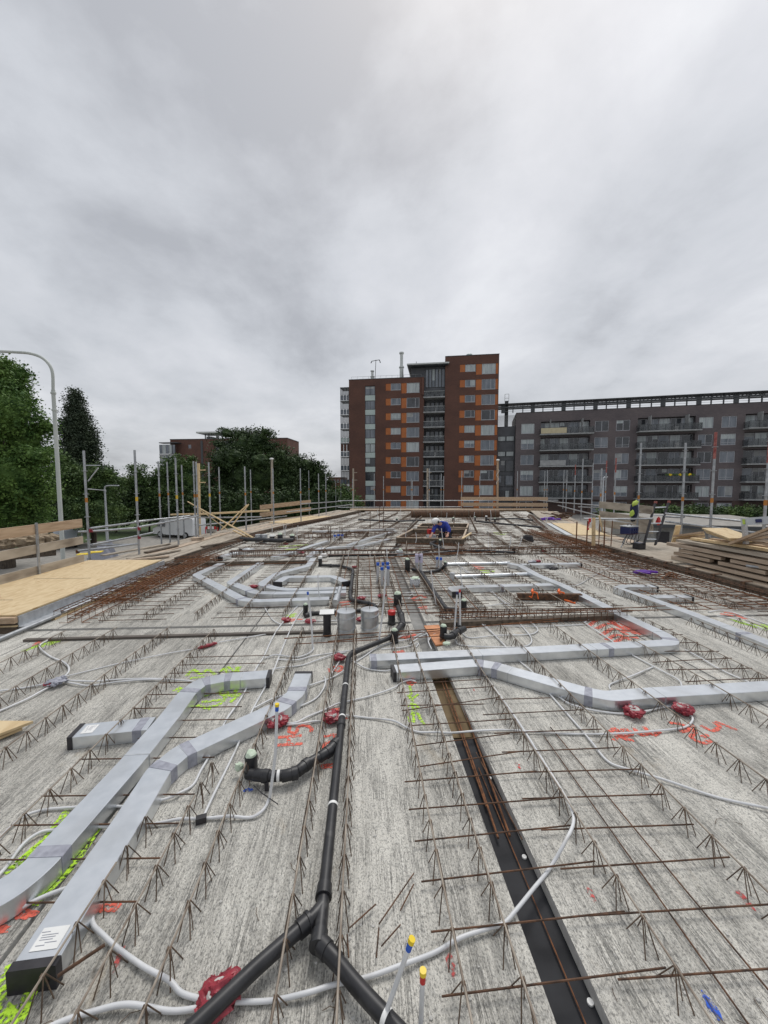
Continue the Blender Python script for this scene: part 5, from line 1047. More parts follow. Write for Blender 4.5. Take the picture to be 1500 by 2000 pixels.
LP = [(170, 880, None, -6.0, 0), (272, 879, 1084, None, 0), (349, 894, 1065, None, 0), (412, 903, 1046, None, 0), (383, 901, 1052, None, 0), (388, 902, 1052, None, 0), (481, 911, 1036, None, 0), (535, 915, 1024, None, 0),
      (313, 901, None, -6.6, 0), (330, 902, None, -7.0, 0), (358, 908, None, -6.8, 0), (430, 912, None, -5.9, 0), (491, 917, None, -5.2, 0), (588, 915, 1019, None, 0), (604, 919, None, -4.2, 0), (623, 925, 1009, None, 0), (637, 926, 1005, None, 0), (656, 940, None, -2.9, 0), (666, 936, None, -2.8, 0)]
ll = ['at the end of the left guard boards', 'third thick one from the left with yellow band', 'standing on the walkway before the white van', 'right of the wooden mast', 'left of the close pair on a block', 'right of the close pair on a block', 'where the diagonal laths cross', 'beside the far left guard boards',
      'rust stained one left of the van', 'thin one over the van bonnet', 'thin one behind the van roof', 'thin one right of the yellowish mast', 'thin one beside the dark trees', 'behind the brown guard boards', 'thin one just right of the guard boards', 'by the second plywood deck', 'at the end of the second plywood deck', 'left of the two at the far corner', 'right of the two at the far corner']
POL = {}
for (px, top, by, X, _), lab in zip(LP, ll): POL[px] = pole(where(lab), px, top, by, X, zb=.1 if X is None or px == 170 else -1.0, mark='yellow_mark' if px in (272, 412, 349) else 'orange_mark')
FPs = [(689, 935), (731, 925), (749, 930), (803, 935), (805, 938), (838, 915), (861, 925), (866, 930), (901, 920), (936, 930), (1009, 920), (1062, 920), (1067, 918), (1099, 918)]
fl = ['left of the pale mast before the tower', 'over the tower stair windows', 'right of the tower stair windows', 'left of the pair before the tower balconies', 'right of the pair before the tower balconies', 'beside the wire wrapped mast', 'left of two before the dark tower recess', 'right of two before the dark tower recess', 'at the left end of the far brown boards', 'in the middle of the far brown boards', 'beside the glass link of the grey block', 'left of two before the first grey balconies', 'right of two before the first grey balconies', 'centred on the first grey balconies']
for (px, top), lab in zip(FPs, fl): pole(where(lab), px, top, d0=26.5, zb=.1, n=2)
RPl = [(1105, 918, 24, 0), (1121, 908, 21, 1), (1135, 896, 18, 0), (1155, 904, 19.5, 0), (1181, 900, 18, 1), (1172, 915, 12.6, 0), (1199, 895, 15, 1), (1246, 865, 10.3, 0), (1332, 865, 9.0, 0), (1389, 845, 8.2, 1), (1494, 845, 7.1, 1)]
rl = ['right beside the first grey balconies', 'with red top before the grey balconies', 'tall one at the right end of the grey balconies', 'with white coupler right of the grey balconies', 'with red top between the windows', 'at the left end of the right guard boards', 'red topped one behind the hanging jacket', 'beside the hanging jacket', 'right of the ladder', 'with red top behind the timber stack', 'with red top at the right picture edge']
for (px, top, d0, red), lab in zip(RPl, rl): pole(where(lab), px, top, d0=d0, zb=.08, red=bool(red), n=5)
def rail(label, a, b_, r=.0242, m='scaf', grp='scaffold guard rails'):
    return rod([a, (a+b_)/2-Vector((0, 0, .008)), b_], r, 'guard_rail', label, 'guard rail', grp, m, 10)
def at_pole(px, y, d): return Q(px, y, d)
d1, d2, d3, d4 = dep(POL[170][1]), dep(POL[272][1]), dep(POL[349][1]), dep(POL[412][1])
rail('upper grey rail from the guard boards to the second pole', Q(176, 1032, d1), Q(300, 1015, d2+2))
rail('paired rail just below the upper one at left', Q(152, 1039, d1-.1), Q(268, 1031, d2))
rail('grey rail between the second pole and the van', Q(268, 1030, d2), Q(386, 1008, d3+1.2))
rail('grey rail crossing in front of the van roof', Q(262, 1019, d2+2.4), Q(420, 1002, d2+5))
rail('lower grey rail left of the second pole', Q(180, 1064, d1+.2), Q(300, 1040, d2+2))
rail('lowest rail with a rusty clamp end', Q(152, 1076, d1-.1), Q(270, 1062, d2))
rail('horizontal short rail behind the lamp post foot', Q(176, 1064, d1+1), Q(272, 1063, d2+.4))
rail('grey rail from the close pair to the far boards', Q(385, 1011, 12), Q(510, 1010-.5, 16))
rail('long rail behind the diagonal laths', Q(388, 1026, 12.5), Q(560, 1008, 19))
rail('lower rail behind the far brown boards', Q(560, 1000, 17), Q(690, 985, 25))
rail('upper rail right of the far brown boards', Q(588, 984, 17.5), Q(666, 979, 25))
rail('upper far rail across the tower base', Q(660, 978, 26), Q(1090, 977, 26), .026)
rail('lower far rail across the tower base', Q(660, 991, 26), Q(900, 990, 26), .026)
rail('upper rail before the grey balconies', Q(1048, 977, 26), Q(1176, 988, 15))
rail('lower rail before the grey balconies', Q(1090, 987, 25), Q(1180, 1010, 13))
rail('short level rail left of the right guard boards', Q(1130, 990, 18), Q(1176, 991, 15))
rail('thin rail in front of the hanging jacket', Q(1140, 1013, 10.5), Q(1275, 1013, 9.8))
for z, lab in ((1.03, 'upper grey rail behind the timber stack'), (.83, 'lower grey rail behind the timber stack')): rail(lab, Vector((7.62, 9.2, z)), Vector((7.55, 3.5, z)))
rail('rail from the ladder to the right pole', Q(1300, 1009, 9.6), Q(1336, 1010, 9.0))
rail('grey tube resting against the timber stack at the right edge', Vector((6.75, 6.3, .33)), Vector((7.4, 5.0, .36)), .024)
for i, (px, z) in enumerate(((152, 1078), (272, 1033), (272, 1050), (178, 1037))):
    c = Q(px, z, d1 if px < 200 else d2); mb = MB(); mb.box(c, (.058, .055, .055), rz=.4).box(c+Vector((.0, -.035, .01)), (.02, .04, .075), rz=.2)
    tag(mb.build('pipe_clamp', 'wrap' if i else 'rust2'), ['rusty clamp on the lowest rail end', 'red clamp on the second thick pole, upper', 'red clamp on the second thick pole, lower', 'small red clamp on the pole by the guard boards'][i], 'clamp')
c = Vector((-4.96, 5.41, .26)); mb = MB(); mb.box(c, (.05, .06, .09), rz=.3).box(c+Vector((.02, -.02, -.03)), (.02, .03, .12)); tag(mb.build('pipe_clamp', 'wrap'), 'red coupler on the short tube over the yellow deck', 'clamp')
# far guard boards
for i, (za, zb_) in enumerate(((967, 979), (986, 993), (999, 1007))):
    pass
def gboards(ax, bx, rows, da, db, lab, m='board', h=.2):
    for i, (ya, yb) in enumerate(rows):
        a, b_ = Q(ax, ya, da), Q(bx, yb, db); board(a, b_, .03, h, m, lab % ['top', 'middle', 'bottom', 'lowest'][i], 'guard_board', 'guard board', 'guard boards '+lab.split(' of ')[-1])
gboards(508, 607, ((991, 980), (1006, 994), (1022, 1009)), 17.2, 20.5, '%s brown guard board of the set by the left trees')
gboards(900, 1070, ((974, 974.5), (985, 986), (996, 996)), 26.3, 25.6, '%s brown guard board of the set between tower and grey block', h=.24)
gboards(1171, 1275, ((985.5, 997), (1004, 1020), (1022, 1035)), 12.3, 10.1, '%s pale guard board of the set behind the ladder', m='greyboard', h=.21)
board(Q(940, 985, 26.2), Q(985, 985, 26.2), .03, .2, 'board', 'short brown guard board piece overlapping the far set', 'guard_board', 'guard board')
# laths and long batten on the left
LT = [((367, 980), (510, 1060), 12.6, 11.6, 'steepest long pale lath leaning from the wooden mast'), ((372, 983), (495, 1050), 12.8, 11.9, 'second pale lath just under the long one'), ((432, 1035), (483, 986), 12.6, 13.4, 'short pale lath rising right to the pole, left one'), ((452, 1028), (486, 985), 12.9, 13.4, 'short pale lath rising right to the pole, right one'), ((370, 981), (445, 1035), 12.6, 12.4, 'thin pale lath in the crossing bundle'), ((455, 1036), (488, 1052), 12.4, 12.0, 'lowest pale lath near the grey duct stubs')]
for a, b_, da, db, lab in LT: board(Q(*a, da), Q(*b_, db), .045, .022, 'newwood', lab, 'timber_lath', 'lath', 'pale laths on the left walkway', up=(1, 0, 0))
board(Q(392, 1004, 12.9), Q(526, 997, 14.4), .10, .06, 'newwood', 'long yellow batten laid level over the guard rails', 'timber_batten', 'batten')
board(Q(335, 1005, 13.4), Q(392, 1003.5, 13.0), .10, .05, 'newwood', 'pale batten end in front of the van roof', 'timber_batten', 'batten')
b0 = P(386, 1056, .1); mb = MB(); mb.box(b0+Vector((0, 0, .05)), (.3, .25, .09), rz=.1); tag(mb.build('timber_block', 'beamwood'), 'wooden block under the close pair of poles', 'block')
# planks lying loose on the near left walkway
for i, (a, b_, m) in enumerate((((170, 1100), (235, 1101), 'darkwood'), ((200, 1085), (330, 1062), 'greyboard'), ((250, 1092), (350, 1074), 'greyboard'), ((225, 1097), (330, 1086), 'beamwood'), ((285, 1079), (345, 1066), 'darkwood'), ((395, 1068), (460, 1056), 'darkwood'))):
    board(P(*a, .14), P(*b_, .14), .13, .03, m, 'loose plank on the left walkway, %s' % ['dark end piece at the yellow deck', 'long grey one outermost', 'long grey one in the middle', 'brown one beside the steel channel', 'dark one by the second pole', 'short dark one past the block'][i], grp='loose planks on the left walkway')
# outside deck left of walkway (lower grey boards)
mb = MB(); mb.poly([(-6.9, 8.6), (-5.7, 8.6), (-5.3, 12), (-6.3, 12)], -.35, -.30); tag(mb.build('walkway_base', 'greyboard'), 'broad grey board base outside the left planks', 'deck')

# timber stack on the right
def stackrow(z, h, x0, rows, y0, y1, m, lab, grp='beams of the timber stack', skew=.05):
    for i in range(rows):
        x = x0+i*.16; board((x, y1, z), (x+skew, y0, z), .12, h, m, lab % ['front', 'second', 'third', 'rear'][i], 'timber_beam', 'timber beam', grp)
stackrow(.155, .068, 6.86, 4, 2.2, 8.0, 'beamwood', 'lowest long beam of the timber stack, %s row')
for k in range(6):
    y = 7.95-k*1.05; board((6.86, y, .26), (6.87, y-.86, .26), .10, .062, 'beamwood', 'short filler beam in the lower gap of the stack, %s from the rear' % ORD[k].replace('nearest', 'first'), 'timber_beam', 'timber beam', 'short beams of the timber stack')
    y = 7.8-k*1.15; board((6.85, y, .35), (6.86, y-.95, .35), .10, .062, 'beamwood', 'short filler beam in the middle gap of the stack, %s from the rear' % ORD[k].replace('nearest', 'first'), 'timber_beam', 'timber beam', 'short beams of the timber stack')
stackrow(.445, .068, 6.82, 4, 2.2, 8.1, 'beamwood', 'upper long beam of the timber stack, %s row')
stackrow(.545, .055, 6.86, 4, 2.5, 7.9, 'greyboard', 'weathered beam near the top of the stack, %s row')
mb = MB(); mb.box((7.30, 4.95, .33), (.56, 5.5, .38)); tag(mb.build('shade_infill', 'darkwood'), 'inner beams of the timber stack as one block, coloured dark for shade', 'timber')  # one solid block; shade in the gaps between beams is put into its dark colour
for i in range(4): board((7.0+i*.14, 7.7-.3*i, .61+.03*i), (7.15+i*.14, 2.5, .66+.02*i), .11, .05, ('newwood', 'board', 'greyboard', 'newwood')[i], 'loose board on top of the timber stack, %s' % ['bright yellow front one', 'brown second one', 'grey third one', 'pale rear one'][i], 'timber_board', 'board', 'loose boards on the stack')
for i in range(4): board(Q(1318, 1047+i*2.5, 8.7+.15*i), Q(1372, 1040+i*3, 8.1), .1, .04, 'newwood' if i % 2 else 'board', 'short board sticking out at the rear end of the stack, %s' % ['top', 'second', 'third', 'bottom'][i], 'timber_board', 'board', 'short boards at the stack end')
for i in range(3): board(Q(1395+i*4, 1032+4*i, 7.6), Q(1450+i*4, 1052+3*i, 7.0), .5, .02, 'osb', 'yellow plywood offcut leaning behind the stack, %s' % ['top', 'middle', 'bottom'][i], 'plywood_offcut', 'plywood', 'plywood offcuts')
for i in range(5): board(Q(1425+7*i, 1062-3*i, 7.0), Q(1508, 1030+9*i, 6.4), .07, .04, ('board', 'beamwood')[i % 2], 'brown timber in the jumbled heap at the right edge, %s' % ['lowest', 'second', 'third', 'fourth', 'topmost'][i], 'timber_board', 'board', 'jumbled boards at the right edge')
t = thing('steel_trestle', 'grey steel trestle with faint blue and green marks at the right edge', 'trestle', Q(1455, 1060, 6.9))
a, b_ = Q(1448, 1019, 6.9), Q(1530, 1014, 6.4)
MB().bar(a, b_, .05, .13).build('top_beam', 'sheet', t); MB().bar(a+Vector((.06, 0, -.05)), Q(1457, 1062, 6.9), .06, .06, (0, 1, 0)).build('leg', 'galv_dull', t)
MB().bar(a+(b_-a)*.35+Vector((-.03, -.03, -.0)), a+(b_-a)*.5+Vector((-.03, -.03, 0)), .012, .06).build('blue_mark', 'navy', t); MB().bar(a+(b_-a)*.03+Vector((-.03, -.03, 0)), a+(b_-a)*.09+Vector((-.03, -.03, 0)), .012, .09).build('green_mark', 'hivis', t)
board(Q(1316, 1060, 8.9), Q(1325, 1026, 8.8), .12, .03, 'newwood', 'upright pale board leaning behind the stack end', 'timber_board', 'board', up=(0, 1, 0))
# ladder
t = thing('ladder', 'dark railed ladder with pale rungs rising above the right deck', 'ladder', Q(1266, 1064, 9.6))
a0, a1 = Q(1258, 1063, 9.6), Q(1279, 984, 10.3); b0, b1 = Q(1280, 1064, 9.6), Q(1305, 983, 10.3)
MB().bar(a0, a1, .075, .03, (1, 0, 0)).build('rail', 'black', t); MB().bar(b0, b1, .075, .03, (1, 0, 0)).build('rail', 'black', t)
for p in (a1, b1): MB().box(p+Vector((.02, 0, .04)), (.06, .05, .06)).build('end_cap', 'red_paint', t)
for f in (.12, .30, .50, .70, .90): MB().tube([a0+(a1-a0)*f, b0+(b1-b0)*f], .016, 8).build('rung', 'galv', t)
# power box on tripod
c = Q(1229, 1036, 10.0); t = thing('power_box', 'blue and black site power box on a thin tripod with hanging cables', 'power box', Vector((c.x, c.y, .12)))
MB().box(c, (.36, .26, .2), rz=.35).build('case', 'navy', t, bevel=.015)
MB().box(c+Vector((0, 0, .115)), (.38, .28, .025), rz=.35).build('lid', 'galv_dull', t, bevel=.008)
for i in range(6): MB().box(c+Matrix.Rotation(.35, 3, 'Z') @ Vector((-.06+.09*(i % 3), -.135, .03-.09*(i//3))), (.055, .02, .06), rz=.35).build('socket', 'navy', t)
MB().tube([c+Vector((-.05, 0, .12)), c+Vector((-.04, 0, .17)), c+Vector((.04, 0, .17)), c+Vector((.05, 0, .12))], .009, 6).build('handle', 'black', t)
for dx, dy in ((-.28, -.1), (.12, -.2), (.02, .25)): MB().tube([c+Vector((dx*.2, dy*.2, -.08)), Vector((c.x+dx, c.y+dy, .12))], .012, 6).build('leg', 'scaf', t)
for i in range(5): MB().tube(smooth_path([c+Vector((-.12+.08*i, -.1, -.1)), c+Vector((-.25+.1*i, -.12, -.3)), c+Vector((.05*i, -.1, -.36+.03*i)), c+Vector((.3, -.05, -.18))]), .008, 5).build('cable', 'black', t)
b0 = Q(1248, 1070, 9.7); b0.z = .12; t = thing('pole_base', 'black ballast block at the foot of the pole beside the power box', 'ballast block', b0)
MB().box(b0+Vector((0, 0, .08)), (.23, .2, .16), rz=.2).build('block', 'black', t, bevel=.02); MB().box(b0+Vector((0, 0, .165)), (.17, .15, .012), rz=.2).build('rim', 'tape', t)
# hi-vis jacket hanging
c = Q(1236, 995, 10.1)
t = thing('work_jacket', 'navy work jacket with yellow panels hanging on the pole by the ladder', 'jacket', c-Vector((0, 0, .35)))
MB().ico(c+Vector((.04, 0, -.03)), .24, (.42, .3, 1), .18, 5, 14, 12).build('body', 'navy_cloth', t, smooth=True)
MB().ico(c+Vector((.02, -.05, .17)), .12, (.85, .45, .45), .2, 6, R=Matrix.Rotation(-.7, 3, 'Y')).build('shoulder_panel', 'hivis', t, smooth=True)
MB().ico(c+Vector((-.055, -.05, -.10)), .12, (.45, .4, .8), .2, 8, R=Matrix.Rotation(.3, 3, 'Y')).build('sleeve_panel', 'hivis', t, smooth=True)
MB().ico(c+Vector((.0, -.02, -.27)), .07, (.9, .6, .8), .2, 9).build('cuff', 'black_cloth', t, smooth=True)
mb = MB(); c = Q(1286, 1018, 10.4); mb.ico(c, .08, (.8, .5, 1.3), .3, 3); tag(mb.build('glove', 'redcap'), 'small red cloth hanging behind the ladder', 'cloth')
# starter bar bundle with red and white tape
c = P(1165, 1072, .05)
for i in range(7):
    b0 = c+Vector((-.28+.11*i, rnd.uniform(-.25, .2), 0)); rod([b0, b0+Vector((rnd.uniform(-.02, .02), 0, .62+rnd.uniform(-.1, .15)))], .011, 'starter_bar', 'upright rusty starter bar by the striped tape, '+ORD[i].replace('nearest', 'first')+' from the left', 'rebar', 'starter bars at the right deck corner', 'rust2')
board(c+Vector((-.02, .1, 0)), c+Vector((-.05, .1, .82)), .09, .03, 'newwood', 'upright pale plank among the starter bars', 'timber_plank', 'plank', up=(0, 1, 0))
board(c+Vector((.22, .1, .45)), c+Vector((.10, .1, .88)), .03, .03, 'newwood', 'slanted pale stick above the starter bars', 'timber_stick', 'stick', up=(0, 1, 0))
b0 = P(1125, 1072, .0); rod([b0, b0+Vector((0, 0, .75))], .016, 'starter_bar', 'single upright rusty bar left of the starter bar group', 'rebar', None, 'rust2')
mb = MB(); p0 = Q(1152, 1014, 9.9)
for k in range(6): mb.box(p0+Vector((-.01*k, -.02*(k % 2), -.05*k)), (.07, .012, .05), rz=.3*k)
tg = mb.build('barrier_tape', 'redcap'); tag(tg, 'red and white barrier tape hanging at the starter bars', 'tape')
mb = MB()
for k in range(5): mb.box(p0+Vector((.045-.01*k, -.03*(k % 2), -.05*k-.02)), (.03, .013, .04), rz=.3*k)
mb.build('white_stripe', 'white', tg)
mb = MB(); mb.bar(Q(1150, 1046, 9.6), Q(1262, 1042, 9.9), .012, .012); tag(mb.build('steel_rod', 'rust'), 'thin level rusty rod through the starter bars', 'rod')
# grey sheet behind guard boards
mb = MB(); q = [Q(1165, 1015, 13.5), Q(1235, 1022, 12.5), Q(1225, 1012, 14.5), Q(1180, 1009, 15)]; mb.poly([(p.x, p.y) for p in q], .3, .55); tag(mb.build('covered_pallet', 'sheet'), 'pale grey covered pallet behind the right guard boards', 'pallet')
# timber frames round the opening, and the worker's place
def tframe(label, c1, c2, c3, c4, h=.20, th=.055, m='darkwood', top='beamwood'):
    q = [P(*c, h) for c in (c1, c2, c3, c4)]; q = [Vector((p.x, p.y, 0)) for p in q]; t = thing('opening_frame', label, 'timber frame', (q[0]+q[2])/2)
    for i in range(4):
        a, b_ = q[i], q[(i+1) % 4]
        MB().bar(a+Vector((0, 0, h/2-.012)), b_+Vector((0, 0, h/2-.012)), th-.012, h-.03).build('side_board', m, t)
        MB().bar(a+Vector((0, 0, h-.012)), b_+Vector((0, 0, h-.012)), th, .024).build('top_batten', top, t)
    MB().poly([(p.x, p.y) for p in q], .005, .02).build('floor_panel', 'greyboard', t); return t
FR1 = tframe('front timber frame around the floor opening where the worker kneels', (775, 1049), (904, 1052), (911, 1033), (806, 1033))
tframe('second timber frame around the opening behind the worker', (816, 1028), (912, 1030), (915, 1022), (824, 1022))
board(P(903, 1052, .2), P(920, 1041, .3), .05, .03, 'newwood', 'pale stick leaning on the right corner of the timber frame', 'timber_stick', 'stick')
for i, (px, top) in enumerate(((641, 1028), (646, 1028), (664, 1028), (668, 1028), (723, 1000), (741, 985), (749, 990))):
    b0 = P(px, 1062 if i < 4 else 1035, 0); t1 = Q(px, top, dep(b0)); rod([b0, t1], .013, 'starter_bar', 'thin starter bar on the rear left floor, '+ORD[i].replace('nearest', 'first')+' from the left', 'rebar', 'starter bars on the rear left floor', 'rust')
b0, b1 = P(640, 1062, 0), P(668, 1062, 0); board(Q(638, 1024, dep(b0)), Q(670, 1024, dep(b1)), .05, .02, 'greyboard', 'small board laid on top of four starter bars', 'timber_board', 'board')

# ================================================================== street lamps, masts, vehicles
def lamp(label, px, by_dep, top_y, hx_px, arm_y, r0, r1, m='lamp_grey', zb=GZ, head=True):
    base = Q(px, 1000, by_dep); base.z = zb; hz = Q(px, top_y, by_dep).z
    t = thing('street_lamp', label, 'street lamp', base, 'street lamps')
    e = Q(hx_px, arm_y, by_dep)-Q(px, arm_y, by_dep)
    H = Vector((0, 0, 1)); p = base
    k = min(.9, e.length*.3)
    shaft = [base, base+H*2.2, base+H*2.25, Vector((base.x, base.y, hz-k*1.7))]
    MB().tube(shaft, [r0*1.25, r0*1.2, r0, r1*1.25], 16).build('shaft', m, t, smooth=True)
    end = Vector((base.x, base.y, hz))
    arm = [Vector((base.x, base.y, hz-k*1.7)), Vector((base.x, base.y, hz-k*.8)), end+e*.10-H*k*.28, end+e*.28-H*.02*k, end+e*.55+H*.06*k, end+e+H*.12*k]
    MB().tube(smooth_path(arm, 6), r1, 12).build('arm', m, t, smooth=True)
    for f in (hz-k*1.9, hz-k*2.7): MB().lathe(Vector((base.x, base.y, f)), [(r1*1.2, 0), (r1*1.75, .01), (r1*1.75, .05), (r1*1.2, .06)], 14).build('clamp_ring', m, t, smooth=True)
    if head:
        h0 = arm[-1]; d = e.normalized(); MB().bar(h0-d*.1, h0+d*.55, .22, .09).build('lamp_head', 'sheet', t, bevel=.03)
    return t
t = lamp('tall grey lamp post curving over to the left behind the guard boards', 118, 9.9, 690, -20, 690, .052, .034)
lamp('slim street lamp with short arm before the dark trees', 207, 33, 949, 222, 949, .09, .055, 'galv_dull')
lamp('thin curved street lamp before the grey balconies', 1176, 38, 932, 1184, 932, .09, .05, 'galv_dull', head=False)
for i, (px, top, d0, m, lab) in enumerate(((387, 905, 15.5, 'newwood', 'yellowish wooden mast with cross pieces left of the big dark tree'), (531, 898, 24, 'greyboard', 'wooden mast with white lamp before the big dark tree'), (690, 915, 27.5, 'greyboard', 'pale wooden mast at the left corner of the tower'), (835, 915, 27.5, 'greyboard', 'wooden mast wrapped in loose wire before the tower balconies'), (972, 900, 28, 'board', 'wooden mast with white lamp at the right corner of the tower'))):
    b0 = Q(px, 1000, d0); b0.z = -1.2; t1 = Q(px, top, d0); t = thing('site_mast', lab, 'mast', b0, 'wooden site masts'); wd = .11 if i else .10
    MB().bar(b0, t1, wd, wd, (1, 0, 0)).build('post', m, t)
    if i in (0, 2, 3):
        for f in (.93, .80): c = b0+(t1-b0)*f; MB().bar(c-RT*.05, c+RT*.28, .04, .04).build('cross_piece', m, t)
    if i in (1, 4): MB().ico(t1+Vector((0, -.05, .05)), .11, (1.2, .9, .6)).build('lamp_head', 'white', t, smooth=True)
    if i in (3, 4): MB().tube([t1+Vector((.1*math.sin(k*1.3), -.08, -.6-.12*k)) for k in range(10)], .012, 5).build('loose_cable', 'white' if i == 4 else 'black', t)
# overhead thin wires on the left
for i, (a, b_) in enumerate((((168, 909), (196, 909)), ((172, 940), (192, 914)), ((172, 955), (207, 958)))): rod([Q(*a, 9.0), Q(*b_, 9.0 if i < 2 else 14)], .012, 'brace_tube', 'thin pale brace at the top of the first left pole, %s' % ['level one', 'slanted one', 'long lower one'][i], 'brace', None, 'galv_dull')

def wheel(t, c, ax, r=.33, w_=.2):
    q = bpy.data.objects.new('wheel', None); C.objects.link(q); q.parent = t; q.location = c-world_loc(t)
    MB().tube([c-ax*w_/2, c-ax*w_*.3, c+ax*w_*.3, c+ax*w_/2], [r*.9, r, r, r*.9], 20).build('tyre', 'tyre', q, smooth=True); MB().tube([c-ax*w_*.52, c+ax*w_*.52], r*.6, 16).build('rim', 'galv_dull', q, smooth=True)
def vehicle(kind, label, base, ang, prof, wid, m, wins, wheels, grp=None, lights=None, extra=None):
    t = thing(kind, label, 'van' if 'van' in kind else 'car', base, grp); R = Matrix.Rotation(ang, 3, 'Z')
    def W(x, y, z): return base+R @ Vector((x, y, z))
    mb = MB(); n = len(prof)
    for s, k in ((-1, 1), (-1, 1), (1, 1), (1, 1)): pass
    for y, ins in ((-wid/2+.06, 1), (-wid/2, 0), (wid/2, 0), (wid/2-.06, 1)):
        for x, z in prof: mb.v.append(W(x*(1-.015*ins), y*(1-.10*max(0, (z-.95))) if True else y, z*(1-.01*ins)))
    for j in range(3):
        for i in range(n): a = j*n+i; b_ = j*n+(i+1) % n; mb.f.append((a, b_, b_+n, a+n))
    mb.f.append(tuple(range(n))[::-1]); mb.f.append(tuple(range(3*n, 4*n))); mb.build('body', m, t, smooth=True)
    for nm, (x0, z0, x1, z1, x2, z2, x3, z3), mm in wins:
        for s in (-1, 1):
            mb = MB(); i = 0
            for y in (s*(wid/2+.004), s*(wid/2+.012)):
                for x, z in ((x0, z0), (x1, z1), (x2, z2), (x3, z3)): mb.v.append(W(x, y*(1-.10*max(0, (z-.95))), z))
            mb.f = [(0, 1, 2, 3), (7, 6, 5, 4), (0, 4, 5, 1), (1, 5, 6, 2), (2, 6, 7, 3), (3, 7, 4, 0)]; mb.build(nm, mm, t)
    for x in wheels:
        for s in (-1, 1): wheel(t, W(x, s*(wid/2-.08), .33), R @ Vector((0, 1, 0)))
    for nm, x, y, z, sx, sy, sz, mm in (lights or []): MB().box(W(x, y, z), (sx, sy, sz), rz=ang).build(nm, mm, t, bevel=.01)
    return t
vb = Q(350, 1000, 40); vb.z = GZ
vehicle('delivery_van', 'white delivery van parked behind the left scaffold', vb, math.radians(158), [(2.6, .35), (2.65, .9), (2.0, 1.15), (1.45, 1.9), (1.1, 2.05), (-2.5, 2.05), (-2.6, 1.9), (-2.6, .35)], 1.9, 'white_car',
        [('side_window', (1.95, 1.15, 1.0, 1.15, 1.0, 1.75, 1.5, 1.75), 'glassD')], (1.7, -1.7), lights=[('headlight', 2.62, .7, .85, .08, .3, .2, 'glassC'), ('headlight', 2.62, -.7, .85, .08, .3, .2, 'glassC'), ('bumper', 2.64, 0, .45, .1, 1.7, .22, 'black'), ('windscreen', 1.78, 0, 1.5, .06, 1.5, .62, 'glassD'), ('number_plate', 2.70, 0, .55, .03, .5, .11, 'yellow_cap')])
cb = Q(128, 1000, 34); cb.z = GZ
car = vehicle('parked_car', 'silver car seen between the left guard boards behind the lamp post', cb, math.radians(-62), [(2.1, .3), (2.15, .7), (1.2, .95), (.4, 1.42), (-.9, 1.45), (-1.8, 1.0), (-2.1, .9), (-2.1, .3)], 1.75, 'silver_car',
        [('side_window', (1.1, .97, -1.6, .98, -.9, 1.38, .35, 1.36), 'glassD')], (1.35, -1.3), lights=[('headlight', 2.1, .6, .68, .12, .3, .14, 'glassC'), ('headlight', 2.1, -.6, .68, .12, .3, .14, 'glassC'), ('grille', 2.15, 0, .5, .05, .9, .18, 'black')])
# sacking covered heap on the street
t0 = Q(35, 1000, 16); t0.z = GZ
mb = MB()
a, b_ = Q(-60, 1062, 12), Q(102, 1054, 14.5)
for k in range(9): mb.ico(a+(b_-a)*(k/8), .24, (1.5, 1, .95), .3, 60+k, 12, 8)
tag(mb.build('covered_roll', 'hay'), 'long brown sacking covered roll beyond the left guard boards', 'roll')
mb = MB(); mb.bar(a+Vector((-.5, 0, -.5)), b_+Vector((0, 0, -.42)), .4, .35); tag(mb.build('timber_bundle', 'darkwood'), 'dark bundle under the sacking covered roll', 'bundle')
c = Q(203, 1062, 24); c.z = GZ; mb = MB(); mb.ico(c+Vector((0, 0, .3)), .9, (1, .8, 1.6), .3, 90); tag(mb.build('covered_heap', 'tape'), 'dark covered heap at the foot of the slim street lamp', 'heap')
c = Q(192, 1078, 16); c.z = -1.1
for i, (px, py) in enumerate(((165, 1082), (187, 1078))): p = Q(px, py, 12); mb = MB(); mb.box(p, (.35, .3, .02), rz=.3); tag(mb.build('yellow_cover', 'yellow_cap'), 'small yellow cover outside the left deck, %s' % ['left one', 'right one'][i], 'cover')
c = Q(405, 1032, 30); c.z = GZ; t = thing('road_barrier', 'red and white road barrier right of the van', 'barrier', c)
for k in range(5): MB().box(Q(404+4*k, 1031, 30), (.17, .05, .22)).build('stripe', ('redcap', 'white')[k % 2], t)
for s in (-.35, .45): MB().box(Q(412, 1036, 30)+RT*s*1.2-Vector((0, 0, .2)), (.05, .05, .9)).build('leg', 'redcap', t)
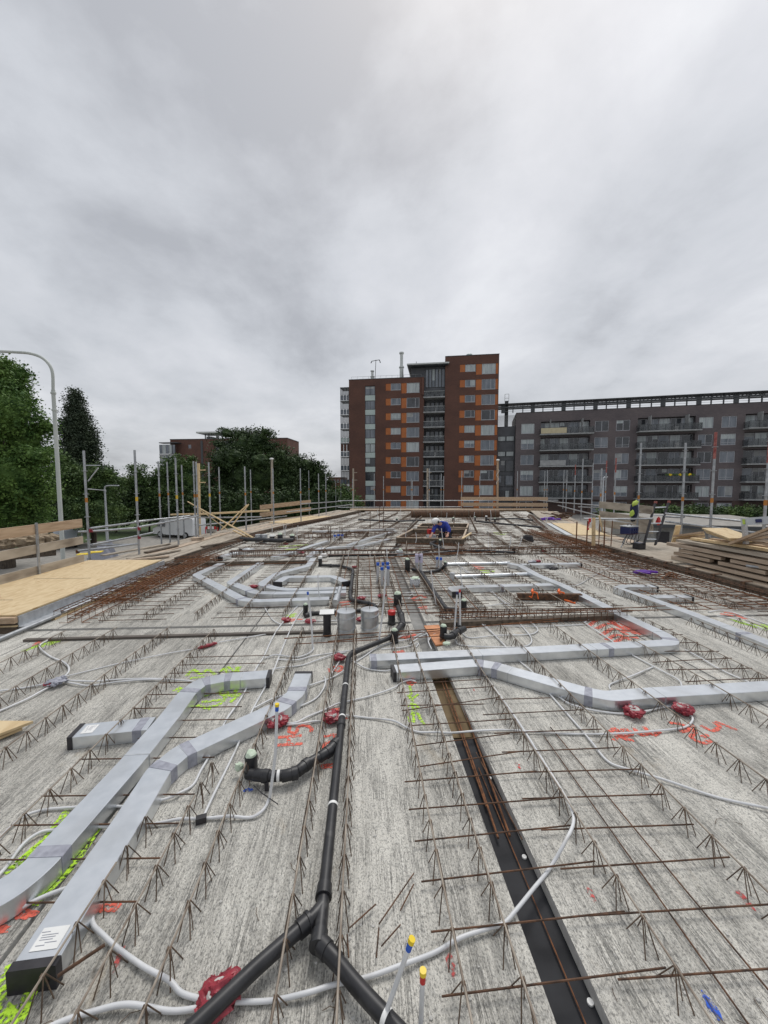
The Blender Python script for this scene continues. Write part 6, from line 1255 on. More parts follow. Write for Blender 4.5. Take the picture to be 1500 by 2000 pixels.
# ================================================================== buildings
class Facade:
    """Local frame of a facade: u runs along it, v comes out towards the site, z is up."""
    def __init__(s, o, ang, name, label, cat='building', grp=None):
        s.o = Vector(o); s.a = ang; s.R = Matrix.Rotation(ang, 3, 'Z'); s.t = thing(name, label, cat, s.o, grp)
    def W(s, u, v, z): return s.o+s.R @ Vector((u, -v, z-s.o.z))
    def box(s, name, u0, u1, v0, v1, z0, z1, m, parent=None):
        mb = MB(); c = s.W((u0+u1)/2, (v0+v1)/2, (z0+z1)/2); mb.box(c, (abs(u1-u0), abs(v1-v0), abs(z1-z0)), rz=s.a)
        return mb.build(name, m, parent or s.t)
    def window(s, u0, u1, z0, z1, v=0.0, div=(.5,), glass=None, fm='frame', trans=None, sill=True, fw=.07):
        mb = MB(); R = s.a
        def b(ua, ub, za, zb, va=v-.02, vb=v+.05): mb.box(s.W((ua+ub)/2, (va+vb)/2, (za+zb)/2), (ub-ua, vb-va, zb-za), rz=R)
        b(u0, u1, z1-fw, z1); b(u0, u1, z0, z0+fw); b(u0, u0+fw, z0+fw, z1-fw); b(u1-fw, u1, z0+fw, z1-fw)
        for d in div: c = u0+(u1-u0)*d; b(c-fw/2, c+fw/2, z0+fw, z1-fw, v-.018, v+.045)
        if trans: c = z0+(z1-z0)*trans; b(u0+fw, u1-fw, c-fw*.35, c+fw*.35, v-.016, v+.035)
        o = mb.build('window', fm, s.t)
        g = glass or rnd.choice(('glassM', 'glassC', 'glassD', 'glassM', 'glassC'))
        s.box('pane', u0+fw*.5, u1-fw*.5, v-.03, v+.0, z0+fw*.5, z1-fw*.5, g, o)
        if g in ('glassM', 'glassD') and z1-z0 > 1.0 and rnd.random() < .55:
            h = rnd.choice((.25, .4, .6, .8))*(z1-z0); uu = rnd.choice(((u0+fw, u1-fw), (u0+fw, (u0+u1)/2), ((u0+u1)/2, u1-fw)))
            s.box('blind', uu[0], uu[1], v+.001, v+.006, z1-fw-h, z1-fw, rnd.choice(('glassC', 'glassC', 'slab_edge', 'glassM')), o)
        if sill: s.box('sill', u0-.05, u1+.05, v, v+.10, z0-.07, z0-.004, 'slab_edge', o)
        return o
def cam_plane(Z0, k):               # facade line Z = Z0 - k X in the camera's ground frame
    ang = -YAW-math.atan(k); o = FW*Z0; o.z = GZ
    def U(px): t = (px-750)/750/1.016; X = Z0*t/(1+k*t); return X*math.sqrt(1+k*k)
    return o, ang, U
# ---------------------------------------------------------------- red tower
o, ang, U_ = cam_plane(76, .147)
F = Facade(o, ang, 'apartment_tower', 'tall red brown brick apartment tower with orange panels and stepped roof')
U = lambda zx: U_(650+zx/4.412)
uL, uN, uR0, uR = U(140), U(785), U(965), U(1425)
ZL, ZR = 22.85, 26.55; ST = 2.9
# wall built in strips between the window columns so openings are real recesses
def wall_cols(F, cols, u0, u1, ztop, zbot, m, depth=.18, back=11, name='wall'):
    F.box(name, u0, u1, -back, -depth, zbot, ztop-.02, m)
    cur = u0
    for (a, b_, rows) in sorted(cols):
        F.box(name, cur, a, -depth, 0, zbot, ztop, m); z = zbot
        for (z0, z1) in sorted(rows):
            if z0 > z: F.box(name, a, b_, -depth, 0, z, z0, m)
            z = z1
        F.box(name, a, b_, -depth, 0, z, ztop, m); cur = b_
    F.box(name, cur, u1, -depth, 0, zbot, ztop, m)
rowsL = [(19.95-ST*k, 21.85-ST*k) for k in range(9) if 19.95-ST*k > GZ]
rowsR = [(23.0-ST*k, 24.9-ST*k) for k in range(10) if 23.0-ST*k > GZ]
stair = (U(278), U(365)); sm, bigL = (U(455), U(585)), (U(590), U(748)); smR, bigR = (U(1090), U(1225)), (U(1228), U(1420))
def one(F, cols, u0, u1, ztop, zbot, m, name='wall', depth=.18, back=11):
    mb = MB()
    def bx(a, b_, v0, v1, z0, z1):
        if b_-a > .01 and z1-z0 > .01: mb.box(F.W((a+b_)/2, (v0+v1)/2, (z0+z1)/2), (b_-a, v1-v0, z1-z0), rz=F.a)
    bx(u0, u1, -back, -depth, zbot, ztop-.02); cur = u0
    for (a, b_, rows) in sorted(cols, key=lambda c: c[0]):
        bx(cur, a, -depth, 0, zbot, ztop); z = zbot
        for (z0, z1) in sorted(rows):
            bx(a, b_, -depth, -.002, z, z0); z = z1
        bx(a, b_, -depth, -.002, z, ztop); cur = b_
    bx(cur, u1, -depth, 0, zbot, ztop)
    return mb.build(name, m, F.t)
rs = lambda rows, d=0.0, e=0.0: [(a-d, b_+e) for a, b_ in rows]
one(F, [(*stair, [(GZ+.3, 21.6)]), (*sm, [(a+.55, b_) for a, b_ in rowsL]), (*bigL, rs(rowsL, .1))], uL, uN, ZL, GZ, 'brick_red')
one(F, [(*smR, [(a+.5, b_) for a, b_ in rowsR]), (*bigR, rs(rowsR, .1))], uR0, uR, ZR, GZ, 'brick_red')
F.box('roof_edge', uL-.03, uN+.02, -11.1, .04, ZL, ZL+.12, 'framed'); F.box('roof_edge', uR0-.03, uR+.03, -11.1, .04, ZR, ZR+.12, 'framed')
gl = ['glassM', 'glassC', 'glassD', 'glassM']
for k, (z0, z1) in enumerate(rowsL):
    F.window(U(500), U(585), z0+.62, z1-.02, v=-.10, div=(.62,), glass=gl[(k*3) % 4]); F.window(U(636), U(745), z0, z1, v=-.10, div=(.68,), glass=gl[(k*5+1) % 4])
    F.box('orange_panel', U(455)+.02, U(499), -.14, -.04, z0+.56, z1-.01, 'orange_panel'); F.box('orange_panel', U(591), U(635), -.14, -.04, z0-.09, z1-.01, 'orange_panel')
for k, (z0, z1) in enumerate(rowsR):
    F.window(U(1137), U(1224), z0+.57, z1-.02, v=-.10, div=(.62,), glass=gl[(k*3+1) % 4]); F.window(U(1280), U(1396), z0, z1, v=-.10, div=(.66,), glass=gl[(k*7+1) % 4])
    F.box('orange_panel', U(1091), U(1135), -.14, -.04, z0+.52, z1-.01, 'orange_panel'); F.box('orange_panel', U(1229), U(1278), -.14, -.04, z0-.09, z1-.01, 'orange_panel'); F.box('orange_panel', U(1398), U(1419), -.14, -.05, z0-.05, z1-.01, 'orange_panel')
for k in range(9):
    zt = 21.5-ST*.985*k
    if zt-1.7 < GZ: break
    F.window(stair[0]+.02, stair[1]-.02, zt-1.75, zt, v=-.08, div=(.5,), glass=['glassM', 'glassM', 'glassM', 'glassM', 'glassC', 'glassD', 'glassD', 'glassM', 'glassD'][k], fm='framed', sill=False)
    F.box('mint_panel', stair[0]+.02, stair[1]-.02, -.12, -.05, zt-2.82, zt-1.78, 'mint')
# recess with balconies between the two brick blocks
F.box('recess_wall', uN, uR0, -11, -2.2, GZ, 20.2, 'grey_clad')
F.box('penthouse', U(670), uR0, -9, -.9, 20.3, 25.0, 'grey_clad')
for k in range(6): a = U(795+28*k); F.window(a, a+.58*1.02, 21.0, 24.6, v=-.86, div=(), glass='glassM', fm='framed', sill=False)
F.box('canopy_roof', U(640), U(998), -9.5, .9, 25.05, 25.30, 'steel_pale'); F.box('canopy_lining', U(650), U(990), -9.3, .7, 24.9, 25.04, 'framed')
F.box('brick_return', U(765), U(785), -2.2, .3, 19.4, 22.8, 'brick_red')
for k in range(8):
    z = 19.0-ST*k
    if z < GZ: break
    F.box('balcony_slab', uN-.1, uR0-.02, -2.2, .35, z-.22, z, 'slab_edge')
    r_ = F.box('balcony_rail', uN-.05, uR0-.06, .26, .30, z+1.0, z+1.05, 'steel_pale')
    F.box('glass_screen', uN-.05, uR0-.06, .26, .28, z+.08, z+.98, 'glassG', r_)
    for j in range(5): uu = uN+(uR0-uN)*(j+.05)/4.3; F.box('rail_post', uu-.025, uu+.025, .29, .33, z, z+1.0, 'framed', r_)
    for j in range(4): uu = uN+.3+(uR0-uN-.5)*j/4; F.window(uu, uu+(uR0-uN-.5)/4-.06, z+.05, z+2.3, v=-2.12, div=(), glass=('glassD', 'glassM', 'glassD', 'glassM')[(j+k) % 4], fm='framed', sill=False, fw=.09)
    if k in (1, 4, 5, 6): F.box('balcony_chair', uN+1.8+.3*k % 1, uN+2.4, -.6, -.1, z+.02, z+.8, 'white')
# winter gardens on the left flank
for k in range(8):
    z0 = 19.0-ST*.985*k
    if z0 < GZ: break
    f = F.box('winter_garden', U(55), uL-.02, -3.2, -.7, z0-.14, z0, 'slab_edge'); F.box('winter_garden', U(55), uL-.02, -3.2, -.7, z0+2.5, z0+2.62, 'framed') if k == 0 else None
    for j in range(3):
        a = U(58)+(uL-U(58))*j/3; b_ = U(58)+(uL-U(58))*(j+1)/3-.07
        F.window(a, b_, z0+.05, z0+1.05, v=-.74, div=(), glass='wrap' if False else ('glassM', 'mint', 'glassC')[0] if k != 3 else 'mint', fm='framed', sill=False, fw=.06)
        F.window(a, b_, z0+1.10, z0+2.66, v=-.74, div=(), glass='glassG' if k != 4 else 'brick_red', fm='framed', sill=False, fw=.06)
    F.box('floor_link', uL-.3, uL, -6, -.9, z0, z0+2.6, 'glassD')
for (px, py, h, w_) in ((723, 733, 1.6, .45), (725, 725, .9, .25)):
    p = F.W(U_(px), -3, ZL+.1); pass
for u0, zb, h, r, lab in ((U(322), ZL, 2.4, .32, 0), (U(580), ZL, 5.8, .38, 1)):
    b0 = F.W(u0, -2.5, zb); mb = MB(); mb.lathe(b0, [(r, 0), (r, h*.45), (r*1.35, h*.47), (r*1.35, h*.5), (r*.8, h*.55), (r*.8, h*.93), (r*1.25, h*.95), (r*1.2, h)], 12); mb.build('flue', 'steel_pale', F.t, smooth=True)
b0 = F.W(U(345), -2.5, ZL); mb = MB(); mb.tube([b0, b0+Vector((.2, 0, 4.6))], .06, 6).tube([b0+Vector((-.6, 0, 4.3)), b0+Vector((.9, 0, 4.6))], .06, 6).tube([b0+Vector((-.6, 0, 4.3)), b0+Vector((-.8, 0, 3.9))], .09, 6).tube([b0+Vector((.9, 0, 4.6)), b0+Vector((1.1, 0, 4.0))], .09, 6); mb.build('roof_mast', 'framed', F.t)
b0 = F.W(U(710), -2.5, 25.3); mb = MB(); mb.tube([b0, b0+Vector((0, 0, 1.4))], .05, 6).tube([b0+Vector((-.4, 0, 1.0)), b0+Vector((1.2, 0, .6))], .05, 6); mb.build('roof_mast', 'framed', F.t)
b0 = F.W(U(1177), -2.5, ZR); MB().lathe(b0, [(.45, 0), (.45, .7), (.6, .75), (.6, 1.0), (.3, 1.2)], 12).build('roof_vent', 'mint', F.t, smooth=True)
mb = MB()
for k in range(13): a = F.W(uL+.4+k*1.15, -.6, ZL); mb.tube([a, a+Vector((0, 0, .75))], .02, 5)
mb.tube([F.W(uL+.4, -.6, ZL+.75), F.W(uL+.4+12*1.15, -.6, ZL+.75)], .025, 5); mb.build('roof_railing', 'slab_edge', F.t)

def settle(Fc, k):                  # bring the heights read off the photo to the level of the tilted camera
    z1 = EYE+(GZ-EYE)*k
    def rec(o):
        for ch in o.children:
            if ch.type == 'MESH' and not ch.data.get('done'):
                for v in ch.data.vertices: v.co.z *= k
                ch.data['done'] = 1
            rec(ch)
    bpy.context.view_layer.update(); rec(Fc.t); Fc.t.location.z = z1
settle(F, .972)
# ---------------------------------------------------------------- grey long block
o, ang, U2 = cam_plane(79.5, .258)
G = Facade(o, ang, 'apartment_block', 'long purple grey brick apartment block with dark balconies and roof pergola')
V = lambda zx: U2(970+zx/5.357)
V2 = lambda zx: U2(1220+zx/5.357)
g0, g1 = V(205), U2(1640); GT = 15.45; SG = 2.96
rowsG = [(11.5-SG*k, 13.4-SG*k) for k in range(6) if 11.5-SG*k > GZ]
wc = [(V(262), V(402)), (V(1035), V(1180)), (V(1258), V(1405)), (V2(785), V2(940)), (V2(1022), V2(1185))]
bc = [(V(468), V(985)), (V2(145), V2(750)), (V2(1270), V2(1980))]
mb = MB()
cols = [(a, b_, rowsG) for a, b_ in wc]+[(a, b_, [(z0-.55, z1+.25) for z0, z1 in rowsG]) for a, b_ in bc]
one(G, cols, g0, g1, GT, -.95, 'brick_grey', depth=.9)
one(G, [(a, b_, [(z0-.5, z1+.1) for z0, z1 in rowsG if z1 < -1.0]) for a, b_ in wc+bc], g0, g1, -.96, GZ, 'brick_base', depth=.3)
for a, b_ in wc:
    for k, (z0, z1) in enumerate(rowsG): G.window(a+.02, b_-.02, z0+.01, z1-.01, v=-.12, div=(.5,), glass=rnd.choice(('glassC', 'glassM', 'glassD', 'glassM')), trans=.22 if k % 2 else None)
for ci, (a, b_) in enumerate(bc):
    for k, (z0, z1) in enumerate(rowsG):
        zs = z0-.3
        if zs < -3: continue
        n = 5
        for j in range(n): uu = a+(b_-a)*j/n; G.window(uu+.03, uu+(b_-a)/n-.05, zs+.02, zs+2.3, v=-.75, div=(.5,) if j in (1, 3) else (), glass=('glassM', 'glassD', 'glassC', 'glassM', 'glassD', 'glassC')[(j*2+k+ci) % 6] if k < 3 else ('glassD', 'glassM')[(j+k+ci) % 2 if k == 3 else 0], sill=False, fm='frame')
        G.box('balcony_slab', a-.25, b_+.35, -.7, 1.5, zs-.2, zs, 'slab_edge')
        r_ = G.box('balcony_rail', a-.2, b_+.3, 1.38, 1.43, zs+1.08, zs+1.12, 'framed')
        G.box('glass_screen', a-.2, b_+.3, 1.39, 1.41, zs+.06, zs+1.05, 'tan' if (ci, k) == (0, 0) and False else 'glassG', r_)
        for j in range(8): uu = a-.2+(b_-a+.5)*j/7; G.box('rail_post', uu-.03, uu+.03, 1.42, 1.47, zs-.05, zs+1.1, 'framed', r_)
        for s in (a-.2, b_+.3): G.box('side_rail', s-.015, s+.015, -.05, 1.38, zs+.06, zs+1.05, 'glassG', r_)
        if k == 0: 
            for f in (.18, .82): uu = a+(b_-a)*f; G.box('divider', uu-.04, uu+.04, 0, 1.3, zs, zs+2.6, 'slab_edge')
        if (ci, k) == (0, 0): G.box('balcony_screen', a-.15, a+(b_-a)*.5, 1.48, 1.50, zs+.05, zs+1.03, 'tan')
        if (ci, k) == (0, 2): G.box('balcony_screen', a-.15, a+(b_-a)*.5, 1.48, 1.50, zs+.05, zs+1.03, 'slab_edge')
        for j in range(3):
            if rnd.random() < .6: uu = a+rnd.uniform(.5, b_-a-.8); G.box('balcony_chair', uu, uu+.5, .3, .8, zs+.01, zs+rnd.uniform(.6, .95), rnd.choice(('white', 'slab_edge', 'tape')))
        if (ci, k) == (1, 3):
            for j in range(9):
                p = G.W(a+(b_-a)*(.5+.055*j), 1.2, zs+1.15); MB().ico(p, .28, (1, 1, .8), .5, j, 10, 7).build('flower_box', ('leafD', 'yellow_cap', 'leafC')[j % 3], G.t)
# roof pergola
G.box('parapet', g0, g1, -11, .03, GT, GT+.10, 'framed')
PT0, PT1 = 16.55, 17.25
px0 = U2(972)
G.box('pergola_beam', px0, g1, -.1, .25, PT0-.10, PT0+.18, 'framed'); G.box('pergola_roof', px0, g1, -1.6, .7, PT1-.12, PT1, 'framed')
G.box('pergola_beam', px0, g1, -1.8, -1.5, PT0-.05, PT0+.15, 'framed')
k = 0; u = px0+1.0
while u < g1:
    G.box('pergola_post', u-.35 if k % 3 == 0 else u-.08, u+.35 if k % 3 == 0 else u+.08, -.05, .15, GT+.1, PT1-.12, 'framed'); u += 1.75; k += 1
for zf in (.35, .7): G.box('roof_rail', px0, g1, -.3, -.26, GT+.1+zf, GT+.14+zf, 'slab_edge')
mb = MB(); u = px0
while u < g1: mb.box(G.W(u, -.45, PT1-.3), (.05, 2.3, .08), rz=G.a); u += .6
mb.build('pergola_slats', 'framed', G.t)
# glass link between tower and block
lk0 = U2(975)-.3
G.box('link_wall', lk0, g0-.05, -9, -1.2, GZ, 13.2, 'grey_clad')
for k in range(6):
    z = 10.3-SG*k
    if z < GZ: break
    for j in range(2): uu = lk0+.2+(g0-lk0-.3)*j/2; G.window(uu, uu+(g0-lk0-.3)/2-.1, z, z+1.0 if k < 2 else z+2.2, v=-1.12, div=(), glass='glassC' if k < 2 else 'glassD', fm='framed', sill=False)
mb = MB()
for k in range(12): mb.box(G.W((lk0+g0)/2, -1.3, 13.4+.17*k), (g0-lk0, .06, .05), rz=G.a)
mb.build('louvre_screen', 'slab_edge', G.t)
G.box('lift_shaft', U2(987), U2(994), -3, -2, 13.3, 18.3, 'framed')
mb = MB(); zc = 18.3; ua, ub = U2(986.5), U2(994.5)
for uu in (ua, ub): mb.box(G.W(uu, -2, zc+.6), (.08, .08, 1.4), rz=G.a)
for z in (zc+.5, zc+1.3): mb.box(G.W((ua+ub)/2, -2, z), (ub-ua, .06, .06), rz=G.a)
mb.build('roof_ladder_cage', 'steel_pale', G.t)
settle(G, .978)
# ---------------------------------------------------------------- farther brick building behind the trees
o, ang, U3 = cam_plane(125, .10)
B = Facade(o, ang, 'apartment_building', 'farther red brick apartment building with roof canopy behind the left trees')
zf = lambda y: 1.75+(947-y)*125/750
one(B, [(U3(365), U3(371), [(zf(871), zf(864))]), (U3(416), U3(420), [(zf(864), zf(860)), (zf(888), zf(882))])], U3(330), U3(560), zf(853), GZ, 'brick_red', back=12)
B.window(U3(364), U3(372), zf(872), zf(864), v=-.1, glass='glassM'); B.window(U3(415), U3(420), zf(868), zf(860), v=-.1, glass='glassC'); B.window(U3(415), U3(420), zf(890), zf(883), v=-.1, glass='glassC'); B.window(U3(421), U3(428), zf(906), zf(898), v=-.1, glass='glassM')
B.box('roof_edge', U3(330)-.1, U3(560)+.1, -12, .1, zf(853), zf(852), 'framed')
for z0 in (zf(884), zf(905), zf(925)):
    B.box('corner_balcony', U3(317), U3(352), .1, 2.4, z0-.4, z0, 'slab_edge')
    for j in range(5): B.window(U3(317)+j*1.15, U3(317)+j*1.15+1.05, z0+.1, z0+3.2, v=2.2, div=(), glass=('glassM', 'glassC')[j % 2], fm='framed', sill=False)
B.box('balcony_top', U3(317), U3(352), 0, 2.4, zf(862)+.05, zf(860), 'framed')
B.box('dark_band', U3(390), U3(394), -.1, .15, GZ, zf(853)-.5, 'framed')
B.box('roof_house', U3(395), U3(404), -6, -2, zf(852), zf(846), 'slab_edge'); B.box('canopy_roof', U3(383), U3(434), -7, .5, zf(841), zf(838), 'steel_pale')
for px in (396, 430, 403): B.box('canopy_post', U3(px), U3(px)+.25, -1, -.7, zf(852), zf(841), 'framed')
for px, h in ((413, 12), (416, 14), (449, 22), (453, 24), (457, 16)): b0 = B.W(U3(px), -3, zf(852)); MB().lathe(b0, [(.3, 0), (.3, h*.125), (.45, h*.13), (.4, h*.167)], 10).build('flue', 'steel_pale', B.t)
B.box('link_panel', U3(420), U3(462), -.05, .2, zf(905), zf(858), 'grey_clad')
settle(B, .982)
# small brick house glimpsed between trees and tower
o, ang, U4 = cam_plane(110, .0)
H = Facade(o, ang, 'brick_house', 'small distant brick house glimpsed between the trees and the tower')
zh = lambda y: 1.75+(947-y)*110/750
one(H, [], U4(640), U4(672), zh(932), GZ, 'brick_red', back=8)
for k in range(3): H.window(U4(650+7*k), U4(654+7*k), zh(942), zh(937), v=.02, glass='glassD')
# garage row with flat dark roof before the grey block
o, ang, U5 = cam_plane(27, .30)
K = Facade(o, ang, 'garage_row', 'low grey garage row with flat roof behind the right rails')
K.box('wall', U5(1290), U5(1640), -9, -.4, GZ, -.75, 'concrete_dark'); K.box('roof', U5(1285), U5(1645), -9.4, 0, -.75, -.52, 'pave')
K.box('door', U5(1300), U5(1325), -.42, -.32, GZ, -1.0, 'black'); K.box('fascia', U5(1285), U5(1645), .0, .05, -.73, -.55, 'framed')
# ================================================================== trees and shrubs
def leaves(name, lobes, n, size, m, parent, seed=1, core=.62, flat_=.6, clump=26):
    rg = np.random.default_rng(seed); L_ = np.array([[*l[0], *l[1]] for l in lobes], dtype=float)
    vol = (L_[:, 3]*L_[:, 4]*L_[:, 5])**(2/3); pr = vol/vol.sum()
    nc = max(1, n//clump); idx = rg.choice(len(L_), nc, p=pr)
    d = rg.normal(size=(nc, 3)); d /= np.linalg.norm(d, axis=1)[:, None]
    rad = rg.uniform(.62, 1.10, nc)[:, None]
    cc = L_[idx, :3]+d*rad*L_[idx, 3:]
    cs = rg.uniform(.5, 1.25, nc)
    ci = np.repeat(np.arange(nc), clump); m_ = len(ci)
    off = rg.normal(size=(m_, 3))*(size*3.0)*cs[ci][:, None]; off[:, 2] *= .55
    ctr = cc[ci]+off
    a = rg.normal(size=(m_, 3)); a[:, 2] *= flat_; a /= np.linalg.norm(a, axis=1)[:, None]
    b_ = rg.normal(size=(m_, 3)); b_ -= (a*b_).sum(1)[:, None]*a; b_ /= np.linalg.norm(b_, axis=1)[:, None]
    s1 = (size*rg.uniform(.6, 1.3, m_))[:, None]; s2 = s1*.55
    V_ = np.stack([ctr-a*s1, ctr-b_*s2, ctr+a*s1, ctr+b_*s2], axis=1).reshape(-1, 3)
    vs = V_; faces = np.arange(m_*4).reshape(-1, 4)
    mb = MB()
    for i, l in enumerate(lobes): mb.ico(l[0], 1.0, tuple(x*core for x in l[1]), .22, seed*10+i, 12, 9)
    o0 = np.array(world_loc(parent)); cv = np.array([tuple(v) for v in mb.v])
    allv = np.concatenate([vs, cv])-o0; nf = len(faces)
    fl = [tuple(f) for f in faces.tolist()]+[tuple(i+len(vs) for i in f) for f in mb.f]
    me = bpy.data.meshes.new(name); me.from_pydata(allv.tolist(), [], fl); me.materials.append(M[m]); me.update()
    ob = bpy.data.objects.new(name, me); C.objects.link(ob); ob.parent = parent; return ob
def tree(label, base, lobes, n, size, m, trunk=.25, cat='tree', grp='trees beyond the site', seed=1, core=.62, name='tree', clump=26):
    base = Vector(base); t = thing(name, label, cat, base, grp)
    lb = [((base.x+x, base.y+y, base.z+z), (rx, ry, rz)) for x, y, z, rx, ry, rz in lobes]
    topz = max(l[0][2]+l[1][2]*.3 for l in lb)
    mb = MB(); k = base; mb.tube([base, base+Vector((.1, 0, (topz-base.z)*.35)), Vector((base.x, base.y, topz))], [trunk, trunk*.75, trunk*.15], 8)
    for l in lb[:6]: mb.tube([Vector((base.x, base.y, base.z+(l[0][2]-base.z)*.6)), Vector(l[0])], [trunk*.4, trunk*.12], 6)
    mb.build('trunk', 'bark', t); leaves('crown', lb, n, size, m, t, seed, core, clump=clump); return t
def name_ok(k): return k.get('name', 'tree') == 'tree' and k.get('sub', True)
def px_tree(label, cx, d0, lobes_px, n, size, m, seed, **k):
    """lobes_px: (px, py, rx_px, ry_px, depth offset) measured in the photo at that depth"""
    b0 = Q(cx, 1000, d0); b0.z = GZ; lb = []
    for (x, y, rx, ry, dz) in lobes_px:
        p = Q(x, y, d0+dz); s = (d0+dz)/750; rq = random.Random(int(x*7+y))
        for _ in range(6 if name_ok(k) else 0):
            an = rq.uniform(0, 6.28); f = rq.uniform(.25, .42); up = rq.uniform(-.5, 1)
            lb.append((p.x-b0.x+math.cos(an)*rx*s*.85, p.y-b0.y+math.sin(an)*rx*s*.5, p.z-b0.z+up*ry*s*.85, rx*s*f, rx*s*f, rx*s*f*.75))
        lb.insert(0, (p.x-b0.x, p.y-b0.y, p.z-b0.z, rx*s, max(rx*s*.9, .8)*.92, ry*s*.92))
    k.pop('sub', None); return tree(label, b0, lb, n, size, m, seed=seed, **k)
px_tree('large broadleaf tree at the left picture edge', 8, 25, [(-20, 760, 60, 70, 0), (20, 745, 22, 45, 0), (18, 800, 50, 55, -1), (50, 860, 42, 50, 0), (30, 930, 62, 60, -1), (-40, 880, 80, 120, 1), (60, 960, 45, 50, 0), (-5, 1000, 90, 45, 0)], 76000, .095, 'leafA', 1, trunk=.4)
px_tree('tall narrow dark poplar behind the lamp post', 153, 52, [(147, 773, 6, 14, 0), (148, 792, 13, 19, 0), (150, 818, 20, 25, 0), (154, 846, 27, 28, 0), (157, 878, 32, 32, 0), (155, 918, 36, 36, 0), (133, 835, 12, 18, 0), (176, 868, 12, 20, 0)], 40000, .13, 'leafB', 2, trunk=.35, core=.55, sub=False)
px_tree('bushy tree below the poplar', 180, 36, [(175, 935, 38, 34, 0), (150, 965, 40, 40, 0), (205, 955, 28, 36, 0), (190, 1000, 50, 40, -1), (120, 920, 24, 40, 1)], 30000, .10, 'leafC', 3)
px_tree('small pale sparse tree between the left poles', 270, 44, [(270, 925, 17, 16, 0), (262, 950, 22, 20, 0), (285, 945, 14, 18, 0)], 5000, .10, 'leafD', 4, trunk=.15, core=.3, clump=14)
px_tree('medium green tree in front of the farther brick building', 345, 46, [(345, 915, 32, 28, 0), (325, 945, 30, 35, 0), (365, 935, 30, 40, 0), (345, 980, 50, 45, -1), (300, 960, 20, 30, 0)], 24000, .12, 'leafC', 5)
px_tree('big dark green tree right of the farther brick building', 495, 56, [(480, 875, 42, 38, 0), (505, 865, 30, 30, 0), (455, 905, 34, 48, 0), (540, 905, 38, 42, 0), (495, 930, 70, 60, -1), (560, 950, 30, 50, 0), (440, 960, 30, 50, 0), (500, 990, 80, 40, 0)], 56000, .14, 'leafE', 6, trunk=.5)
px_tree('round dark tree sloping down towards the tower', 610, 60, [(600, 915, 26, 30, 0), (622, 935, 22, 34, 0), (590, 950, 30, 44, 0), (640, 960, 16, 34, 0), (615, 985, 40, 34, 0)], 24000, .14, 'leafE', 7)
px_tree('small leafy shrub in front of the tower foot', 676, 56, [(672, 968, 16, 22, 0), (690, 985, 16, 18, 0), (660, 985, 18, 20, 0)], 4200, .16, 'leafD', 8, trunk=.12, name='shrub', cat='shrub', grp=None)
sl_ = ['at the far left', 'behind the sacking roll', 'behind the silver car', 'behind the slim street lamp', 'left of the van', 'behind the van', 'right of the van', 'under the big dark tree, left', 'under the big dark tree, right', 'behind the brown guard boards', 'near the small distant house']
for i, px in enumerate((-20, 45, 105, 165, 225, 290, 355, 425, 490, 560, 630)):
    px_tree('dark dense hedge shrub '+sl_[i], px, 44, [(px-10, 985, 34, 34, 0), (px+22, 995, 30, 30, 0)], 5200, .17, 'leafE', 20+i, trunk=.12, name='shrub', cat='shrub', grp='dark shrubs along the street')
for i, px in enumerate((1205, 1262, 1318, 1372, 1430, 1490)):
    px_tree('low green shrub before the grey block, %s' % ['behind the guard boards', 'behind the jacket', 'behind the ladder', 'right of the ladder pole', 'left of the red topped pole', 'at the right picture edge'][i], px, 42, [(px-12, 1000, 20, 12, 0), (px+14, 1002, 20, 10, 0)], 2600, .13, ('leafC', 'leafE')[i % 2], 50+i, trunk=.08, name='shrub', cat='shrub', grp='shrubs before the grey block')
px_tree('low distant treeline gap shrub right of the poplar', 240, 90, [(225, 945, 22, 14, 0), (255, 950, 26, 14, 0)], 2400, .25, 'leafC', 70, trunk=.2, name='shrub', cat='shrub', grp=None)

# ================================================================== worker kneeling at the timber frame
def skin_mesh(name, joints, edges, m, parent, sub=2):
    me = bpy.data.meshes.new(name); o0 = world_loc(parent)
    me.from_pydata([tuple(Vector(j[0])-o0) for j in joints], edges, []); ob = bpy.data.objects.new(name, me); C.objects.link(ob)
    sk = ob.modifiers.new('skin', 'SKIN'); sb = ob.modifiers.new('sub', 'SUBSURF'); sb.levels = sb.render_levels = sub
    for v, j in zip(me.skin_vertices[0].data, joints): v.radius = (j[1], j[2] if len(j) > 2 else j[1])
    me.skin_vertices[0].data[0].use_root = True
    bpy.context.view_layer.update(); dg = bpy.context.evaluated_depsgraph_get(); nm = bpy.data.meshes.new_from_object(ob.evaluated_get(dg))
    nm.materials.clear(); nm.materials.append(M[m])
    for p in nm.polygons: p.use_smooth = True
    bpy.data.objects.remove(ob); o2 = bpy.data.objects.new(name, nm); C.objects.link(o2); o2.parent = parent; return o2
wb = P(866, 1050, .20)+FW*.40; wb.z = .02; D0 = dep(wb)
def Wp(x, y, z): return wb+RT*x+FW*y+Vector((0, 0, z))     # x right, y away, z up
person = thing('person', 'worker in white helmet and blue sweater kneeling inside the timber frame', 'person', wb)
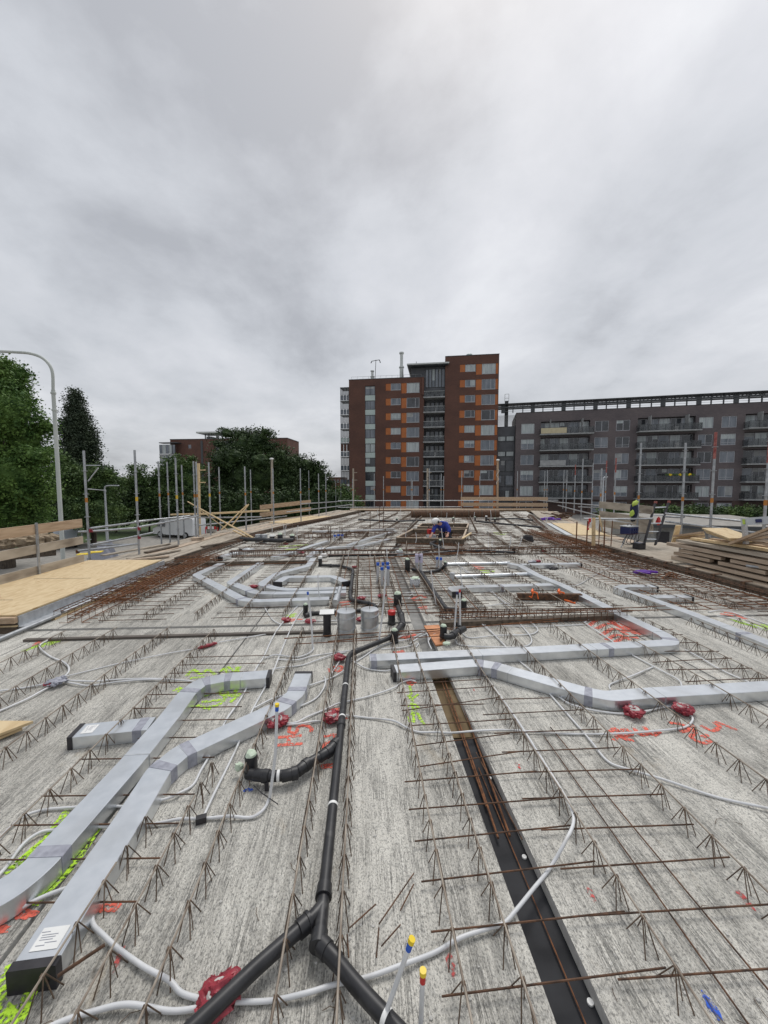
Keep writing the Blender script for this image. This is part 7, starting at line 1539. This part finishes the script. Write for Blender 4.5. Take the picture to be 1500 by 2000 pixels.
# pose: kneels facing the camera and to the left, trunk bent over, both hands down on the frame's front batten
pel = Wp(.17, .22, .30); ch = Wp(.02, .02, .50); sh = Wp(-.02, -.06, .56); nk = Wp(-.12, -.10, .585); hd = Wp(-.19, -.14, .60)
sl1, sr1 = Wp(-.15, -.02, .53), Wp(.12, -.14, .53)
el1, wr1, ha1 = Wp(-.26, -.20, .40), Wp(-.33, -.33, .27), Wp(-.36, -.38, .235)
el2, wr2, ha2 = Wp(.20, -.26, .40), Wp(.14, -.36, .28), Wp(.11, -.40, .245)
kn1, an1, to1 = Wp(-.06, .02, .07), Wp(.14, .42, .06), Wp(.20, .52, .05)
kn2, an2, to2 = Wp(.24, -.02, .07), Wp(.34, .40, .06), Wp(.40, .50, .05)
J = [(pel, .125, .11), (ch, .135, .11), (sh, .13, .10), (nk, .055), (hd, .085, .095), (sl1, .06), (el1, .043), (wr1, .028), (ha1, .03, .022), (sr1, .06), (el2, .043), (wr2, .028), (ha2, .03, .022), (kn1, .062), (an1, .042), (to1, .04), (kn2, .062), (an2, .042), (to2, .04)]
E = [(0, 1), (1, 2), (2, 3), (3, 4), (2, 5), (5, 6), (6, 7), (7, 8), (2, 9), (9, 10), (10, 11), (11, 12), (0, 13), (13, 14), (14, 15), (0, 16), (16, 17), (17, 18)]
for k, (h0, s, dirn) in enumerate(((8, -1, Vector((-.35, -.6, -.25))), (12, 1, Vector((-.3, -.8, -.25))))):
    hb = J[h0][0]; dd = (RT*dirn.x+FW*dirn.y+Vector((0, 0, dirn.z))).normalized(); sd = dd.cross(Vector((0, 0, 1))).normalized()
    for f in range(4):
        r0 = hb+sd*(-.03+.02*f)+dd*.03; ln = (.060, .07, .066, .05)[f]; a = len(J)
        J.append((r0, .009)); J.append((r0+dd*ln*.5+Vector((0, 0, .004)), .0085)); J.append((r0+dd*ln+Vector((0, 0, -.02)), .0075)); E += [(h0, a), (a, a+1), (a+1, a+2)]
    a = len(J); r0 = hb-sd*.035*s; J.append((r0, .011)); J.append((r0+dd*.035-sd*.02*s+Vector((0, 0, -.01)), .009)); E += [(h0, a), (a, a+1)]
body = skin_mesh('body', J, E, 'skin', person)
skin_mesh('sweater', [(Wp(.15, .18, .31), .17, .15), (ch, .185, .165), (sh, .17, .15), (Wp(-.08, -.08, .58), .075), (sl1, .085), (el1, .06), (Wp(-.31, -.30, .30), .045), (sr1, .09), (el2, .065), (Wp(.155, -.335, .31), .048)], [(0, 1), (1, 2), (2, 3), (2, 4), (4, 5), (5, 6), (2, 7), (7, 8), (8, 9)], 'blue_cloth', person)
skin_mesh('trousers', [(pel, .155, .135), (kn1, .085), (an1, .06), (kn2, .085), (an2, .06)], [(0, 1), (1, 2), (0, 3), (3, 4)], 'black_cloth', person)
for a, b_ in ((an1, to1), (an2, to2)): MB().tube([a, a+(b_-a)*.4, b_+Vector((0, 0, -.005))], [.055, .055, .045], 12).build('boot', 'black', person, smooth=True)
fd = (RT*-.55+FW*-.55+Vector((0, 0, -.62))).normalized()
MB().ico(hd+fd*.085+Vector((0, 0, -.005)), .02, (1, 1, 1.2)).build('nose', 'skin', person, smooth=True)
sdv = fd.cross(Vector((0, 0, 1))).normalized()
for s in (-1, 1): MB().ico(hd+fd*.078+sdv*.032*s+Vector((0, 0, .03)), .010).build('eye', 'black', person, smooth=True); MB().ico(hd+sdv*.088*s, .022, (.6, 1, 1.3)).build('ear', 'skin', person, smooth=True)
MB().tube([hd+fd*.088-sdv*.022-Vector((0, 0, .045)), hd+fd*.09+sdv*.022-Vector((0, 0, .045))], .006, 6).build('mouth', 'wrap', person, smooth=True)
hu = (Vector((0, 0, 1))-fd*.1-RT*.25).normalized(); hx = hu.cross(fd).normalized(); hy = hx.cross(hu)
R = Matrix((hx, hy, hu)).transposed()
hm = bpy.data.objects.new('helmet', None); C.objects.link(hm); hm.parent = person; hm.location = hd-world_loc(person)
mb = MB(); mb.ico(hd+hu*.045, .116, (1, 1.15, .86), 0, 1, 22, 14, R=R); sh_ = mb.build('shell', 'white', hm, smooth=True)
mb = MB(); mb.ico(hd+hu*.02-hy*.10, .09, (1.05, .75, .12), 0, 1, 18, 8, R=R); mb.build('brim', 'white', hm, smooth=True)
for s in (-1, 1): MB().ico(hd+hx*.112*s+hu*.01, .038, (.5, 1, 1.1), 0, 1, R=R).build('ear_defender', 'black', hm, smooth=True)
b0 = Wp(-.30, .12, 0); t = thing('toolbox', 'red toolbox inside the timber frame beside the worker', 'toolbox', b0); MB().box(b0+Vector((0, 0, .30)), (.22, .16, .15), rz=.3).build('case', 'redcap', t, bevel=.02); MB().tube([b0+Vector((-.09, 0, .41)), b0+Vector((-.07, 0, .46)), b0+Vector((.07, 0, .46)), b0+Vector((.09, 0, .41))], .012, 6).build('handle', 'black', t); MB().box(b0+Vector((0, 0, .095)), (.26, .18, .19), rz=.3).build('base_crate', 'poly', t)
